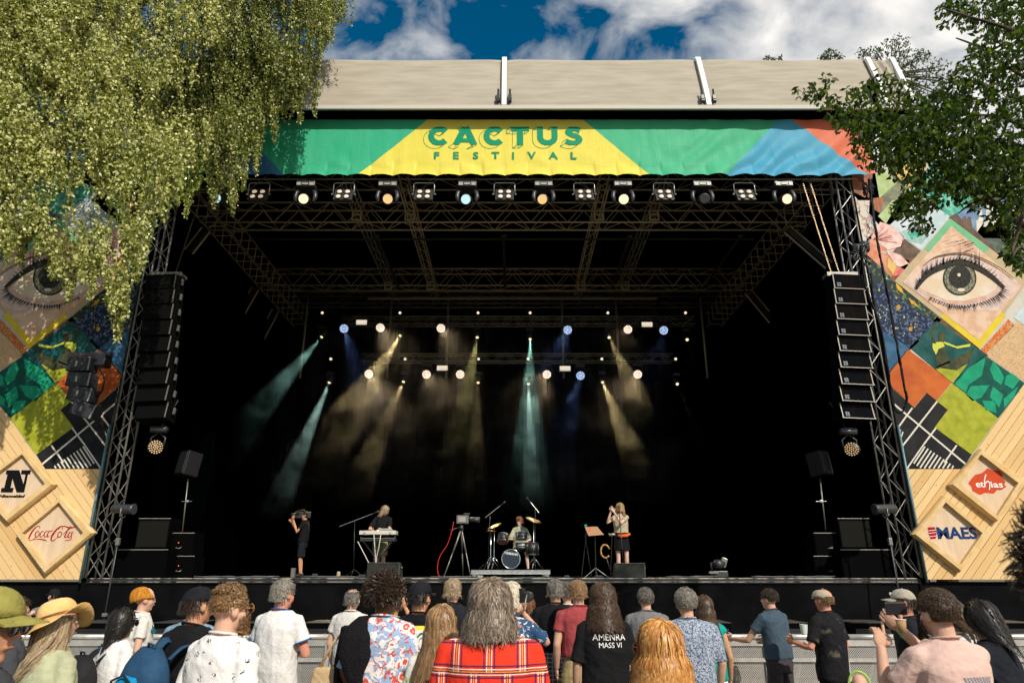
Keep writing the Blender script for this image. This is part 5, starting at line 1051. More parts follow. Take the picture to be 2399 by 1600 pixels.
def person(label, px, ytop, Y, shirt, pants, skin_='light', yaw=0, turn=0, tilt=0, fem=False, W_=1.0, L=None, R_=None, sleeve=0.55, hairf=None, cap=None, hidden=0.0, vox=0.013, pose_h=None, shorts=False, shoe=(0.03, .03, .03), hem=0.80, loose=0.6, group='audience seen from behind', z0=0.0, X=None, collar=None, lean=0.0, amp=0.015, extra=None, hcurl=(0.5, 0.5), hsides=(None, None), point=(None, None), beard=None, glasses=None, bscale=1.0, seated=False, cat='person', skirt=None):
    top = P(px, ytop, Y); h = (top.z - z0 - hidden) if pose_h is None else pose_h; s_ = h / 1.75
    root = thing('person', label, cat, (top.x if X is None else X, Y, z0), R(yaw), group); root.scale = (s_, s_, s_)
    Mh = Matrix.Translation((0, 0.02 * 0 + math.sin(R(lean)) * 0.5, -(1 - math.cos(R(lean))) * 0.55)) @ Matrix.Translation((0, -.01, HZ)) @ Matrix.Rotation(R(turn), 4, 'Z') @ Matrix.Rotation(R(tilt), 4, 'X') @ Matrix.Translation((0, 0, -.022)) @ Matrix.Scale(HS, 4) @ Matrix.Translation((0, .01, -HZ))
    Ml = Matrix.Translation((0, 0, .95)) @ Matrix.Rotation(R(-lean), 4, 'X') @ Matrix.Translation((0, 0, -.95))
    if lean: Mh = Ml @ Matrix.Translation((0, -.01, HZ)) @ Matrix.Rotation(R(turn), 4, 'Z') @ Matrix.Rotation(R(tilt + lean), 4, 'X') @ Matrix.Translation((0, 0, -.022)) @ Matrix.Scale(HS, 4) @ Matrix.Translation((0, .01, -HZ))
    SX = (0.152 if fem else 0.178) * W_; sk = skin(skin_, SKIN[skin_])
    arms = []
    for sd_, a in ((-1, L), (1, R_)):
        e, w = a if a else ((ARM[0][0] - (.02 if fem else 0) + (W_ - 1) * .18, ARM[0][1], ARM[0][2]), (ARM[1][0] - (.01 if fem else 0) + (W_ - 1) * .18, ARM[1][1], ARM[1][2]))
        sgn = sd_ if not a else sd_; sh = Ml @ Vector((sd_ * SX, -.01, 1.395)); arms.append((sd_, sh, Vector((sd_ * e[0], e[1], e[2])), Vector((sd_ * w[0], w[1], w[2]))))
    b = MB(); headform(b, fem, Mh); nk = Mh @ Vector((0, -.012, 1.57)); nb = Ml @ Vector((0, -.02, 1.43)); b.tube([nb, (nb + nk) / 2 + Vector((0, -.004, 0)), nk], [.056, .048, .050] if fem else [.062, .056, .057], 14)
    t0 = len(b.v); torso(b, W_ * 0.90, fem, -0.012)
    for i in range(t0, len(b.v)): b.v[i] = tuple(Ml @ Vector(b.v[i]))
    k = 0.88 if fem else 1.0
    for sd_, sh, e, w in arms: b.tube([sh, sh.lerp(e, .5), e, e.lerp(w, .35), w], [.048 * k, .046 * k, .040 * k, .039 * k, .026 * k], 12); b.ell(sh, (.048 * k, .05 * k, .046 * k), None, 12, 8)
    legs = [((sx * .09, 0, .86), (sx * .10, .02, .50), (sx * .10, -.02, .09)) for sx in (-1, 1)]
    if seated: legs = [((sx * .10, 0.05, .86 - .0), (sx * .16, .42, .80), (sx * .20, .40, .40)) for sx in (-1, 1)]
    for a, m_, c in legs:
        b.tube([a, Vector(a).lerp(Vector(m_), .5), m_, Vector(m_).lerp(Vector(c), .35), c], [.085, .07, .050, .050, .033], 12); b.ell(Vector(c) + Vector((0, .06, -.05)), (.04, .11, .035))
    me = solid(b, vox, 2, 'body'); me.materials.clear(); me.materials.append(sk); me.polygons.foreach_set('use_smooth', [True] * len(me.polygons))
    # hands with five fingers are joined on to the same mesh
    hb = MB()
    for i, (sd_, sh, e, w) in enumerate(arms):
        hs = hsides[i] if hsides[i] is not None else (Vector((0, 1, 0)) if (w - e).normalized().z < -0.5 else Vector((0, 0, 1))); hand(hb, w - (w - e).normalized() * .005, (w - e), hs, hcurl[i], 0.15, 1.0 * (0.9 if fem else 1), point[i])
    bm = bmesh.new(); bm.from_mesh(me); hm = hb.mesh('hands', [sk], True); bm.from_mesh(hm); bm.to_mesh(me); bm.free(); bpy.data.meshes.remove(hm); me.name = 'body'
    for p in me.polygons: p.use_smooth = True
    link('body', me, root)
    # eyes and brows
    for sx in (-1, 1):
        m = MB(); m.ell(Mh @ Vector((sx * .031, .083, 1.634)), (.0125, .008, .0075), Mh.to_3x3(), 10, 6); m.build('eye', mat('eye_ball', (.30, .26, .22), .25), root, True)
        m = MB(); m.ell(Mh @ Vector((sx * .033, .090, 1.652)), (.019, .005, .0035), Mh.to_3x3(), 8, 6); m.build('brow', mat('brow', (.035, .02, .012), .7), root, True)
    m = MB(); m.ell(Mh @ Vector((0, .0945, 1.575)), (.021, .005, .005), Mh.to_3x3(), 8, 6); m.build('mouth', mat('lips', (.38, .14, .11), .45), root, True)
    if shirt is not None:
        b = MB(); t0 = len(b.v); torso(b, W_, fem, 0.017, hem, 1.49, loose)
        for i in range(t0, len(b.v)): b.v[i] = tuple(Ml @ Vector(b.v[i]))
        for sd_, sh, e, w in arms:
            if sleeve <= 0: continue
            f = sleeve; p1 = sh.lerp(e, min(1, f)); r1 = (.070 if f < 1 else .052) * k
            pts = [sh + Vector((-sd_ * .04, 0, 0.0)), sh, sh.lerp(e, .5 * min(1, f)), p1]; rs = [.064 * k, .066 * k, .066 * k, r1 * 1.03]
            if f > 1: pts.append(e.lerp(w, f - 1)); rs.append(.042 * k)
            b.tube(pts, rs, 14); b.ell(sh + Vector((0, 0, -.002)), (.064 * k, .068 * k, .064 * k), None, 12, 8); b.tube([sh + Vector((-sd_ * .01, 0, .02)), Ml @ Vector((sd_ * .045, -.02, 1.462))], [.045, .034], 10)
        me = solid(b, max(vox, 0.011), 3, 'shirt'); folds(me, amp, int(px) + 7); me.materials.clear(); me.materials.append(shirt)
        for p in me.polygons: p.use_smooth = True
        me.name = 'shirt'; sh_o = link('shirt', me, root)
        m = MB(); m.tube([Ml @ Vector((math.cos(a) * (.076 if not fem else .068), -.016 + math.sin(a) * (.074 if not fem else .066), 1.490 - .012 * math.sin(a))) for a in np.linspace(0, 2 * math.pi, 18, endpoint=False)], .007, 6, closed=True); m.build('collar', collar or shirt, root, True)
    if pants is not None:
        b = MB()
        if seated: b.ell((0, 0, .86), (.17, .14, .10))
        else: b.loft([ring(z, hw * W_, hd * W_ * .98) for z, hw, hd in ((.76, .165, .125), (.85, .180, .132), (.95, .168, .122), (1.0, .158, .114))])
        for a, m_, c in legs:
            a, m_, c = Vector(a) * 1, Vector(m_), Vector(c); a.x *= W_
            if shorts: b.tube([a, a.lerp(m_, .5), a.lerp(m_, .97)], [.102, .098, .094], 14)
            else: b.tube([a, a.lerp(m_, .5), m_, m_.lerp(c, .5), c + Vector((0, 0, .01))], [.100, .086, .068, .062, .058], 14)
        if skirt: b = MB(); b.loft([ring(z, hw, hd) for z, hw, hd in ((.62, .20, .16), (.75, .185, .145), (.90, .172, .13), (1.0, .15, .11), (1.03, .14, .10))])
        me = solid(b, max(vox, .014), 3, 'trousers'); folds(me, .006, int(px) + 3); me.materials.clear(); me.materials.append(pants); nm = 'skirt' if skirt else ('shorts' if shorts else 'trousers'); me.name = nm
        for p in me.polygons: p.use_smooth = True
        link(nm, me, root)
    for a, m_, c in legs:
        m = MB(); c = Vector(c); m.ell(c + Vector((0, .065, -.048)), (.048, .13, .042), None, 14, 8); m.ell(c + Vector((0, -.01, -.02)), (.045, .06, .05), None, 12, 8); m.build('shoe', mat('shoe_%d' % int(sum(shoe) * 100), shoe, .6), root, True)
    if hairf:
        hf = dict(hairf); (hf.setdefault('zmax', 0.12) if cap else None); col = hf.pop('col'); base = hf.pop('base', 0.004); na = hf.pop('na', .004); scalp(root, Mh, col, fem, base, hf.get('bald', 0), hf.get('front', .42), hf.get('nape', -.70), na, int(px), 0, hf.get('zmax', 9)); hair(root, Mh, col, fem=fem, seed=int(px), **hf)
    if beard:
        g = np.random.default_rng(3); hair(root, Mh @ Matrix.Translation((0, .02, -.075)) , beard, n=700, length=.018, lift=.001, width=.0025, front=-9, nape=9, seed=int(px), steps=5)
    if glasses:
        gm = mat('glass_dark', (.02, .015, .01), .1); fm = mat('frame_tortoise', (.30, .11, .02), .3) if glasses == 'tortoise' else gm
        for sx in (-1, 1):
            m = MB(); m.ell(Mh @ Vector((sx * .034, .104, 1.634)), (.028, .004, .022), Mh.to_3x3(), 12, 6); m.build('lens', gm, root, True)
            m = MB(); m.tube([Mh @ Vector((sx * (.034 + .030 * math.cos(a)), .105, 1.634 + .024 * math.sin(a))) for a in np.linspace(0, 6.28, 14, endpoint=False)], .0035, 5, closed=True); m.rod(Mh @ Vector((sx * .064, .100, 1.638)), Mh @ Vector((sx * .083, 0, 1.635)), .003, 5); m.build('glasses_frame', fm, root, True)
    if cap: cap(root, Mh)
    if extra: extra(root, Mh, Ml)
    return root
def cap_fn(col, brim_dir=1, kind='baseball', band=None, c2=None):
    cm = mat('cap_%s_%d_%d' % (kind, int(col[0] * 999), int(col[1] * 999)), col, .85, col2=c2 or tuple(x * .75 for x in col), scale=14, bump=.6, bscale=30)
    def fn(root, Mh):
        m = MB(); n = 26; rings = []
        fw = 0.115 if kind == 'flat' else 0.108
        for t in np.linspace(0, 1, 9):
            a = t * math.pi / 2 * 0.985; rr_ = math.cos(a) ** (0.75 if kind != 'flat' else 0.6); z = 1.675 + (.088 if kind != 'flat' else .075) * math.sin(a) - .01
            rings.append([Mh @ Vector((.090 * rr_ * math.cos(q) * (1.06 if kind == 'flat' else 1), -.008 + fw * rr_ * math.sin(q) + (.018 * rr_ if kind == 'flat' else 0), z + (-.018 * math.sin(q) * 0 if kind != 'flat' else .0) - .02 * (1 - t) * (1 if math.sin(q) * brim_dir < 0 else 0) * abs(math.sin(q)))) for q in np.linspace(0, 2 * math.pi, n, endpoint=False)])
        m.loft(rings); m.build('cap_crown', cm, root, True)
        m = MB(); out = []; L_ = .105 if kind == 'baseball' else .055
        for r_ in (0.0, 0.5, 1.0):
            row = []
            for q in np.linspace(-0.95, 0.95, 13):
                x = .084 * math.sin(q) * (1 + .06 * r_); y = brim_dir * (.088 * math.cos(q) + L_ * r_ * math.cos(q * 1.15)); row.append(Vector((x, y - .008, 1.672 - .012 * r_ * 1.2 - .022 * (math.sin(q) ** 2) * (1 if kind == 'baseball' else .5))))
            out.append(row)
        vs = [Mh @ p for row in out for p in row] + [Mh @ (p - Vector((0, 0, .005))) for row in out for p in row]; nn = 13; fs = []
        for o_ in (0, 39):
            for r_ in range(2):
                for k in range(12): fs.append((o_ + r_ * nn + k, o_ + r_ * nn + k + 1, o_ + (r_ + 1) * nn + k + 1, o_ + (r_ + 1) * nn + k))
        for k in range(12): fs.append((26 + k, 27 + k, 39 + 27 + k, 39 + 26 + k))
        m.add(vs, fs); m.build('cap_brim', cm, root, True)
        m = MB(); m.ell(Mh @ Vector((0, -.008, 1.754)), (.009, .009, .005), None, 8, 6); m.build('cap_button', cm, root, True)
        if brim_dir > 0 and kind == 'baseball':
            m = MB(); m.tube([Mh @ Vector((.050 * math.cos(a), -.108 + .01 * abs(math.cos(a)), 1.655 + .020 * math.sin(a))) for a in np.linspace(0, math.pi, 9)], .004, 5); m.build('cap_strap', cm, root, True)
        if band: m = MB(); m.bbox(Mh @ Vector((0.02, .092 * brim_dir, 1.705)), (.05, .02, .028), .004, Mh.to_3x3()); m.build('cap_patch', mat('cap_patch', (.7, .7, .68), .6), root)
    return fn
def strap_on(shirt_root, pts, w, mtl, name='strap', th=.004):
    m = MB(); Pp = [Vector(p) for p in catmull(pts, 6)]; vs = []
    for i, p in enumerate(Pp):
        t = (Pp[min(i + 1, len(Pp) - 1)] - Pp[max(i - 1, 0)]).normalized(); o_ = (p - Vector((0, 0, p.z * .0 + 1.2))); o_.z *= .2; s_ = t.cross(o_).normalized(); nrm = s_.cross(t).normalized()
        vs += [p - s_ * w / 2, p + s_ * w / 2, p + s_ * w / 2 + nrm * th, p - s_ * w / 2 + nrm * th]
    fs = []
    for i in range(len(Pp) - 1):
        for k in range(4): fs.append((i * 4 + k, i * 4 + (k + 1) % 4, i * 4 + 4 + (k + 1) % 4, i * 4 + 4 + k))
    m.add(vs, fs + [(0, 1, 2, 3)]); return m.build(name, mtl, shirt_root, True)
def print_on_back(root, body, zc, w, mtl, xo=0.0, bold=.02, name='lettering'):
    sh = [c for c in root.children if c.name.startswith('shirt')][0]; me0 = sh.data; bv = BVHTree.FromPolygons([v.co for v in me0.vertices], [list(p.vertices) for p in me0.polygons])
    me = text_mesh(body, 1.0, bold, extrude=0.0)
    bm = bmesh.new(); bm.from_mesh(me); bmesh.ops.subdivide_edges(bm, edges=[e for e in bm.edges if e.calc_length() > .12], cuts=2); bmesh.ops.triangulate(bm, faces=bm.faces[:]); bm.to_mesh(me); bm.free()
    co = get_co(me); k = w / (co[:, 0].max() - co[:, 0].min())
    for v in me.vertices:
        x, z = v.co.x * k + xo, zc + v.co.y * k; hit = bv.ray_cast(Vector((x, -1, z)), Vector((0, 1, 0))); v.co = (hit[0] + Vector((0, -.005, 0))) if hit[0] is not None else Vector((x, -.14, z))
    me.materials.append(mtl); return link(name, me, root)
# ================================================================== barrier, pit boxes
def holes(N, L, co):
    return None
M_perf = bpy.data.materials.new('perforated_aluminium'); M_perf.use_nodes = True
def _perf():
    N = M_perf.node_tree.nodes; L = M_perf.node_tree.links; b = N['Principled BSDF']; b.inputs['Roughness'].default_value = .45; b.inputs['Metallic'].default_value = .5
    tc = N.new('ShaderNodeTexCoord'); sp = N.new('ShaderNodeSeparateXYZ'); L.new(tc.outputs['Object'], sp.inputs[0]); p = 0.030
    X, Z = sp.outputs[0], sp.outputs[2]
    def dist(ox, oz):
        fx = nmath(N, L, 'SUBTRACT', nmath(N, L, 'FRACT', nmath(N, L, 'ADD', nmath(N, L, 'DIVIDE', X, p), ox)), .5); fz = nmath(N, L, 'SUBTRACT', nmath(N, L, 'FRACT', nmath(N, L, 'ADD', nmath(N, L, 'DIVIDE', Z, p), oz)), .5)
        return nmath(N, L, 'LESS_THAN', nmath(N, L, 'ADD', nmath(N, L, 'MULTIPLY', fx, fx), nmath(N, L, 'MULTIPLY', fz, fz)), .055)
    h = nmath(N, L, 'MAXIMUM', dist(0, 0), dist(.5, .5))
    n = N.new('ShaderNodeTexNoise'); n.inputs['Scale'].default_value = 5; L.new(tc.outputs['Object'], n.inputs['Vector'])
    L.new(nmix(N, L, n.outputs['Fac'], (.50, .48, .44), (.38, .36, .33)), b.inputs['Base Color'])
    L.new(nmath(N, L, 'SUBTRACT', 1.0, h), b.inputs['Alpha'])
_perf()
M_bar = mat('barrier_aluminium', (.58, .56, .52), .4, .5, col2=(.44, .42, .39), scale=6)
YBAR = 9.9; zb_ = 1.06
def barrier_unit():
    t = thing('crowd_barrier', '', 'barrier'); w = 0.97
    m = MB(); m.tube([(-w / 2, 0, zb_ - .03), (w / 2, 0, zb_ - .03)], .035, 10); m.build('top_rail', M_bar, t, True)
    m = MB(); m.box((0, .0, zb_ - .105), (w - .10, .02, .075)); m.build('top_channel', M_bar, t)
    for sx in (-1, 1): m = MB(); m.box((sx * (w / 2 - .035), 0, (zb_ - .07) / 2), (.06, .05, zb_ - .07)); m.build('post', M_bar, t)
    z = zb_ - .155
    for hgt in (.13, .25, .25):
        m = MB(); m.box((0, .012, z - hgt / 2), (w - .13, .004, hgt)); m.build('perforated_panel', M_perf, t)
        m = MB(); m.box((0, 0, z - hgt - .025), (w - .13, .05, .045)); m.build('crossbar', M_bar, t); z -= hgt + .05
    m = MB(); m.box((0, -.45, .012), (w - .02, .9, .012)); m.build('foot_plate', M_bar, t)
    m = MB(); m.rod((0, .03, .9), (0, .75, .03), .02, 6); m.box((0, .4, .012), (w - .1, .8, .012)); m.build('rear_brace', M_bar, t)
    return t
u0 = barrier_unit(); xs0 = P(606, 1485, YBAR).x
where = {-4: 'at the left edge beside the man in the olive cap', -3: 'behind the woman in the straw coloured hat', -2: 'behind the person with the green and black backpack', -1: 'behind the man with the blue backpack', 0: 'behind the blond man in the printed white shirt', 1: 'beside the folded arm of the man in the white ringer shirt', 2: 'behind the person with the big dark afro', 3: 'hidden mostly by the person in the black cap and painted shirt', 4: 'behind the man in the red plaid shirt', 5: 'behind the man with the checked waist wrap', 6: 'behind the person with long dark curls', 7: 'behind the copper haired woman', 8: 'in full view left of the man leaning on the rail', 9: 'under the leaning man', 10: 'between the leaning man and the man in the flat cap', 11: 'right of the man in the flat cap', 12: 'behind the man holding up a phone', 13: 'behind the dark haired woman at the right'}
for i in range(-4, 14):
    o = u0 if i == -4 else copy_tree(u0); o.location = (xs0 + (i + .5) * 0.97, YBAR + 0.02 * math.sin(i * 2.1), 0); tag(o, 'perforated aluminium crowd barrier ' + where[i], 'barrier', 'crowd barriers in front of the stage')
M_sub = mat('sub_black', (.0014, .0014, .0016), .8, spec=.04)
for k, (ua, ub, lb) in enumerate(((175, 262, 'behind the straw coloured hat'), (360, 470, 'behind the denim shirt'), (575, 660, 'left of the white ringer shirt'), (715, 800, 'right of the white ringer shirt'), (1130, 1240, 'behind the child with the striped top'), (1660, 1712, 'right of the teal top'), (1838, 1892, 'between the leaning man and the flat cap'), (1995, 2090, 'left of the raised phone'), (2320, 2420, 'behind the dark haired woman'))):
    a, b_ = P(ua, 1455, 13.2), P(ub, 1455, 13.2); t = thing('pit_subwoofer', 'black bass loudspeaker box in the pit ' + lb, 'loudspeaker', ((a.x + b_.x) / 2, 13.6, 0), 0, 'bass boxes in the pit'); w = b_.x - a.x
    m = MB(); m.bbox((0, 0, .50), (w, .8, .99), .01); m.build('cabinet', M_sub, t); m = MB(); m.box((0, -.40, .998), (w, .025, .012)); m.box((0, 0, 1.0), (w - .02, .76, .008)); m.build('top_edge', mat('sub_edge', (.05, .048, .045), .5, .2), t); m = MB(); m.box((0, -.405, .5), (w - .1, .006, .8)); m.build('grille', M_blk, t)
    m = MB(); m.tube([(w / 2 - .06, -.41, .70), (w / 2 - .06, -.44, .72), (w / 2 - .06, -.44, .80), (w / 2 - .06, -.41, .82)], .01, 5); m.build('handle', M_gedge, t)
# ================================================================== cloth patterns
def stripe(N, L, c, per, off, hw): return nmath(N, L, 'LESS_THAN', nmath(N, L, 'ABSOLUTE', nmath(N, L, 'SUBTRACT', nmath(N, L, 'FRACT', nmath(N, L, 'DIVIDE', nmath(N, L, 'ADD', c, off + per * 20.5), per)), .5)), hw / per)
def plaid(N, L, co):
    sp = N.new('ShaderNodeSeparateXYZ'); L.new(co, sp.inputs[0]); X, Z = sp.outputs[0], sp.outputs[2]
    s1 = nmath(N, L, 'LESS_THAN', Z, 1.315)
    X2 = nmath(N, L, 'MULTIPLY_ADD', s1, 0.075, X)
    c = (.72, .042, .018); col = nmix(N, L, nmath(N, L, 'MULTIPLY', stripe(N, L, X2, .165, 0, .026), .35), c, (.35, .02, .02))
    col = nmix(N, L, nmath(N, L, 'MULTIPLY', stripe(N, L, Z, .15, .03, .024), .35), col, (.35, .02, .02))
    for ax in ((X2, .165, 0), (Z, .15, .03)):
        for o_, w, cc in ((.026, .0035, (.02, .02, .07)), (-.026, .0035, (.02, .02, .07)), (.012, .0022, (.8, .74, .62)), (-.012, .0022, (.8, .74, .62)), (.0, .0016, (.7, .5, .1))): col = nmix(N, L, nmath(N, L, 'MULTIPLY', stripe(N, L, ax[0], ax[1], ax[2] + o_, w), .88), col, cc)
    seam = nmath(N, L, 'LESS_THAN', nmath(N, L, 'ABSOLUTE', nmath(N, L, 'SUBTRACT', Z, 1.315)), .004); return nmix(N, L, nmath(N, L, 'MULTIPLY', seam, .7), col, (.15, .01, .02))
def vor(N, L, co, sc, rnd=1, feat='F1'):
    v = N.new('ShaderNodeTexVoronoi'); v.inputs['Scale'].default_value = sc; v.inputs['Randomness'].default_value = rnd; v.feature = feat; L.new(co, v.inputs['Vector']); return v
def nz(N, L, co, sc, d=3, dist=0):
    n = N.new('ShaderNodeTexNoise'); n.inputs['Scale'].default_value = sc; n.inputs['Detail'].default_value = d; n.inputs['Distortion'].default_value = dist; L.new(co, n.inputs['Vector']); return n.outputs['Fac']
def aloha(N, L, co):
    v = vor(N, L, co, 9.5); d = nmath(N, L, 'ADD', v.outputs['Distance'], nmath(N, L, 'MULTIPLY', nz(N, L, co, 38, 2), .42))
    leafn = nmath(N, L, 'GREATER_THAN', nz(N, L, co, 13, 2, 1.6), .53)
    c = nmix(N, L, leafn, (.27, .38, .56), (.74, .66, .62)); c = nmix(N, L, nmath(N, L, 'GREATER_THAN', nz(N, L, co, 17, 2, 2.2), .58), c, (.52, .09, .06))
    c = nmix(N, L, nmath(N, L, 'LESS_THAN', d, .60), c, (.78, .70, .66)); c = nmix(N, L, nmath(N, L, 'LESS_THAN', d, .46), c, (.66, .10, .07)); return nmix(N, L, nmath(N, L, 'LESS_THAN', d, .28), c, (.8, .66, .6))
def glyphs(N, L, co):
    v = vor(N, L, co, 12.5, .5); m = nmath(N, L, 'MULTIPLY', nmath(N, L, 'LESS_THAN', v.outputs['Distance'], .24), nmath(N, L, 'GREATER_THAN', nz(N, L, co, 95, 0, .2), .50)); return nmix(N, L, m, (.76, .73, .70), (.04, .04, .045))
def leafy(N, L, co): return nmix(N, L, nmath(N, L, 'GREATER_THAN', nz(N, L, co, 70, 2, 1.8), .5), (.05, .08, .15), (.42, .46, .52))
def navyflor(N, L, co):
    c = nmix(N, L, nmath(N, L, 'GREATER_THAN', nz(N, L, co, 22, 3, 1.4), .60), (.03, .075, .16), (.62, .58, .52)); return nmix(N, L, nmath(N, L, 'GREATER_THAN', nz(N, L, co, 15, 2, 1), .68), c, (.62, .16, .07))
def jacket(N, L, co):
    c = nmix(N, L, nmath(N, L, 'GREATER_THAN', nz(N, L, co, 7, 2, 1.5), .56), (.64, .62, .57), (.42, .46, .22)); return nmix(N, L, nmath(N, L, 'GREATER_THAN', nz(N, L, co, 26, 2, 1.5), .64), c, (.06, .07, .09))
def graphic(N, L, co):
    sp = N.new('ShaderNodeSeparateXYZ'); L.new(co, sp.inputs[0]); Z, X = sp.outputs[2], sp.outputs[0]
    inside = nmath(N, L, 'MULTIPLY', nmath(N, L, 'MULTIPLY', nmath(N, L, 'LESS_THAN', Z, 1.40), nmath(N, L, 'GREATER_THAN', Z, 1.02)), nmath(N, L, 'LESS_THAN', nmath(N, L, 'ABSOLUTE', X), .155))
    c = nmix(N, L, nmath(N, L, 'GREATER_THAN', nz(N, L, co, 9, 2, 2.4), .53), (.70, .66, .60), (.02, .16, .12)); c = nmix(N, L, nmath(N, L, 'GREATER_THAN', nz(N, L, co, 7, 1, 1), .62), c, (.66, .42, .42))
    c = nmix(N, L, nmath(N, L, 'GREATER_THAN', Z, 1.368), c, (.72, .60, .06)); return nmix(N, L, inside, (.008, .008, .009), c)
def pinkprint(N, L, co):
    sp = N.new('ShaderNodeSeparateXYZ'); L.new(co, sp.inputs[0]); Z, X = sp.outputs[2], sp.outputs[0]
    i = nmath(N, L, 'MULTIPLY', nmath(N, L, 'MULTIPLY', nmath(N, L, 'LESS_THAN', Z, 1.31), nmath(N, L, 'GREATER_THAN', Z, .98)), nmath(N, L, 'MULTIPLY', nmath(N, L, 'GREATER_THAN', X, -.06), nmath(N, L, 'LESS_THAN', X, .13)))
    d = nmath(N, L, 'MULTIPLY_ADD', Z, .4, X); l1 = stripe(N, L, d, .020, 0, .0026); l2 = stripe(N, L, nmath(N, L, 'MULTIPLY_ADD', X, .4, nmath(N, L, 'MULTIPLY', Z, -1.0)), .012, 0, .003)
    c = nmix(N, L, nmath(N, L, 'MAXIMUM', l1, nmath(N, L, 'MULTIPLY', l2, .5)), (.02, .13, .22), (.62, .36, .28)); return nmix(N, L, i, (.60, .41, .35), c)
def wrapcloth(N, L, co):
    sp = N.new('ShaderNodeSeparateXYZ'); L.new(co, sp.inputs[0]); s_ = nmath(N, L, 'MAXIMUM', stripe(N, L, sp.outputs[2], .04, 0, .006), stripe(N, L, sp.outputs[0], .05, 0, .006)); return nmix(N, L, nmath(N, L, 'MULTIPLY', s_, .8), (.05, .048, .05), (.3, .28, .28))
def stripes_kid(N, L, co):
    sp = N.new('ShaderNodeSeparateXYZ'); L.new(co, sp.inputs[0]); return nmix(N, L, stripe(N, L, sp.outputs[2], .07, 0, .02), (.66, .62, .58), (.10, .12, .2))
def bumpy(m, sc=28, st_=.35):
    N = m.node_tree.nodes; L = m.node_tree.links; tc = N.new('ShaderNodeTexCoord'); n = N.new('ShaderNodeTexNoise'); n.inputs['Scale'].default_value = sc; n.inputs['Detail'].default_value = 4; L.new(tc.outputs['Object'], n.inputs['Vector']); bp = N.new('ShaderNodeBump'); bp.inputs['Strength'].default_value = st_; bp.inputs['Distance'].default_value = .02; L.new(n.outputs['Fac'], bp.inputs['Height']); L.new(bp.outputs[0], N['Principled BSDF'].inputs['Normal']); return m
PT = {n_: bumpy(node_mat('cloth_' + n_, f, .85)) for n_, f in dict(red_plaid=plaid, floral=aloha, glyph=glyphs, leafy=leafy, navy_floral=navyflor, jacket=jacket, graphic=graphic, pink_print=pinkprint, wrap=wrapcloth, kid_stripes=stripes_kid).items()}
CB = cloth('black', (.010, .010, .011)); CBn = cloth('navy_black', (.014, .016, .022)); CW = cloth('white', (.74, .72, .69)); CG = cloth('charcoal', (.055, .058, .066)); CG2 = cloth('mid_grey', (.17, .165, .17))
JEAN = cloth('dark_denim', (.015, .022, .04)); KHAKI = cloth('khaki', (.42, .32, .15)); GRB = cloth('grey_blue', (.055, .085, .115))
# ================================================================== accessories
def long_hair(col, n=1300, length=.42, **k): return dict(col=col, n=n, length=length, steps=14, width=.0035, lift=.006, nape=-.75, **k)
def short_hair(col, n=1100, length=.035, **k):
    d = dict(col=col, n=n, length=length, steps=5, width=.0028, lift=.005, jit=.0025); d.update(k); return d
def backpack(label, root, pos, size, c1, c2, c3, straps=True, rot=0, c4=None):
    Mw = root.matrix_basis if False else Matrix.Translation(root.location) @ root.rotation_euler.to_matrix().to_4x4() @ Matrix.Diagonal((*root.scale, 1))
    t = thing('backpack', label, 'backpack'); t.matrix_basis = Mw @ Matrix.Translation(pos) @ Matrix.Rotation(R(rot), 4, 'Y'); w, d, h = size
    def sup(cx, cy, cz, w, d, h, top=.6):
        m = MB(); R_ = []
        for t_ in np.linspace(0, 1, 11):
            k = (1 - max(0, (t_ - top) / (1 - top)) ** 2.4 * .55) * (1 - max(0, (.12 - t_) / .12) ** 2 * .25); kd = (1 - max(0, (t_ - top) / (1 - top)) ** 2 * .6)
            R_.append([Vector((cx, cy, 0)) + Vector((v.x, v.y, cz - h / 2 + h * t_)) for v in ring(0, w / 2 * k, d / 2 * kd)])
        m.loft(R_); return m
    M1, M2, M3 = [mat('pack_%d_%d_%d' % tuple(int(x * 99) for x in c), c, .7, col2=tuple(x * .7 for x in c), scale=8, bump=.5, bscale=14) for c in (c1, c2, c3)]
    for nm, mm, mb in (('main_compartment', M1, sup(0, 0, 0, w, d, h)), ('front_pocket', M2, sup(0, -d * .48, -h * .10, w * .78, d * .42, h * .66, .5)), ('lower_pocket', M3 if c4 is None else M2, sup(0, -d * .62, -h * .26, w * .62, d * .3, h * .3))):
        me = mb.mesh(nm, mm, True); folds(me, .006, 3); o = link(nm, me, t)
        md = None
    m = MB(); m.tube([(-w * .36, -d * .58, -h * .42), (-w * .40, -d * .62, -h * .1), (-w * .30, -d * .62, h * .16), (0, -d * .64, h * .25), (w * .30, -d * .62, h * .16), (w * .40, -d * .62, -h * .1), (w * .36, -d * .58, -h * .42)], .007, 6); m.build('zip', M_blk, t, True)
    m = MB(); m.tube([(-.03, .0, h * .48), (-.03, -.01, h * .54), (.03, -.01, h * .54), (.03, 0, h * .48)], .008, 6); m.build('grab_handle', M1, t, True)
    for sx in (-1, 1):
        m = MB(); m.bbox((sx * w * .22, -d * .80, -h * .08), (.028, .012, .05), .003); m.bbox((sx * w * .22, -d * .72, -h * .08), (.022, .1, .015), .003); m.build('buckle', M3, t)
    m = MB(); m.box((0, -d * .79, -h * .05), (w * .8, .006, .026)); m.build('compression_strap', M3, t)
    if straps:
        for sx in (-1, 1): strap_on(t, [(sx * .075, d * .30, h * .40), (sx * .095, d * .5 + .04, h * .5 + .02), (sx * .115, d * .5 + .14, h * .46), (sx * .13, d * .5 + .24, h * .2)], .055, M1, 'shoulder_strap', .012)
    return t
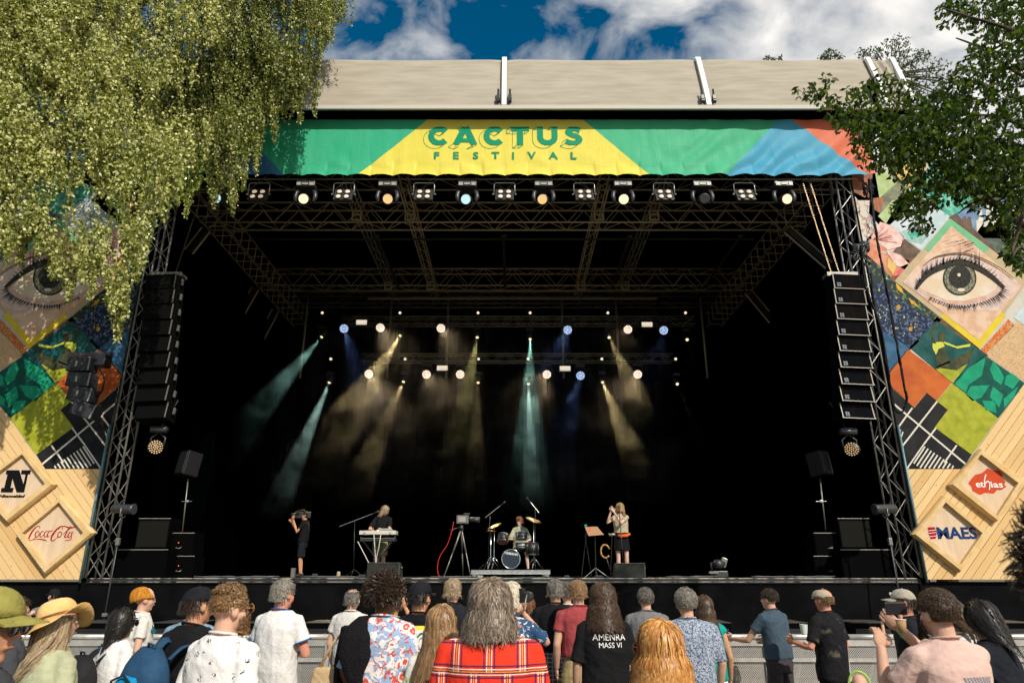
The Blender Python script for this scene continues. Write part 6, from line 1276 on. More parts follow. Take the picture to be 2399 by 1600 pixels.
def strawhat(root, Mh):
    Mt = Mh @ Matrix.Translation((0, -.01, 1.665)) @ Matrix.Rotation(R(14), 4, 'X') @ Matrix.Rotation(R(-16), 4, 'Y') @ Matrix.Scale(.88, 4); hm = mat('hat_straw', (.60, .34, .10), .85, col2=(.74, .50, .22), scale=7, detail=8, bump=.5, bscale=22); m = MB(); n = 40; R_ = []
    for t in np.linspace(0, 1, 10):
        a = t * math.pi / 2 * .98; rr_ = math.cos(a) ** .5; R_.append([Mt @ Vector((.100 * rr_ * math.cos(q) * (1 + .04 * math.sin(3 * q)), .118 * rr_ * math.sin(q), .108 * math.sin(a) - .012 * math.exp(-((math.cos(q)) ** 2) * 6) * (t > .8))) for q in np.linspace(0, 2 * math.pi, n, endpoint=False)])
    m.loft(R_); m.build('hat_crown', hm, root, True)
    R_ = []
    for r_ in np.linspace(0, 1, 6):
        R_.append([Mt @ Vector(((.098 + .085 * r_) * math.cos(q), (.114 + .085 * r_) * math.sin(q), -.008 - .050 * r_ * (1 - .5 * math.cos(2 * q - .6)) + .075 * r_ * r_ * math.exp(-((q - .9) / .55) ** 2) + .008 * math.sin(5 * q) * r_)) for q in np.linspace(0, 2 * math.pi, n, endpoint=False)])
    R2 = [[p - (Mt.to_3x3() @ Vector((0, 0, .004))) for p in row] for row in reversed(R_)]; m = MB(); m.loft(R_ + R2, False); m.build('hat_brim', hm, root, True)
    m = MB(); m.tube([Mt @ Vector((.101 * math.cos(q), .119 * math.sin(q), .004)) for q in np.linspace(0, 2 * math.pi, 30, endpoint=False)], .0035, 5, closed=True); m.build('hat_cord', mat('hat_cord', (.18, .08, .05), .8), root, True)
def beanie(root, Mh):
    bm_ = mat('beanie_mustard', (.62, .27, .035), .9, col2=(.40, .14, .02), scale=20, bump=.9, bscale=40, stretch=(3, 3, .4)); m = MB(); R_ = []
    for t in np.linspace(0, 1, 12):
        a = t * math.pi / 2 * .98; rr_ = math.cos(a) ** .7; R_.append([Mh @ Vector((.092 * rr_ * math.cos(q), -.02 - .035 * math.sin(a * 1.6) + .115 * rr_ * math.sin(q), 1.640 + .118 * math.sin(a) - .045 * (1 - t) * (math.sin(q) < 0) * abs(math.sin(q)))) for q in np.linspace(0, 2 * math.pi, 28, endpoint=False)])
    m.loft(R_); me = m.mesh('beanie', bm_, True); folds(me, .006, 8); link('beanie', me, root)
# ================================================================== the audience, nearest first
def arm(ex, ey, ez, wx, wy, wz): return ((ex, ey, ez), (wx, wy, wz))
CR = arm(.27, .03, 1.14, .06, .20, 1.16)      # folded
t1 = person('person close to the camera in an olive cap and dark sunglasses looking right', -14, 1352, 2.5, CG, JEAN, 'tan', yaw=-82, hairf=None, cap=cap_fn((.30, .27, .07), 1, c2=(.20, .18, .045)), glasses='dark', vox=.008, hidden=.015, tilt=-4)
person('person in a dark grey shirt with folded arms behind the olive cap', 40, 1392, 4.9, CG, JEAN, 'light', yaw=-50, hairf=short_hair('brown'), R_=CR, L=CR, sleeve=.7, W_=1.1)
person('person in a black cap down in the pit stretching out an arm', 130, 1377, 12.4, CG2, JEAN, 'light', yaw=75, hairf=short_hair('black', n=300), cap=cap_fn((.012, .012, .014), 1, band=True), R_=arm(.35, .25, 1.32, .30, .55, 1.22), L=arm(.42, -.05, 1.34, .62, .12, 1.20), sleeve=.9)
person('woman in a wide straw coloured hat and pale green shirt with long ash blond hair', 148, 1401, 4.2, cloth('pale_green', (.42, .43, .27)), JEAN, 'light', yaw=-28, turn=-22, fem=True, W_=1.12, hairf=long_hair('ashblond', n=900, length=.40, tie=(-.10, -.13, 1.30)), cap=strawhat, sleeve=.75, vox=.011)
k5_ = person('person with sleek dark hair and glasses in a white shirt', 293, 1421, 5.8, CW, JEAN, 'tan', yaw=-34, fem=True, hairf=dict(col='black', n=1100, length=.20, steps=10, width=.004, lift=.008, nape=-.6, tie=(0, -.10, 1.50)), sleeve=1.3, glasses='dark', vox=.012)
backpack('black and lime green backpack worn over a white shirt', k5_, (-.06, -.25, 1.10), (.34, .24, .56), (.02, .02, .022), (.24, .32, .05), (.04, .04, .045))
k6 = person('woman in a mustard slouch beanie and pale shirt by the barrier', 345, 1372, 7.6, cloth('pale_grey', (.62, .60, .56)), JEAN, 'light', yaw=-55, fem=True, W_=1.1, hairf=None, cap=beanie, sleeve=.6, hidden=.0)
backpack('small teal backpack on the woman in the mustard beanie', k6, (0, -.20, 1.20), (.26, .16, .42), (.01, .11, .13), (.02, .14, .15), (.015, .05, .08))
k7 = person('man in a black cap and black shirt wearing a blue backpack', 474, 1369, 5.0, CB, JEAN, 'tan', yaw=-26, turn=-12, W_=1.12, lean=6, hairf=short_hair('dkbrown', n=500), cap=cap_fn((.014, .014, .017), 1), sleeve=.7, vox=.011, X=P(455, 1369, 5.0).x)
backpack('blue backpack with a bright blue pocket and lime straps', k7, (.02, -.30, 1.10), (.34, .24, .56), (.025, .075, .15), (.01, .30, .58), (.34, .52, .10), rot=8)
person('person in a light denim shirt half hidden behind the black cap', 462, 1385, 6.6, cloth('light_denim', (.22, .33, .42), (.15, .24, .33)), JEAN, 'light', yaw=-10, W_=1.12, hairf=short_hair('brown'))
person('blond man with tortoise sunglasses in a white shirt with small black prints', 545, 1366, 4.15, PT['glyph'], JEAN, 'light', yaw=-30, turn=-14, W_=1.08, hairf=short_hair('sandy', n=1700, length=.012, front=.5, nape=-.45, base=-.002, lift=.001, na=.001, afro=0), glasses='tortoise', sleeve=.75, vox=.010, collar=CW, extra=lambda r_, Mh, Ml: hair(r_, Mh, 'sandy', n=520, afro=.022, front=.62, nape=.55, seed=4, width=.004, steps=7), beard='sandy')
p10 = person('grey haired man in a white ringer shirt and dark jeans standing with folded arms', 668, 1353, 6.5, CW, JEAN, 'red', yaw=-22, turn=-10, R_=CR, L=CR, W_=1.04, hairf=short_hair('grey', n=1300, bald=1), sleeve=.62, collar=cloth('royal_blue', (.03, .10, .30)), hem=.90, vox=.011)
m = MB()
for sd_ in (-1, 1):
    e, w = Vector((sd_ * .27, .03, 1.14)), Vector((sd_ * .06, .2, 1.16)); sh = Vector((sd_ * .178 * 1.04, -.01, 1.395)); c = sh.lerp(e, .60); ax = (e - sh).normalized(); up = ax.orthogonal().normalized(); s2 = ax.cross(up); m.tube([c + (up * math.cos(a) + s2 * math.sin(a)) * .073 for a in np.linspace(0, 6.283, 16, endpoint=False)], .007, 5, closed=True)
m.build('cuff', cloth('royal_blue', (.03, .10, .30)), p10, True)
m = MB(); m.bbox((-.09, -.150, .945), (.055, .008, .028), .003); m.build('back_patch', mat('patch_pale', (.6, .55, .48), .7), p10)
p11 = person('balding man in a pale grey shirt left of the big afro', 838, 1377, 8.4, cloth('pale_grey', (.62, .60, .56)), JEAN, 'light', yaw=-10, hairf=short_hair('greydk', n=800, bald=2), X=P(828, 1377, 8.4).x)
p12 = person('person with a big dark afro in a blue and red floral shirt', 903, 1352, 5.4, PT['floral'], CB, 'brown', yaw=-8, turn=-10, W_=1.05, hairf=dict(col='dkbrown', n=3800, afro=.072, steps=9, width=.0042, base=.045, na=.010, front=.28, nape=-.55), sleeve=.95, hem=.74, vox=.010, hidden=0)
# black knitted cloth thrown over the left shoulder
b = MB(); b.loft([ring(z, w, d, y, 16, x) for z, w, d, y, x in ((1.02, .03, .02, -.16, -.10), (1.12, .07, .03, -.165, -.13), (1.24, .12, .045, -.15, -.14), (1.36, .13, .075, -.10, -.14), (1.44, .10, .10, -.03, -.13), (1.49, .06, .09, .0, -.11))]); b.tube([(-.24, -.02, 1.42), (-.27, .0, 1.2), (-.28, .02, .85)], [.06, .07, .06], 10)
me = solid(b, .012, 2, 'shoulder_cloth'); folds(me, .010, 5); me.materials.clear(); me.materials.append(mat('black_knit', (.010, .009, .010), .95, bump=.8, bscale=70)); link('shoulder_cloth', me, p12)
t = thing('tote_bag', 'beige cotton tote bag hanging beside the black shoulder cloth', 'bag', (P(770, 1550, 5.5).x, 5.5, .72)); b = MB(); b.loft([ring(z, w, .05, 0, 16) for z, w in ((.0, .10), (.04, .15), (.25, .15), (.42, .12), (.46, .10))]); me = solid(b, .014, 2, 'pouch'); folds(me, .014, 2); me.materials.clear(); me.materials.append(cloth('beige_cotton', (.56, .40, .22))); link('pouch', me, t)
m = MB(); m.tube([(-.07, 0, .44), (.02, 0, .62), (.10, 0, .70), (.12, 0, .74)], .012, 6); m.tube([(.07, 0, .44), (.11, .02, .6), (.13, .02, .74)], .012, 6); m.build('strap', cloth('beige_cotton', (.56, .40, .22)), t, True)
person('person in a mint shirt raising an arm beside the afro', 925, 1386, 7.6, cloth('mint', (.24, .42, .32)), JEAN, 'tan', fem=True, hairf=short_hair('dkbrown'), R_=arm(.24, .10, 1.36, .10, .16, 1.58), L=arm(.24, .10, 1.36, .08, .16, 1.55), sleeve=.6)
p13 = person('person in a black cap and black shirt with a bright painted back print', 1000, 1358, 6.2, PT['graphic'], JEAN, 'tan', yaw=-8, turn=-22, hairf=short_hair('black', n=600), cap=cap_fn((.013, .013, .016), 1), sleeve=.8, vox=.011, hem=.70, X=P(985, 1358, 6.2).x)
print_on_back(p13, 'RÄ', .955, .17, M_inkw, -.02, -.01)
person('woman with long straight dark blond hair in a pale printed jacket', 1036, 1411, 4.4, PT['jacket'], JEAN, 'pale', fem=True, yaw=-12, hairf=long_hair('sandy', n=1800, length=.46), sleeve=1.6, vox=.011, hcurl=(.6, .6))
person('person with short ash grey hair in a navy shirt', 1050, 1353, 8.0, CBn, JEAN, 'light', yaw=-14, hairf=short_hair('ashblond', n=1200, length=.06), W_=1.0, X=P(1062, 1353, 8.0).x)
person('broad man with shaggy grey brown hair in a bright red plaid shirt', 1150, 1356, 3.95, PT['red_plaid'], JEAN, 'light', W_=1.20, hairf=dict(col='greybrown', n=4400, length=.155, steps=11, width=.0028, lift=.011, rmax=1.5, nape=-.62, curl=.010, cf=34, base=.012, out=.1, bald=0), sleeve=1.7, vox=.010, amp=.006, loose=.4)
person('person with white blond hair and a navy floral shirt aiming a camera', 1188, 1359, 6.0, PT['navy_floral'], JEAN, 'light', fem=True, yaw=-18, hairf=short_hair('platinum', n=1100, length=.07), L=arm(.26, .12, 1.28, .05, .26, 1.50), R_=arm(.26, .12, 1.28, .03, .27, 1.48), sleeve=.8, vox=.012, X=P(1197, 1359, 6.0).x, W_=1.05)
c = P(1222, 1398, 5.95); t = thing('photo_camera', 'black photo camera with a strap held by the person in the navy floral shirt', 'camera', c, R(-30)); m = MB(); m.bbox((0, 0, 0), (.13, .06, .085), .012); m.build('camera_body', M_blk, t); m = MB(); m.tube([(0, .03, 0), (0, .14, 0)], [.033, .038], 14); m.build('camera_lens', M_blkm, t, True); m = MB(); m.bbox((0, 0, .052), (.05, .05, .03), .006); m.build('viewfinder', M_blk, t); m = MB(); m.tube([(-.06, -.02, .02), (-.09, -.03, -.08), (-.03, -.04, -.16), (.04, -.04, -.10), (.06, -.02, .02)], .007, 5); m.build('strap', M_gedge, t, True)
person('child with reddish brown hair and a striped top', 1238, 1397, 8.2, PT['kid_stripes'], JEAN, 'light', fem=True, yaw=-10, hairf=short_hair('redbrown', n=900, length=.05), W_=.9)
p20 = person('man in a black shirt with a checked wrap tied round his waist', 1300, 1354, 8.1, CB, CB, 'light', hairf=short_hair('greydk', n=1000, bald=1), W_=1.06, hem=.98)
b = MB(); b.loft([ring(z, w, d) for z, w, d in ((.50, .20, .15), (.70, .20, .15), (.88, .195, .145), (1.02, .178, .132))]); me = solid(b, .016, 2, 'waist_wrap'); folds(me, .009, 4); me.materials.clear(); me.materials.append(PT['wrap']); link('waist_wrap', me, p20)
person('person with small dark curls between the black and the dusty red shirt', 1328, 1366, 9.2, CW, JEAN, 'light', fem=True, hairf=dict(col='greydk', n=1200, afro=.035, steps=7, width=.004, base=.012, na=.008, front=.4, nape=-.5))
person('fair haired man in a dusty red shirt and khaki shorts', 1353, 1356, 7.6, cloth('dusty_red', (.34, .060, .065), (.26, .045, .05)), KHAKI, 'light', yaw=6, hairf=short_hair('sandy', n=1200, length=.03), hem=.92, shorts=True, W_=1.0)
p23 = person('person with long dark curls in a black shirt with white lettering', 1417, 1364, 6.1, CB, CB, 'light', yaw=4, hairf=dict(col='brown', n=2600, length=.22, steps=16, width=.0036, lift=.008, rmax=1.4, nape=-.75, curl=.016, cf=70, base=.010, out=.10), sleeve=.95, vox=.011, W_=1.12, hem=.76, fem=True, X=P(1410, 1364, 6.1).x)
print_on_back(p23, 'AMENRA', 1.315, .27, M_inkw, .015, -.002); print_on_back(p23, 'MASS VI', 1.262, .185, M_inkw, .02, -.002)
person('person with short grey curls in a mid grey shirt', 1511, 1376, 8.4, CG2, JEAN, 'light', yaw=-6, hairf=dict(col='greydk', n=1500, afro=.022, steps=7, width=.004, base=.006, na=.010, front=.4, nape=-.5), W_=1.12)
person('woman with glossy copper hair and sunglasses in a black top close by', 1538, 1445, 3.15, CB, JEAN, 'light', fem=True, yaw=26, hairf=dict(col='copper', n=5200, length=.30, steps=13, width=.0028, lift=.006, rmax=1.45, nape=-.75, base=.004, front=.5, out=.05, side_low=True, jit=.002), glasses='tortoise', vox=.010, sleeve=.8, W_=.98, X=P(1540, 1445, 3.15).x)
person('grey haired broad man in a small patterned blue shirt', 1604, 1376, 6.5, PT['leafy'], JEAN, 'light', W_=1.20, hairf=dict(col='grey', n=1900, afro=.022, steps=7, width=.004, base=.006, na=.008, front=.35, nape=-.55, bald=1), sleeve=1.0, hem=.70, vox=.011)
person('woman with straight brown hair in a teal sleeveless top', 1648, 1392, 7.4, cloth('teal_top', (.01, .30, .27)), CW, 'tan', fem=True, yaw=-8, hairf=long_hair('brown', n=1200, length=.36), sleeve=.12)
p28 = person('man in a grey blue shirt and dark shorts leaning on the barrier rail', 1806, 1378, 9.0, GRB, cloth('plum_grey', (.055, .045, .05)), 'light', yaw=30, turn=18, shorts=True, hairf=dict(col='dkbrown', n=1500, afro=.022, steps=7, width=.004, base=.006, na=.012, front=.45, nape=-.4), L=arm(.28, .22, 1.12, .26, .50, 1.12), R_=arm(.22, .05, 1.13, .10, .26, 1.10), lean=5, hem=.86, W_=1.06, hcurl=(.35, .35), hsides=(None, None))
def flat_beige(root, Mh): cap_fn((.44, .38, .28), 1, 'flat', c2=(.30, .26, .19))(root, Mh)
p29 = person('man in a beige flat cap and faded black shirt holding a cup', 1925, 1376, 8.1, cloth('faded_black', (.012, .012, .014), (.10, .085, .06), 9, ramp=(.62, .74)), CB, 'red', yaw=34, hairf=short_hair('sandy', n=500, length=.012), cap=flat_beige, L=arm(.33, .02, 1.12, .32, .24, 1.17), sleeve=.8, hem=.72, W_=1.12, hcurl=(.8, .4))
cpos = P(1884, 1476, 8.0); t = thing('drinks_cup', 'clear plastic cup of pale drink held by the man in the flat cap', 'cup', cpos); m = MB(); m.tube([(0, 0, -.05), (0, 0, .06)], [.030, .042], 16, cap=False); m.build('cup_wall', mat('cup_plastic', (.62, .66, .60), .2), t, True); m = MB(); m.cyl((0, 0, .045), (0, 0, 1), .038, .004, 16); m.build('drink', mat('drink_pale', (.45, .48, .36), .2), t)
person('man in a pale cap seen in profile behind the raised phone', 2110, 1376, 6.9, CBn, JEAN, 'red', yaw=68, hairf=short_hair('dkbrown', n=400), cap=cap_fn((.40, .36, .29), 1, band=True), W_=1.05)
p31 = person('bearded man in a pale pink shirt holding up a phone and a cup', 2186, 1376, 4.1, PT['pink_print'], JEAN, 'light', yaw=12, turn=6, hairf=dict(col='brown', n=2600, afro=.014, steps=6, width=.0032, base=.001, na=.006, front=.42, nape=-.6), beard='dkbrown', L=arm(.30, .14, 1.16, .225, .22, 1.43), R_=arm(.16, .16, 1.27, -.02, .30, 1.52), sleeve=.62, vox=.0095, W_=1.1, hcurl=(.75, .7), point=(0, None), hsides=(Vector((1, 0, .3)), Vector((0, -.2, 1))), collar=cloth('pale_pink', (.60, .41, .35)))
c = P(2099, 1425, 4.25); t = thing('phone', 'black phone held up level by the bearded man', 'phone', c, R(8)); m = MB(); m.bbox((0, 0, 0), (.135, .009, .068), .006); m.build('phone_body', M_blk, t); m = MB(); m.box((0, -.0052, 0), (.126, .001, .060)); m.build('screen', mat('phone_screen', (.02, .02, .025), .15), t)
c = P(2112, 1466, 4.05); t = thing('paper_cup', 'brown paper cup held in the same hand that points upward', 'cup', c); m = MB(); m.tube([(0, 0, -.035), (0, 0, .032)], [.020, .027], 18); m.build('cup_wall', mat('paper_brown', (.38, .23, .12), .7), t, True); m = MB(); m.tube([(math.cos(a) * .027, math.sin(a) * .027, .033) for a in np.linspace(0, 6.283, 18, endpoint=False)], .003, 5, closed=True); m.build('cup_rim', mat('paper_rim', (.66, .55, .42), .6), t, True)
m = MB(); m.tube([(.00 + .032 * math.cos(a), .285 + .015 * math.sin(a), 1.49 + .028 * math.sin(a)) for a in np.linspace(0, 6.283, 12, endpoint=False)], .008, 6, closed=True); m.build('wristband', mat('wristband_teal', (.05, .35, .25), .6, col2=(.5, .5, .1), scale=40), p31, True)
p32 = person('woman with a brown ponytail in a white top with a dark strap', 2222, 1400, 5.5, CW, CB, 'light', fem=True, yaw=14, hairf=dict(col='brown', n=1300, length=.42, steps=13, width=.004, lift=.008, nape=-.5, tie=(.03, -.16, 1.58)), sleeve=.3)
strap_on(p32, [(.10, -.10, 1.47), (.02, -.155, 1.32), (-.10, -.15, 1.12)], .05, M_blk, 'strap', .01)
person('woman with sleek black hair bending her head by the right barrier', 2300, 1405, 5.0, CBn, CB, 'tan', fem=True, yaw=30, tilt=-14, hairf=dict(col='black', n=1400, length=.24, steps=11, width=.004, lift=.012, nape=-.7, tie=(.0, -.12, 1.45)), W_=1.05)
p34 = person('very close person with dark curls and a black shirt cut off by the right edge', 2562, 1176, 1.55, CB, CB, 'tan', yaw=10, hairf=dict(col='dkbrown', n=2600, afro=.085, steps=9, width=.0034, base=.040, na=.012, front=-.2, nape=-1.1, side_low=True), vox=.009, W_=1.10, hidden=.02)
strap_on(p34, [(-.10, -.085, 1.475), (-.02, -.155, 1.36), (.06, -.17, 1.2), (.12, -.17, 1.0)], .12, cloth('sand_canvas', (.42, .34, .22)), 'strap', .012)
def muffs(root, Mh):
    gm = mat('muff_green', (.36, .62, .08), .5)
    for sx in (-1, 1): m = MB(); m.ell(Mh @ Vector((sx * .095, -.005, 1.62)), (.026, .040, .050), Mh.to_3x3(), 14, 10); m.build('ear_cup', gm, root, True)
    m = MB(); m.tube([Mh @ Vector((.098 * math.cos(a), -.005, 1.645 + .125 * math.sin(a))) for a in np.linspace(0, math.pi, 14)], .010, 6); m.build('headband', gm, root, True)
person('small child with bright green ear defenders at the bottom edge', 2010, 1574, 5.2, CW, JEAN, 'light', yaw=150, W_=.9, hairf=short_hair('sandy', n=800, length=.05), cap=muffs, fem=True)
# ================================================================== the band and the people working on stage
G = 'people on the stage'
c1 = person('cameraman in black shirt and dark shorts filming from the stage', 716, 1196, 20.3, CB, cloth('slate', (.012, .016, .022)), 'tan', yaw=100, shorts=True, hairf=short_hair('black', n=700), z0=ZD, group=G, L=arm(.20, .16, 1.16, .07, .30, 1.50), R_=arm(.24, .20, 1.20, .08, .34, 1.42), sleeve=.6, hcurl=(.6, .6), hem=.86)
c = P(704, 1206, 20.3); t = thing('shoulder_camera', 'black shoulder video camera held by the cameraman', 'camera', c, R(90)); m = MB(); m.bbox((0, -.08, 0), (.12, .42, .18), .02); m.build('camera_body', M_blkm, t); m = MB(); m.tube([(0, .12, -.01), (0, .26, -.01)], [.05, .07], 14); m.build('camera_lens', M_blk, t, True); m = MB(); m.tube([(0, .1, .09), (0, .08, .14), (0, -.1, .14), (0, -.12, .09)], .012, 6); m.build('carry_handle', M_blk, t, True); m = MB(); m.bbox((-.11, .06, .06), (.08, .12, .06), .01); m.build('viewfinder', M_blk, t)
c2 = person('keyboard player with shoulder length fair hair and a black shirt bending over the keys', 897, 1181, 18.9, CB, cloth('olive_shorts', (.25, .25, .10)), 'light', yaw=172, turn=55, tilt=-8, shorts=True, hairf=dict(col='ashblond', n=1500, length=.20, steps=10, width=.005, lift=.008, nape=-.7, base=.004, front=.55, side_low=True), z0=ZD, group=G, L=arm(.25, .14, 1.12, .14, .42, 1.08), R_=arm(.26, .14, 1.12, .08, .42, 1.08), lean=-9, sleeve=.8)
rt = P(1180, 1333, 18.0).z
c3 = person('drummer with red brown hair and a pale green shirt seated behind the kit', 1218, 1209, 19.3, cloth('sage', (.36, .38, .27), (.28, .30, .21)), CB, 'pale', yaw=180, turn=-32, shorts=True, seated=True, hairf=dict(col='redbrown', n=1200, length=.13, steps=8, width=.004, lift=.006, nape=-.6, front=.5), z0=rt - .40, group=G, L=arm(.27, .10, 1.14, .20, .36, 1.10), R_=arm(.27, .10, 1.14, .16, .38, 1.12), sleeve=.9, fem=True, hem=.84)
c4 = person('singer with long fair hair in a beige shirt and black skirt clapping above her shoulder', 1452, 1177, 17.5, cloth('beige_tee', (.46, .38, .27)), CB, 'pale', yaw=176, turn=-18, tilt=6, fem=True, skirt=True, hairf=dict(col='blond', n=1500, length=.26, steps=11, width=.0045, lift=.008, nape=-.7, base=.004, front=.72, curl=.006, cf=40, side_low=True), z0=ZD, group=G, R_=arm(.33, .16, 1.26, .24, .22, 1.52), L=arm(-.02, .24, 1.24, -.17, .26, 1.50), sleeve=.55, hem=1.02, hcurl=(.25, .25))
m = MB(); b = MB(); b.tube([(-.20, .10, 1.0), (-.10, .15, .955), (.04, .155, .945), (.10, .14, .965)], [.03, .042, .042, .02], 10); me = solid(b, .012, 2, 'hip_bag'); me.materials.clear(); me.materials.append(cloth('orange_nylon', (.72, .13, .02))); link('hip_bag', me, c4)
# riser
rx0, rx1 = P(1104, 1333, 18.0).x, P(1289, 1333, 18.0).x; t = thing('drum_riser', 'low wheeled drum riser with pale metal rim', 'riser', ((rx0 + rx1) / 2, 18.9, ZD)); xc, w = (rx0 + rx1) / 2, rx1 - rx0
m = MB(); m.box((xc, 18.9, rt - .02), (w, 1.8, .03)); child(m, 'deck', M_deck, t)
for y in (18.0, 19.8): m = MB(); m.box((xc, y, rt - .035), (w, .03, .03)); m.box((xc, y + .005, rt - .075), (w, .02, .055)); m.box((xc, y, rt - .11), (w, .03, .02)); child(m, 'rim', M_alu, t)
for x in (rx0 + .08, rx1 - .08):
    for y in (18.05, 19.75): m = MB(); m.box((x, y, rt - .14), (.10, .07, .05)); m.rod((x, y, rt - .1), (x, y, ZD + .06), .018, 6); m.cyl((x, y, ZD + .045), (1, 0, 0), .045, .03, 12); child(m, 'caster', M_alu, t)
# drum kit
kit = thing('drum_kit', 'black drum kit with chrome hardware and a lettered bass drum', 'drum kit', (P(1197, 1304, 18.45).x, 18.5, rt)); M_brz = mat('bronze', (.45, .30, .10), .28, .9); M_head = mat('drum_head', (.02, .03, .045), .3, spec=.5)
bc = P(1197, 1304, 18.4); br = .235
m = MB(); m.cyl((bc.x, 18.62, rt + .255), (0, 1, 0), br, .36, 28); child(m, 'bass_shell', M_blk, kit, True)
m = MB(); m.tube([(bc.x + br * math.cos(a), 18.42, rt + .255 + br * math.sin(a)) for a in np.linspace(0, 2 * math.pi, 36, endpoint=False)], .014, 6, closed=True); child(m, 'bass_hoop', M_chrome, kit, True)
m = MB(); m.cyl((bc.x, 18.425, rt + .255), (0, 1, 0), br - .01, .012, 28); child(m, 'bass_head', M_head, kit)
me = text_mesh('YAMAHA', .085, .002, 1.05); me.transform(Matrix.Translation((bc.x, 18.412, rt + .355)) @ Matrix.Rotation(R(8), 4, 'Y') @ Matrix.Rotation(math.pi / 2, 4, 'X')); me.materials.append(M_inkw); o = link('lettering', me, kit); o.matrix_parent_inverse = Matrix.Translation(kit.location).inverted()
def drum(uv, Y, r, h, axis, shell, headm, nm):
    c = P(*uv, Y); ax = Vector(axis).normalized(); m = MB(); m.cyl(c, ax, r, h, 22); child(m, nm, shell, kit, True)
    m = MB(); u_ = ax.orthogonal().normalized(); v_ = ax.cross(u_)
    for s_ in (-1, 1): m.tube([c + ax * s_ * h / 2 + (u_ * math.cos(a) + v_ * math.sin(a)) * (r + .004) for a in np.linspace(0, 2 * math.pi, 24, endpoint=False)], .008, 5, closed=True)
    for k in range(6): a = k * math.pi / 3; m.rod(c - ax * h / 2 + (u_ * math.cos(a) + v_ * math.sin(a)) * (r + .012), c + ax * h / 2 + (u_ * math.cos(a) + v_ * math.sin(a)) * (r + .012), .006, 4)
    child(m, 'drum_hoop', M_chrome, kit, True); m = MB(); m.cyl(c - ax * (h / 2 + .003), ax, r - .006, .004, 22); m.cyl(c + ax * (h / 2 + .003), ax, r - .006, .004, 22); child(m, 'drum_skin', headm, kit)
coral = mat('coral_head', (.55, .25, .15), .5)
drum((1178, 1261), 18.7, .14, .20, (.1, .45, 1), M_blk, coral, 'rack_tom'); drum((1222, 1256), 18.6, .15, .16, (0, .25, 1), M_blk, M_blk, 'second_tom'); drum((1222, 1278), 18.75, .15, .13, (0, .1, 1), M_chrome, mat('white_head', (.7, .7, .66), .5), 'snare'); drum((1246, 1285), 18.9, .17, .30, (0, .05, 1), M_blk, M_blk, 'floor_tom')
def cymbal(uv, Y, r, ax, foot=None):
    c = P(*uv, Y); ax = Vector(ax).normalized(); m = MB(); m.tube([c - ax * .012, c, c + ax * .012, c + ax * .02], [r, r * .6, .03, .01], 24); child(m, 'cymbal', M_brz, kit, True)
    m = MB(); m.tube([c, (c.x, c.y + .03, rt + .35), (c.x, c.y + .03, rt + .1)], .011, 6)
    for a in (0.3, 2.4, 4.5): m.rod((c.x, c.y + .03, rt + .33), (c.x + .24 * math.cos(a), c.y + .03 + .24 * math.sin(a), rt + .01), .009, 5)
    child(m, 'cymbal_stand', M_chrome, kit, True)
cymbal((1250, 1217), 19.0, .22, (.35, -.35, 1)); cymbal((1158, 1231), 18.9, .20, (-.4, -.3, 1)); cymbal((1150, 1243), 18.5, .15, (0, 0, 1))
def stand(name, label, base, top, cat='microphone stand', boom=None, mic=True, r=.009, mtl=None, feet=.28, group=None):
    mtl = mtl or M_steel; base, top = Vector(base), Vector(top); t = thing(name, label, cat, base, 0, group); m = MB(); m.tube([base + Vector((0, 0, .12)), top], r, 6); child(m, 'pole', mtl, t, True)
    for a in (.5, 2.6, 4.7): m = MB(); m.rod(base + Vector((0, 0, .20)), base + Vector((feet * math.cos(a), feet * math.sin(a), .008)), r * .8, 5); child(m, 'leg', mtl, t)
    if boom:
        a, b_ = Vector(boom[0]), Vector(boom[1]); m = MB(); m.rod(a, b_, r * .8, 5); child(m, 'boom', M_alu, t)
    if mic: p = Vector(boom[1]) if boom else top; d = (p - (Vector(boom[0]) if boom else base)).normalized(); m = MB(); m.tube([p, p + d * .12, p + d * .13, p + d * .17], [.012, .015, .026, .02], 10); child(m, 'microphone', M_blkm, t, True)
    return t
def fl(u, Y, z=None): p = P(u, 1345, Y); return Vector((p.x, Y, ZD if z is None else z))
stand('microphone_stand', 'boom microphone stand reaching over the keyboard player', fl(828, 18.0), P(831, 1221, 18.0), boom=(P(795, 1233, 18.0), P(873, 1203, 18.0)))
stand('microphone_stand', 'boom microphone stand over the left cymbal of the drum kit', fl(1143, 18.6, rt), P(1148, 1208, 18.6), boom=(P(1137, 1212, 18.6), P(1172, 1184, 18.6)))
stand('microphone_stand', 'boom microphone stand over the right cymbal of the drum kit', fl(1254, 19.2, rt), P(1254, 1190, 19.2), boom=(P(1263, 1201, 19.2), P(1243, 1176, 19.2)))
stand('microphone_stand', 'straight microphone stand in front of the singer', fl(1462, 17.0), P(1451, 1200, 17.15), mic=True, r=.011)
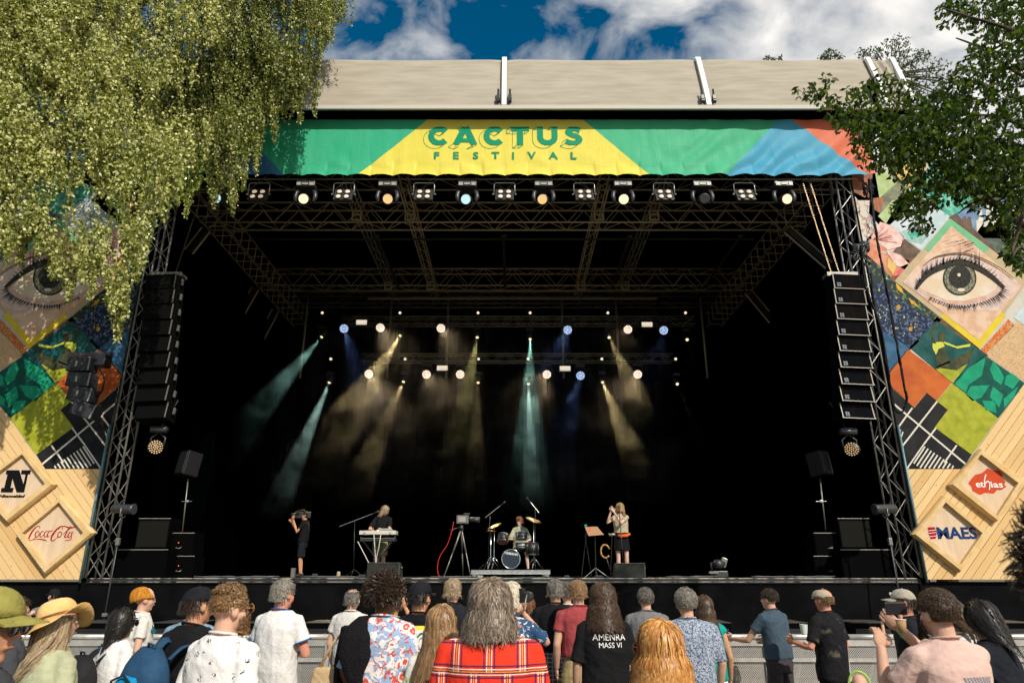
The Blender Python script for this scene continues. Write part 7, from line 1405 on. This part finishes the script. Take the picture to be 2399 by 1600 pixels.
# keyboards
kt = thing('keyboard_rig', 'pale keyboard in a silver case on a stand with loose white cables', 'keyboard', fl(884, 18.2)); a, b_ = P(841, 1247, 18.1), P(927, 1247, 18.1); w = b_.x - a.x; cx = (a.x + b_.x) / 2
m = MB(); m.bbox((cx, 18.3, a.z), (w, .36, .10), .01); child(m, 'case', mat('case_silver', (.66, .60, .50), .4, .2), kt); m = MB(); m.bbox((cx - .35 * w, 18.11, a.z), (.04, .02, .05), .004); m.bbox((cx + .35 * w, 18.11, a.z), (.04, .02, .05), .004); child(m, 'latch', M_chrome, kt)
m = MB(); m.bbox((cx + .18, 18.25, a.z + .08), (.34, .2, .05), .01); child(m, 'sampler', M_alu, kt); m = MB(); m.bbox((cx, 18.35, a.z - .17), (w * .95, .34, .08), .01); child(m, 'lower_keyboard', M_blkm, kt)
for k in range(18): m = MB(); m.box((cx - w * .42 + k * w * .84 / 17, 18.17, a.z - .14), (w * .84 / 17 - .006, .03, .02)); child(m, 'key', M_gedge, kt)
for s_ in (-1, 1): m = MB(); m.rod((cx + s_ * .36, 18.2, a.z - .22), (cx - s_ * .36, 18.2, ZD + .01), .014, 6); m.rod((cx + s_ * .36, 18.5, a.z - .22), (cx - s_ * .36, 18.5, ZD + .01), .014, 6); m.rod((cx + s_ * .44, 18.2, a.z - .05), (cx + s_ * .44, 18.2, a.z - .24), .012, 5); child(m, 'stand_leg', M_steel, kt, True)
for pts in (((876, 1252), (878, 1285), (880, 1310), (878, 1352)), ((892, 1252), (888, 1280), (882, 1305), (880, 1352)), ((838, 1268), (852, 1295), (864, 1318), (870, 1352))): m = MB(); m.tube([P(u, v, 18.05) for u, v in pts], .012, 5); child(m, 'white_cable', mat('cable_white', (.55, .50, .44), .5), kt, True)
# broadcast camera with tripod
tp = thing('camera_tripod', 'grey camera tripod standing between the keyboards and the drums', 'tripod', fl(1075, 17.6)); ap = P(1081, 1238, 17.6)
for u, y in ((1040, 17.3), (1103, 17.4), (1085, 18.2)):
    q = fl(u, y); m = MB(); m.tube([ap, ap.lerp(q, .5)], .022, 6); m.tube([ap.lerp(q, .5), q + Vector((0, 0, .02))], .014, 6); child(m, 'leg', M_gedge, tp, True)
m = MB(); m.tube([ap - Vector((0, 0, .05)), ap + Vector((0, 0, .09))], [.06, .05], 12); m.rod(ap + Vector((0, 0, .05)), ap + Vector((-.28, -.15, -.05)), .01, 5); child(m, 'pan_head', M_steel, tp, True)
c = P(1084, 1217, 17.6); t = thing('broadcast_camera', 'grey broadcast camera on the tripod with a red cable', 'camera', c); m = MB(); m.bbox((0, 0, 0), (.30, .18, .20), .015); m.build('camera_body', mat('camera_grey', (.13, .13, .125), .45), t); m = MB(); m.tube([(.15, 0, 0), (.30, 0, 0), (.42, -.02, -.01)], [.055, .06, .075], 14); m.build('camera_lens', M_blkm, t, True); m = MB(); m.bbox((.10, 0, .14), (.16, .06, .04), .01); m.build('viewfinder', M_blkm, t); m = MB(); m.bbox((-.01, -.095, 0), (.18, .012, .13), .003); m.build('side_panel', mat('panel_grey', (.32, .31, .28), .5), t)
m = MB(); m.tube([P(u, v, 17.4) for u, v in catmull([(1063, 1222), (1058, 1245), (1048, 1275), (1032, 1300), (1025, 1325), (1027, 1345), (1034, 1352)], 6)], .009, 6); o = m.build('camera_cable', mat('cable_red', (.50, .04, .02), .5), None, True); tag(o, 'red cable hanging from the broadcast camera to the floor', 'cable')
# singer's corner
ms = thing('music_stand', 'music stand with brown sheets left of the singer', 'music stand', fl(1396, 17.2)); q = [P(1370, 1234, 17.2), P(1399, 1233, 17.2), P(1415, 1252, 17.0), P(1379, 1255, 17.0)]
m = MB(); m.add([*q, *[p + Vector((0, .012, 0)) for p in q]], [(0, 3, 2, 1), (4, 5, 6, 7), (0, 1, 5, 4), (1, 2, 6, 5), (2, 3, 7, 6), (3, 0, 4, 7)]); child(m, 'desk', mat('sheet_brown', (.38, .21, .11), .7), ms)
m = MB(); m.add([p + Vector((0, -.01, 0)) for p in (q[0].lerp(q[1], .35), q[0].lerp(q[1], .45), q[3].lerp(q[2], .42).lerp(q[0], .5), q[3].lerp(q[2], .3).lerp(q[0], .5))], [(0, 3, 2, 1)]); child(m, 'pink_note', mat('note_pink', (.6, .08, .15), .6), ms)
m = MB(); m.tube([fl(1396, 17.2) + Vector((0, 0, .1)), P(1394, 1254, 17.15)], .012, 6); child(m, 'pole', M_steel, ms)
for s_ in (-1, 0.2, 1): m = MB(); m.rod(fl(1396, 17.2) + Vector((0, 0, .22)), fl(1396, 17.2) + Vector((s_ * .28, -.15 if s_ != .2 else .2, .01)), .009, 5); child(m, 'leg', M_alu, ms)
t = thing('tambourine', 'yellow half moon tambourine mounted on a stand by the singer', 'tambourine', P(1418, 1291, 17.1)); c = P(1418, 1291, 17.1)
m = MB(); m.tube([c + Vector((.105 * math.cos(a) * (1 if True else 1), 0, .15 * math.sin(a))) for a in np.linspace(R(20), R(320), 22)], .020, 8); child(m, 'frame', mat('tambourine_yellow', (.62, .33, .04), .4), t, True)
for a in np.linspace(R(40), R(300), 7): m = MB(); m.cyl(c + Vector((.105 * math.cos(a), -.02, .15 * math.sin(a))), (0, 1, .2), .022, .012, 10); child(m, 'jingle', M_chrome, t)
m = MB(); m.tube([c + Vector((0.02, 0, -.15)), P(1425, 1320, 17.1), P(1436, 1352, 17.1)], .014, 6); child(m, 'holder', M_steel, t, True)
t = thing('percussion_stand', 'chrome percussion block on a thin stand at the singer\'s hip', 'stand', fl(1430, 17.2)); m = MB(); p = P(1434, 1252, 17.1); m.cyl(p, (1, 0, 0), .035, .16, 12); child(m, 'shaker_tube', M_chrome, t, True); m = MB(); m.rod(p, fl(1430, 17.2) + Vector((0, 0, .01)), .008, 5); child(m, 'pole', M_steel, t)
t = thing('laptop_stand', 'dark stand with a small green box left of the music stand', 'stand', fl(1372, 17.4)); m = MB(); m.rod(fl(1362, 17.4), P(1374, 1245, 17.4), .010, 5); m.rod(fl(1386, 17.4), P(1370, 1250, 17.4), .010, 5); child(m, 'leg', M_steel, t); m = MB(); m.bbox(P(1372, 1231, 17.4), (.07, .06, .05), .008); child(m, 'box', mat('box_green', (.02, .3, .2), .5), t)
# wedges
def wedge(u0, u1, v0, Y, lb):
    a, b_ = P(u0, v0, Y), P(u1, v0, Y); w = b_.x - a.x; h = a.z - ZD; t = thing('stage_monitor', lb, 'loudspeaker', ((a.x + b_.x) / 2, Y + .2, ZD), 0, 'floor monitors at the stage edge'); prof = [(-.02, 0.0), (0.0, h), (.16, h), (.46, .10), (.46, 0.0)]
    m = MB(); m.add([(-w / 2, y, z) for y, z in prof] + [(w / 2, y, z) for y, z in prof], [(0, 1, 2, 3, 4), (9, 8, 7, 6, 5)] + [(i, i + 5, (i + 1) % 5 + 5, (i + 1) % 5) for i in range(5)]); m.build('cabinet', mat('wedge_black', (.018, .019, .016), .7, col2=(.030, .030, .026), scale=5, spec=.2), t)
    m = MB(); m.box((0, -.01, h + .003), (w, .02, .008)); m.box((w / 2 - .02, -.022, h / 2), (.008, .008, h - .05)); m.build('edge_trim', M_gedge, t); m = MB(); m.bbox((w / 2 + .015, .15, h * .7), (.03, .1, .03), .006); m.build('handle', M_gedge, t); return t
wedge(1443, 1515, 1319, 16.45, 'dark floor monitor in front of the singer'); wedge(857, 935, 1318, 16.5, 'black floor monitor below the keyboards')
for u, v, w, h, lb, mm in ((688, 1333, .09, .22, 'pale upright box behind the legs of the cameraman', M_gedge), (738, 1345, .12, .09, 'small black connector box right of the cameraman', M_blkm), (1125, 1344, .14, .05, 'low metal foot plate at the left foot of the drum riser', M_alu), (848, 1349, .16, .07, 'small pedal box below the keyboard cables', M_blkm), (1403, 1349, .20, .05, 'effects pedal board at the foot of the music stand', M_steel), (1328, 1351, .12, .05, 'tiny connector box right of the drum riser', M_steel)):
    p = P(u, v, 17.3); t = thing('floor_box', lb, 'box', (p.x, 17.3, ZD)); m = MB(); m.bbox((0, 0, h / 2), (w, .12, h), .008); m.build('case', mm, t); m = MB(); m.box((0, 0, h + .002), (w * .7, .08, .004)); m.build('lid', M_blkm, t)
p = fl(793, 16.8); t = thing('beer_glass', 'rounded glass of amber beer on the stage edge', 'glass', p); m = MB(); m.tube([(0, 0, .01), (0, 0, .04), (0, 0, .10), (0, 0, .14)], [.02, .04, .045, .032], 14); m.build('bowl', mat('glass_grey', (.35, .33, .30), .1), t, True); m = MB(); m.cyl((0, -.01, .04), (0, 0, 1), .042, .05, 14); m.build('beer', mat('beer_amber', (.45, .22, .03), .2), t, True)
t = thing('floor_moving_lamp', 'moving head lamp lying on the stage floor right of the floor monitor', 'stage lamp', fl(1685, 16.9)); m = MB(); m.bbox((0, 0, .08), (.34, .3, .15), .02); m.build('base', M_blkm, t); m = MB(); m.tube([(-.16, 0, .15), (-.17, 0, .32), (.0, 0, .36)], .03, 7); m.build('yoke_arm', M_blkm, t, True); m = MB(); m.tube([(-.1, -.1, .30), (.0, -.05, .30), (.12, 0, .32)], [.1, .11, .08], 14); m.build('head', M_blkm, t, True); m = MB(); m.bbox((.12, -.02, .34), (.14, .1, .22), .02, Matrix.Rotation(R(20), 3, 'Y')); m.build('shutter', M_gedge, t); m = MB(); m.box((-.18, -.2, .12), (.22, .02, .05)); m.build('label_plate', M_gedge, t)
# cables lying along the stage edge
for i, (u0_, u1_, lb) in enumerate(((455, 660, 'loose cable along the edge left of the cameraman'), (700, 850, 'loose cable by the beer glass'), (1010, 1110, 'coiled cable by the tripod foot'), (1560, 1690, 'loose cable right of the floor monitor'), (1760, 1960, 'loose cable at the right end of the edge'))):
    m = MB()
    for k in range(3):
        pts = [];  u = u0_
        while u < u1_: q = fl(u, 16.42 + .12 * k + rr.uniform(-.08, .08)); pts.append((q.x, q.y, ZD + .012 + rr.uniform(0, .03))); u += rr.uniform(12, 30)
        m.tube([Vector(p) for p in pts], .010, 5)
    o = m.build('floor_cable', mat('cable_grey', (.10, .10, .10), .4), None, True); tag(o, lb, 'cable', 'cables along the stage edge')
# side stacks
def stack(s_):
    f = (lambda u: u) if s_ < 0 else (lambda u: 2362 - u); nm = 'left' if s_ < 0 else 'right'; side = 'birch' if s_ < 0 else 'broad leafed tree'; gm = M_trussd
    def cab(u0, u1, v0, v1, Y, lb, d=.6, rails=True, front=M_sub, depth_m=None):
        a, b_ = P(f(u0), v0, Y), P(f(u1), v1, Y); w = abs(b_.x - a.x); h = a.z - b_.z; cx = (a.x + b_.x) / 2; t = thing('side_speaker', lb, 'loudspeaker', (cx, Y, b_.z)); m = MB(); m.bbox((0, d / 2, h / 2), (w, d, h), .01); m.build('cabinet', M_sub, t); m = MB(); m.box((0, -.006, h - .012), (w, .01, .014)); m.build('front_rail', gm, t)
        m = MB(); m.box((0, -.004, h / 2 - .02), (w - .06, .006, h - .10)); m.build('grille', front, t); return t, w, h
    gl = mat('grille_olive', (.009, .0085, .006), .8, spec=.1)
    cab(326, 390, 1213, 1284, 17.0, 'dark amplifier cabinet on the box on the %s side' % side, front=gl); cab(276, 384, 1286, 1354, 16.7, 'low wide bass box at the stage corner on the %s side' % side)
    for v0, v1, lb in ((1301, 1354, 'lower'), (1247, 1300, 'upper')):
        t, w, h = cab(392, 449, v0, v1, 17.2, '%s of two black speakers under the speaker pole on the %s side' % (lb, side)); m = MB(); m.tube([(-.05 * s_ * -1, -.02, h * .35), (-.05, -.05, h * .30), (.05, -.05, h * .30), (.07, -.02, h * .36)], .012, 5); m.build('handle', M_gedge, t, True)
        if s_ < 0: m = MB(); m.cyl((-.02, -.012, h * .55), (0, 1, 0), .012, .008, 8); m.build('status_light', mat('status_red', (.8, .1, .02), .3, emit=(1, .12, .02), estr=1.2), t)
    b0 = P(f(427), 1246, 17.4); p1 = P(f(441), 1120, 17.4); t = thing('speaker_pole', 'thin steel pole carrying a speaker on the %s side' % side, 'pole', b0); m = MB(); m.rod(b0, p1, .017, 7); child(m, 'pole', M_gedge, t, True); q = P(f(438), 1174, 17.4); m = MB(); m.bbox(q, (.07, .07, .06), .01); m.rod(q - Vector((.13, 0, 0)), q + Vector((.13, 0, 0)), .008, 5); child(m, 'clamp', M_alu, t)
    c = P(f(443), 1088, 17.4); t = thing('pole_speaker', 'black speaker box tilted on top of the pole on the %s side' % side, 'loudspeaker', c, R(s_ * 35)); m = MB(); m.bbox((0, 0, 0), (.40, .42, .62), .03, Matrix.Rotation(R(-8), 3, 'X')); m.build('cabinet', mat('pole_speaker_black', (.006, .006, .007), .5, spec=.3), t); m = MB(); m.bbox((0, -.215, .03), (.34, .02, .54), .01, Matrix.Rotation(R(-8), 3, 'X')); m.build('grille', M_blk, t)
    # cylinder lamp on a tall stand at the stage corner
    c = P(f(290), 1192, 15.7); ax = Vector((-s_, -.1, -.05)).normalized(); t = thing('cylinder_lamp', 'black cylinder spotlight on a tall stand at the %s stage corner' % nm, 'stage lamp', c); m = MB(); m.tube([c - ax * .28, c - ax * .24, c + ax * .18, c + ax * .24], [.06, .10, .105, .13], 16); child(m, 'housing', M_blkm, t, True); m = MB(); m.tube([c + ax * .241, c + ax * .25], [.115, .11], 16); child(m, 'lens', M_lens_off, t)
    m = MB(); m.tube([c + Vector((0, -.11, .02)), c + Vector((0, -.11, -.16)), c + Vector((0, 0, -.20)), c + Vector((0, .11, -.16)), c + Vector((0, .11, .02))], .014, 6); child(m, 'yoke', M_gedge, t, True); g_ = P(f(236 if s_ < 0 else 246), 1345, 15.7); m = MB(); m.rod(c + Vector((0, 0, -.2)), (c.x - .0, 15.7, 0.0), .018, 8); child(m, 'stand_pole', M_steel, t, True)
    m = MB(); m.bbox((c.x, 15.7, 1.0), (.10, .08, .07), .01); m.bbox((c.x, 15.7, 2.5), (.08, .08, .16), .01); child(m, 'collar', M_gedge, t)
    for a in (.4, 2.5, 4.6): m = MB(); m.rod((c.x, 15.7, .55), (c.x + .5 * math.cos(a), 15.7 + .5 * math.sin(a), .02), .014, 6); child(m, 'leg', M_steel, t)
stack(-1); stack(1)
# ================================================================== trees
def leaf_mat(name, a, b_, c, trans=.35, rough=.4, spec=.5):
    m = bpy.data.materials.new(name); m.use_nodes = True; N = m.node_tree.nodes; L = m.node_tree.links; bs = N['Principled BSDF']; out = [n for n in N if n.type == 'OUTPUT_MATERIAL'][0]
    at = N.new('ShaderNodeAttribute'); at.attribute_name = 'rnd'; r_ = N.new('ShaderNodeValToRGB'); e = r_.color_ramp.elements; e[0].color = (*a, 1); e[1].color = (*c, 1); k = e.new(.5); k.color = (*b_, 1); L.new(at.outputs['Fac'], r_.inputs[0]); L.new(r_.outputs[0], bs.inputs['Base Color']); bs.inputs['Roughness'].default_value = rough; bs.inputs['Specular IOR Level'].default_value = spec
    t = N.new('ShaderNodeBsdfTranslucent'); g = N.new('ShaderNodeMix'); g.data_type = 'RGBA'; g.blend_type = 'MULTIPLY'; g.inputs['Factor'].default_value = 1; L.new(r_.outputs[0], g.inputs['A']); g.inputs['B'].default_value = (1.25, 1.35, .45, 1); L.new(g.outputs['Result'], t.inputs['Color'])
    mx = N.new('ShaderNodeMixShader'); mx.inputs[0].default_value = trans; L.new(bs.outputs[0], mx.inputs[1]); L.new(t.outputs[0], mx.inputs[2]); L.new(mx.outputs[0], out.inputs[0]); return m
def leaves(C_, D_, ln, wd, g, mtl, name, shape='ovate'):
    """C_ base points, D_ hanging directions; each leaf is two folded quads"""
    n = len(C_); D_ = D_ / np.linalg.norm(D_, axis=1)[:, None]; s_ = np.cross(D_, g.normal(size=(n, 3))); s_ /= np.linalg.norm(s_, axis=1)[:, None] + 1e-9; nn = np.cross(D_, s_)
    l = (ln * g.uniform(.65, 1.25, n))[:, None]; w = (wd * g.uniform(.7, 1.2, n))[:, None]; k = .38 if shape == 'ovate' else .5; fold = nn * w * .25; curl = nn * l * g.uniform(-.2, .2, n)[:, None]
    A_ = C_; B_ = C_ + D_ * l * k + s_ * w * .5 + fold; E_ = C_ + D_ * l + curl; F_ = C_ + D_ * l * k - s_ * w * .5 + fold; G_ = C_ + D_ * l * k
    V = np.stack([A_, B_, E_, F_], 1).reshape(-1, 3); Fq = np.arange(n * 4).reshape(n, 4); return np_mesh(name, V, Fq, mtl, np.repeat(np.clip(g.normal(.5, .25, n), 0, 1), 4))
def Pn(U, V_, Y):
    a = (U - 1199.5) / F; b = (800 - V_) / F; dy = math.cos(PITCH) - b * math.sin(PITCH); t = Y / dy; return np.stack([CAM.x + a * t, Y, CAM.z + (math.sin(PITCH) + b * math.cos(PITCH)) * t], 1)
M_bleaf = leaf_mat('birch_leaf', (.018, .034, .006), (.19, .22, .03), (.66, .64, .27), .25, .42, .45)  # ramp carries sunlit highlights and crown shade as leaf colour
M_twig = mat('birch_twig', (.13, .10, .05), .8); M_bark = mat('bark_dark', (.05, .04, .03), .95, col2=(.11, .09, .07), scale=9, bump=.9); M_birchb = mat('birch_bark', (.45, .42, .38), .8, col2=(.05, .045, .04), scale=5, ramp=(.55, .62), bump=.5)
g = np.random.default_rng(77)
bot_x = np.array([-60, 0, 60, 130, 200, 260, 300, 340, 400, 460, 520, 560, 600, 640, 680, 720, 760, 790]); bot_y = np.array([470, 455, 430, 450, 425, 490, 475, 440, 412, 400, 405, 380, 320, 265, 225, 215, 110, 50])
TAS = [(-30, 640, 26), (18, 612, 20), (48, 640, 10), (92, 600, 16), (128, 660, 16), (160, 700, 13), (188, 655, 12), (214, 700, 12), (236, 640, 14), (262, 735, 20), (276, 800, 14), (288, 745, 12), (318, 660, 14), (338, 605, 10), (352, 560, 14), (385, 520, 16), (412, 480, 14), (438, 512, 9), (462, 450, 14), (500, 486, 15), (545, 498, 13), (572, 448, 12), (522, 440, 18), (600, 405, 12), (642, 335, 10), (672, 300, 12), (702, 292, 10), (738, 272, 9), (690, 262, 14), (752, 118, 10), (776, 124, 7), (300, 620, 22), (70, 560, 22), (0, 575, 24), (725, 105, 12)]
top_x = np.array([-60, 600, 640, 790]); 
def birch():
    t = thing('birch_tree', 'weeping birch with hanging sunlit twigs covering the left of the stage', 'tree', (-13.2, 13.6, 0))
    m = MB(); pts = [(-13.2, 13.6, 0), (-13.1, 13.7, 3), (-12.8, 13.8, 7), (-12.4, 13.9, 11), (-12.0, 14.0, 16), (-11.6, 14, 22)]; m.tube(pts, [.34, .28, .24, .20, .14, .06], 12); child(m, 'trunk', M_birchb, t, True)
    tips = [(-6.2, 13.2, 19.5), (-8.5, 12.6, 20.0), (-4.4, 14.0, 17.2), (-9.5, 14.4, 17.5), (-7.0, 14.6, 15.5), (-3.6, 13.6, 19.0), (-10.5, 12.4, 15.5), (-5.6, 12.8, 16.2)]
    for i, tp_ in enumerate(tips):
        a = Vector((-12.3, 15.3, 13 + i * 1.0)); b_ = Vector(tp_) + Vector((0, 1.6, 3.5)); mid = a.lerp(b_, .5) + Vector((0, 0, 1.4)); m = MB(); m.tube([Vector(p) for p in catmull([a, mid, b_], 6)], list(np.linspace(.11, .02, 13)), 6); child(m, 'branch', M_bark, t, True)
    C_, D_, K_, tw = [], [], [], MB()
    def strand(u, v1, L_, Yd, dens, shade, spread=.07, twig=.2, slant=0):
        k = 7; vs = np.linspace(v1 - L_, v1, k); dr = g.normal(0, 9) + slant; us = u - dr * (np.linspace(1, 0, k) ** 2) + 3 * np.sin(np.linspace(0, 4, k) + g.uniform(0, 6)); pts = Pn(us, vs, np.full(k, Yd)); pts[:, 1] += np.linspace(.15, 0, k)
        if g.random() < twig: tw.tube([Vector(p) for p in pts], .0045, 3, cap=False)
        length = np.linalg.norm(pts[-1] - pts[0]); nl = int(length * dens); tt = g.uniform(0, 1, nl) ** .85; q = np.stack([np.interp(tt, np.linspace(0, 1, k), pts[:, c]) for c in range(3)], 1); q += g.normal(0, spread, (nl, 3)) * (1 - .6 * tt)[:, None]; C_.append(q); d = g.normal(0, .7, (nl, 3)); d[:, 2] -= 1.0; D_.append(d); K_.append(np.full(nl, shade))
    # hanging sprays gathered on boughs
    for bgh in range(185):
        u0 = g.uniform(-80, 780); yb = np.interp(u0, bot_x, bot_y); left = u0 < 430 + g.normal(0, 40)
        v0 = g.uniform(-40, yb - 25) if g.random() < .72 else yb - g.uniform(5, 40)
        if u0 > 620 and v0 < 60 and g.random() < .2: continue
        Yd = (12.7 + g.uniform(0, .9)) if left else (13.7 + g.uniform(0, 1.3)); wdt = g.uniform(22, 52) if left else g.uniform(18, 40)
        for k in range(int(g.uniform(8, 17))):
            off = g.normal(0, 1); u = u0 + off * wdt; v1 = v0 - abs(off) * g.uniform(0, 26) + g.normal(0, 14) + off * 12; ymx = np.interp(u, bot_x, bot_y) + g.uniform(-6, 16)
            if v1 > ymx: v1 = ymx
            if 325 < u < 365 and 40 < v1 < 100: continue
            strand(u, v1, g.uniform(60, 150), Yd + g.uniform(-.15, .15), g.uniform(30, 52), (.72 if left else .44) + g.normal(0, .07), .065 if left else .055, .16, g.normal(6, 8))  # left sprays paler, right ones darker: sun and shade put into leaf colour
    for u0, vb, wdt in TAS:
        left = u0 < 430; Yd = (12.7 + g.uniform(0, .6)) if left else (13.6 + g.uniform(0, .6))
        for k in range(int(wdt * 1.1)):
            off = g.normal(0, 1); v1 = vb - abs(off) ** 1.3 * g.uniform(14, 46) + g.normal(0, 5); strand(u0 + off * wdt * .62, v1, g.uniform(70, 150), Yd + g.uniform(-.2, .2), g.uniform(26, 44), (.68 if left else .46) + g.normal(0, .05), .042, .35, g.normal(5, 6))  # tassels follow the same sun and shade painted into leaf tone
    # inside of the crown, its shade painted in as dark leaf colour
    for i in range(1500):
        u = g.uniform(-80, 700); yb = np.interp(u, bot_x, bot_y); v1 = g.uniform(-30, min(yb - 10, 430))
        if 325 < u < 365 and 40 < v1 < 100 or (u > 600 and g.random() < .6): continue
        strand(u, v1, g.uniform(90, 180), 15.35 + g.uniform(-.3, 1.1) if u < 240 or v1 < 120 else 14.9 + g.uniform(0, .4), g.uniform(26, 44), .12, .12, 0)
    C_ = np.concatenate(C_); D_ = np.concatenate(D_); K_ = np.concatenate(K_); print('birch leaves', len(C_)); big = K_ > .53
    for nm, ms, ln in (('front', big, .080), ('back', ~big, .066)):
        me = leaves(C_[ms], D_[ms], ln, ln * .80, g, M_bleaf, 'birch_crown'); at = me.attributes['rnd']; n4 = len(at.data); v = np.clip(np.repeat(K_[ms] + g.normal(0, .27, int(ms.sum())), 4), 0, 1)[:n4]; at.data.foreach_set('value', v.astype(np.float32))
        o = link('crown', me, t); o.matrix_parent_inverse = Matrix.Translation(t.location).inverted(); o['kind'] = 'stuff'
    o = child(tw, 'twigs', M_twig, t); o['kind'] = 'stuff'
birch()
M_rleaf = leaf_mat('broad_leaf', (.008, .020, .003), (.028, .062, .007), (.13, .17, .018), .5, .45, .25)
def broad():
    t = thing('broadleaf_tree', 'dark broad leafed tree reaching over the right printed wall', 'tree', (9.2, 8.4, 0)); g = np.random.default_rng(5)
    m = MB(); m.tube([(9.2, 8.4, 0), (9.1, 8.4, 3), (8.8, 8.4, 6), (8.4, 8.4, 9), (8.2, 8.3, 13)], [.26, .22, .18, .12, .05], 10); child(m, 'trunk', M_bark, t, True)
    BR = [[(2520, 640), (2430, 560), (2350, 490), (2290, 460), (2240, 420), (2190, 360), (2130, 320), (2050, 290), (1980, 262), (1930, 240)], [(2520, 400), (2440, 330), (2360, 280), (2280, 270), (2180, 262), (2100, 240), (2030, 190)], [(2520, 120), (2420, 90), (2340, 60), (2270, 40), (2210, 20)], [(2520, 260), (2430, 200), (2350, 150), (2290, 110), (2240, 90)], [(2480, 520), (2410, 480), (2380, 560), (2370, 600)], [(2290, 455), (2230, 400), (2200, 460), (2140, 500), (2110, 525)], [(2350, 490), (2300, 420), (2240, 350), (2200, 300)], [(2190, 360), (2120, 370), (2070, 380), (2030, 370)], [(2500, 700), (2440, 620), (2390, 580), (2370, 610)]]
    for i, b_ in enumerate(BR):
        Yd = [7.6, 7.9, 7.0, 7.4, 6.8, 7.4, 7.8, 7.9, 6.8][i]; pts = [P(u, v, Yd + .1 * math.sin(k)) for k, (u, v) in enumerate(catmull(b_, 4))]; m = MB(); m.tube(pts, list(np.linspace(.055 if i == 0 else .035, .008, len(pts))), 6); child(m, 'branch', M_bark, t, True)
    # leaf sprays: (u, v, radius px, count)
    K = [(1915, 215, 42, 130), (1955, 245, 30, 60), (2010, 262, 46, 210), (2060, 282, 52, 330), (2025, 320, 44, 200), (2090, 325, 58, 460), (2140, 300, 60, 520), (2060, 370, 40, 160), (2120, 372, 52, 330), (2180, 330, 62, 560), (2035, 205, 30, 60), (2075, 190, 34, 80), (2110, 225, 40, 150), (2170, 260, 56, 360), (2230, 230, 60, 460), (2250, 300, 64, 620), (2210, 395, 56, 360), (2280, 380, 62, 540), (2160, 430, 44, 190), (2130, 480, 40, 190), (2175, 470, 36, 140), (2160, 525, 28, 70), (2290, 440, 52, 300), (2345, 420, 62, 520), (2330, 330, 66, 620), (2350, 240, 66, 600), (2290, 190, 50, 280), (2300, 130, 44, 200), (2360, 150, 60, 430), (2385, 90, 56, 360), (2330, 60, 46, 210), (2270, 30, 42, 170), (2230, 15, 34, 110), (2330, 10, 46, 260), (2390, 20, 52, 340), (2215, 55, 20, 24), (2380, 360, 60, 500), (2395, 470, 52, 360), (2350, 505, 40, 190), (2385, 555, 36, 160), (2360, 590, 24, 60), (2390, 610, 30, 90), (2420, 420, 70, 400), (2430, 250, 70, 400), (2440, 100, 70, 300), (2000, 215, 22, 30), (2240, 440, 34, 120), (1975, 290, 26, 50)]
    C_, D_ = [], []
    for u, v, r_, n in K:
        n = int(n * .95); a = g.uniform(0, 6.283, n); rr_ = r_ * np.sqrt(g.uniform(0, 1, n)) * (1 + .35 * np.sin(a * 3 + u)); Y0 = 7.4 + .6 * noise.noise(Vector((u * .01, v * .01, 1))); q = Pn(u + rr_ * np.cos(a), v + rr_ * .8 * np.sin(a), Y0 + g.normal(0, .35, n)); C_.append(q); d = g.normal(0, .6, (n, 3)); d[:, 2] -= .75; d[:, 0] -= .35; D_.append(d)
    C_ = np.concatenate(C_); D_ = np.concatenate(D_); me = leaves(C_, D_, .098, .046, g, M_rleaf, 'broad_crown', 'e'); o = link('crown', me, t); o.matrix_parent_inverse = Matrix.Translation(t.location).inverted(); o['kind'] = 'stuff'
broad()
M_far = leaf_mat('far_leaf', (.012, .025, .006), (.03, .06, .01), (.07, .11, .02), .3, .5, .3)
def far_tree(label, pts, base, Yd, n, ln=.13):
    t = thing('background_tree', label, 'tree', base, 0, 'trees behind the stage roof'); g = np.random.default_rng(int(pts[0][0])); top = P(pts[0][0], pts[0][1] + 60, Yd); m = MB(); m.tube([base, Vector(base).lerp(top, .5), top], [.35, .22, .08], 8); child(m, 'trunk', M_bark, t, True); C_, D_ = [], []
    for u, v, r_ in pts:
        k = int(n * r_ / 40); a = g.uniform(0, 6.283, k); rr_ = r_ * np.sqrt(g.uniform(0, 1, k)); C_.append(Pn(u + rr_ * np.cos(a) * (1 + .2 * np.sin(5 * a)), v + rr_ * np.sin(a), Yd + g.normal(0, .8, k))); D_.append(g.normal(0, 1, (k, 3)))
        for q in range(3): m = MB(); m.tube([top, P(u + g.uniform(-r_, r_) * .5, v + g.uniform(-r_, r_) * .5, Yd)], [.05, .01], 4); child(m, 'branch', M_bark, t)
    me = leaves(np.concatenate(C_), np.concatenate(D_), ln, ln * .5, g, M_far, 'far_crown', 'e'); o = link('crown', me, t); o.matrix_parent_inverse = Matrix.Translation(t.location).inverted(); o['kind'] = 'stuff'
far_tree('tree with airy top rising behind the right end of the canvas roof', [(2085, 115, 26), (2110, 105, 24), (2050, 128, 18), (2020, 128, 14), (2130, 140, 26), (2165, 130, 16), (2110, 170, 40), (2160, 180, 40), (2200, 170, 34), (2170, 230, 44), (2220, 240, 40), (2240, 190, 24)], (14.5, 24, 0), 24, 260)
far_tree('small leafy tip showing above the roof left of the last rib', [(1945, 130, 14), (1965, 132, 10), (1928, 136, 9)], (16.5, 34, 0), 34, 260, .2)
far_tree('tiny leafy tips showing above the third roof bay', [(1798, 137, 7), (1828, 136, 5), (1812, 139, 5)], (14.5, 36, 0), 36, 300, .18)
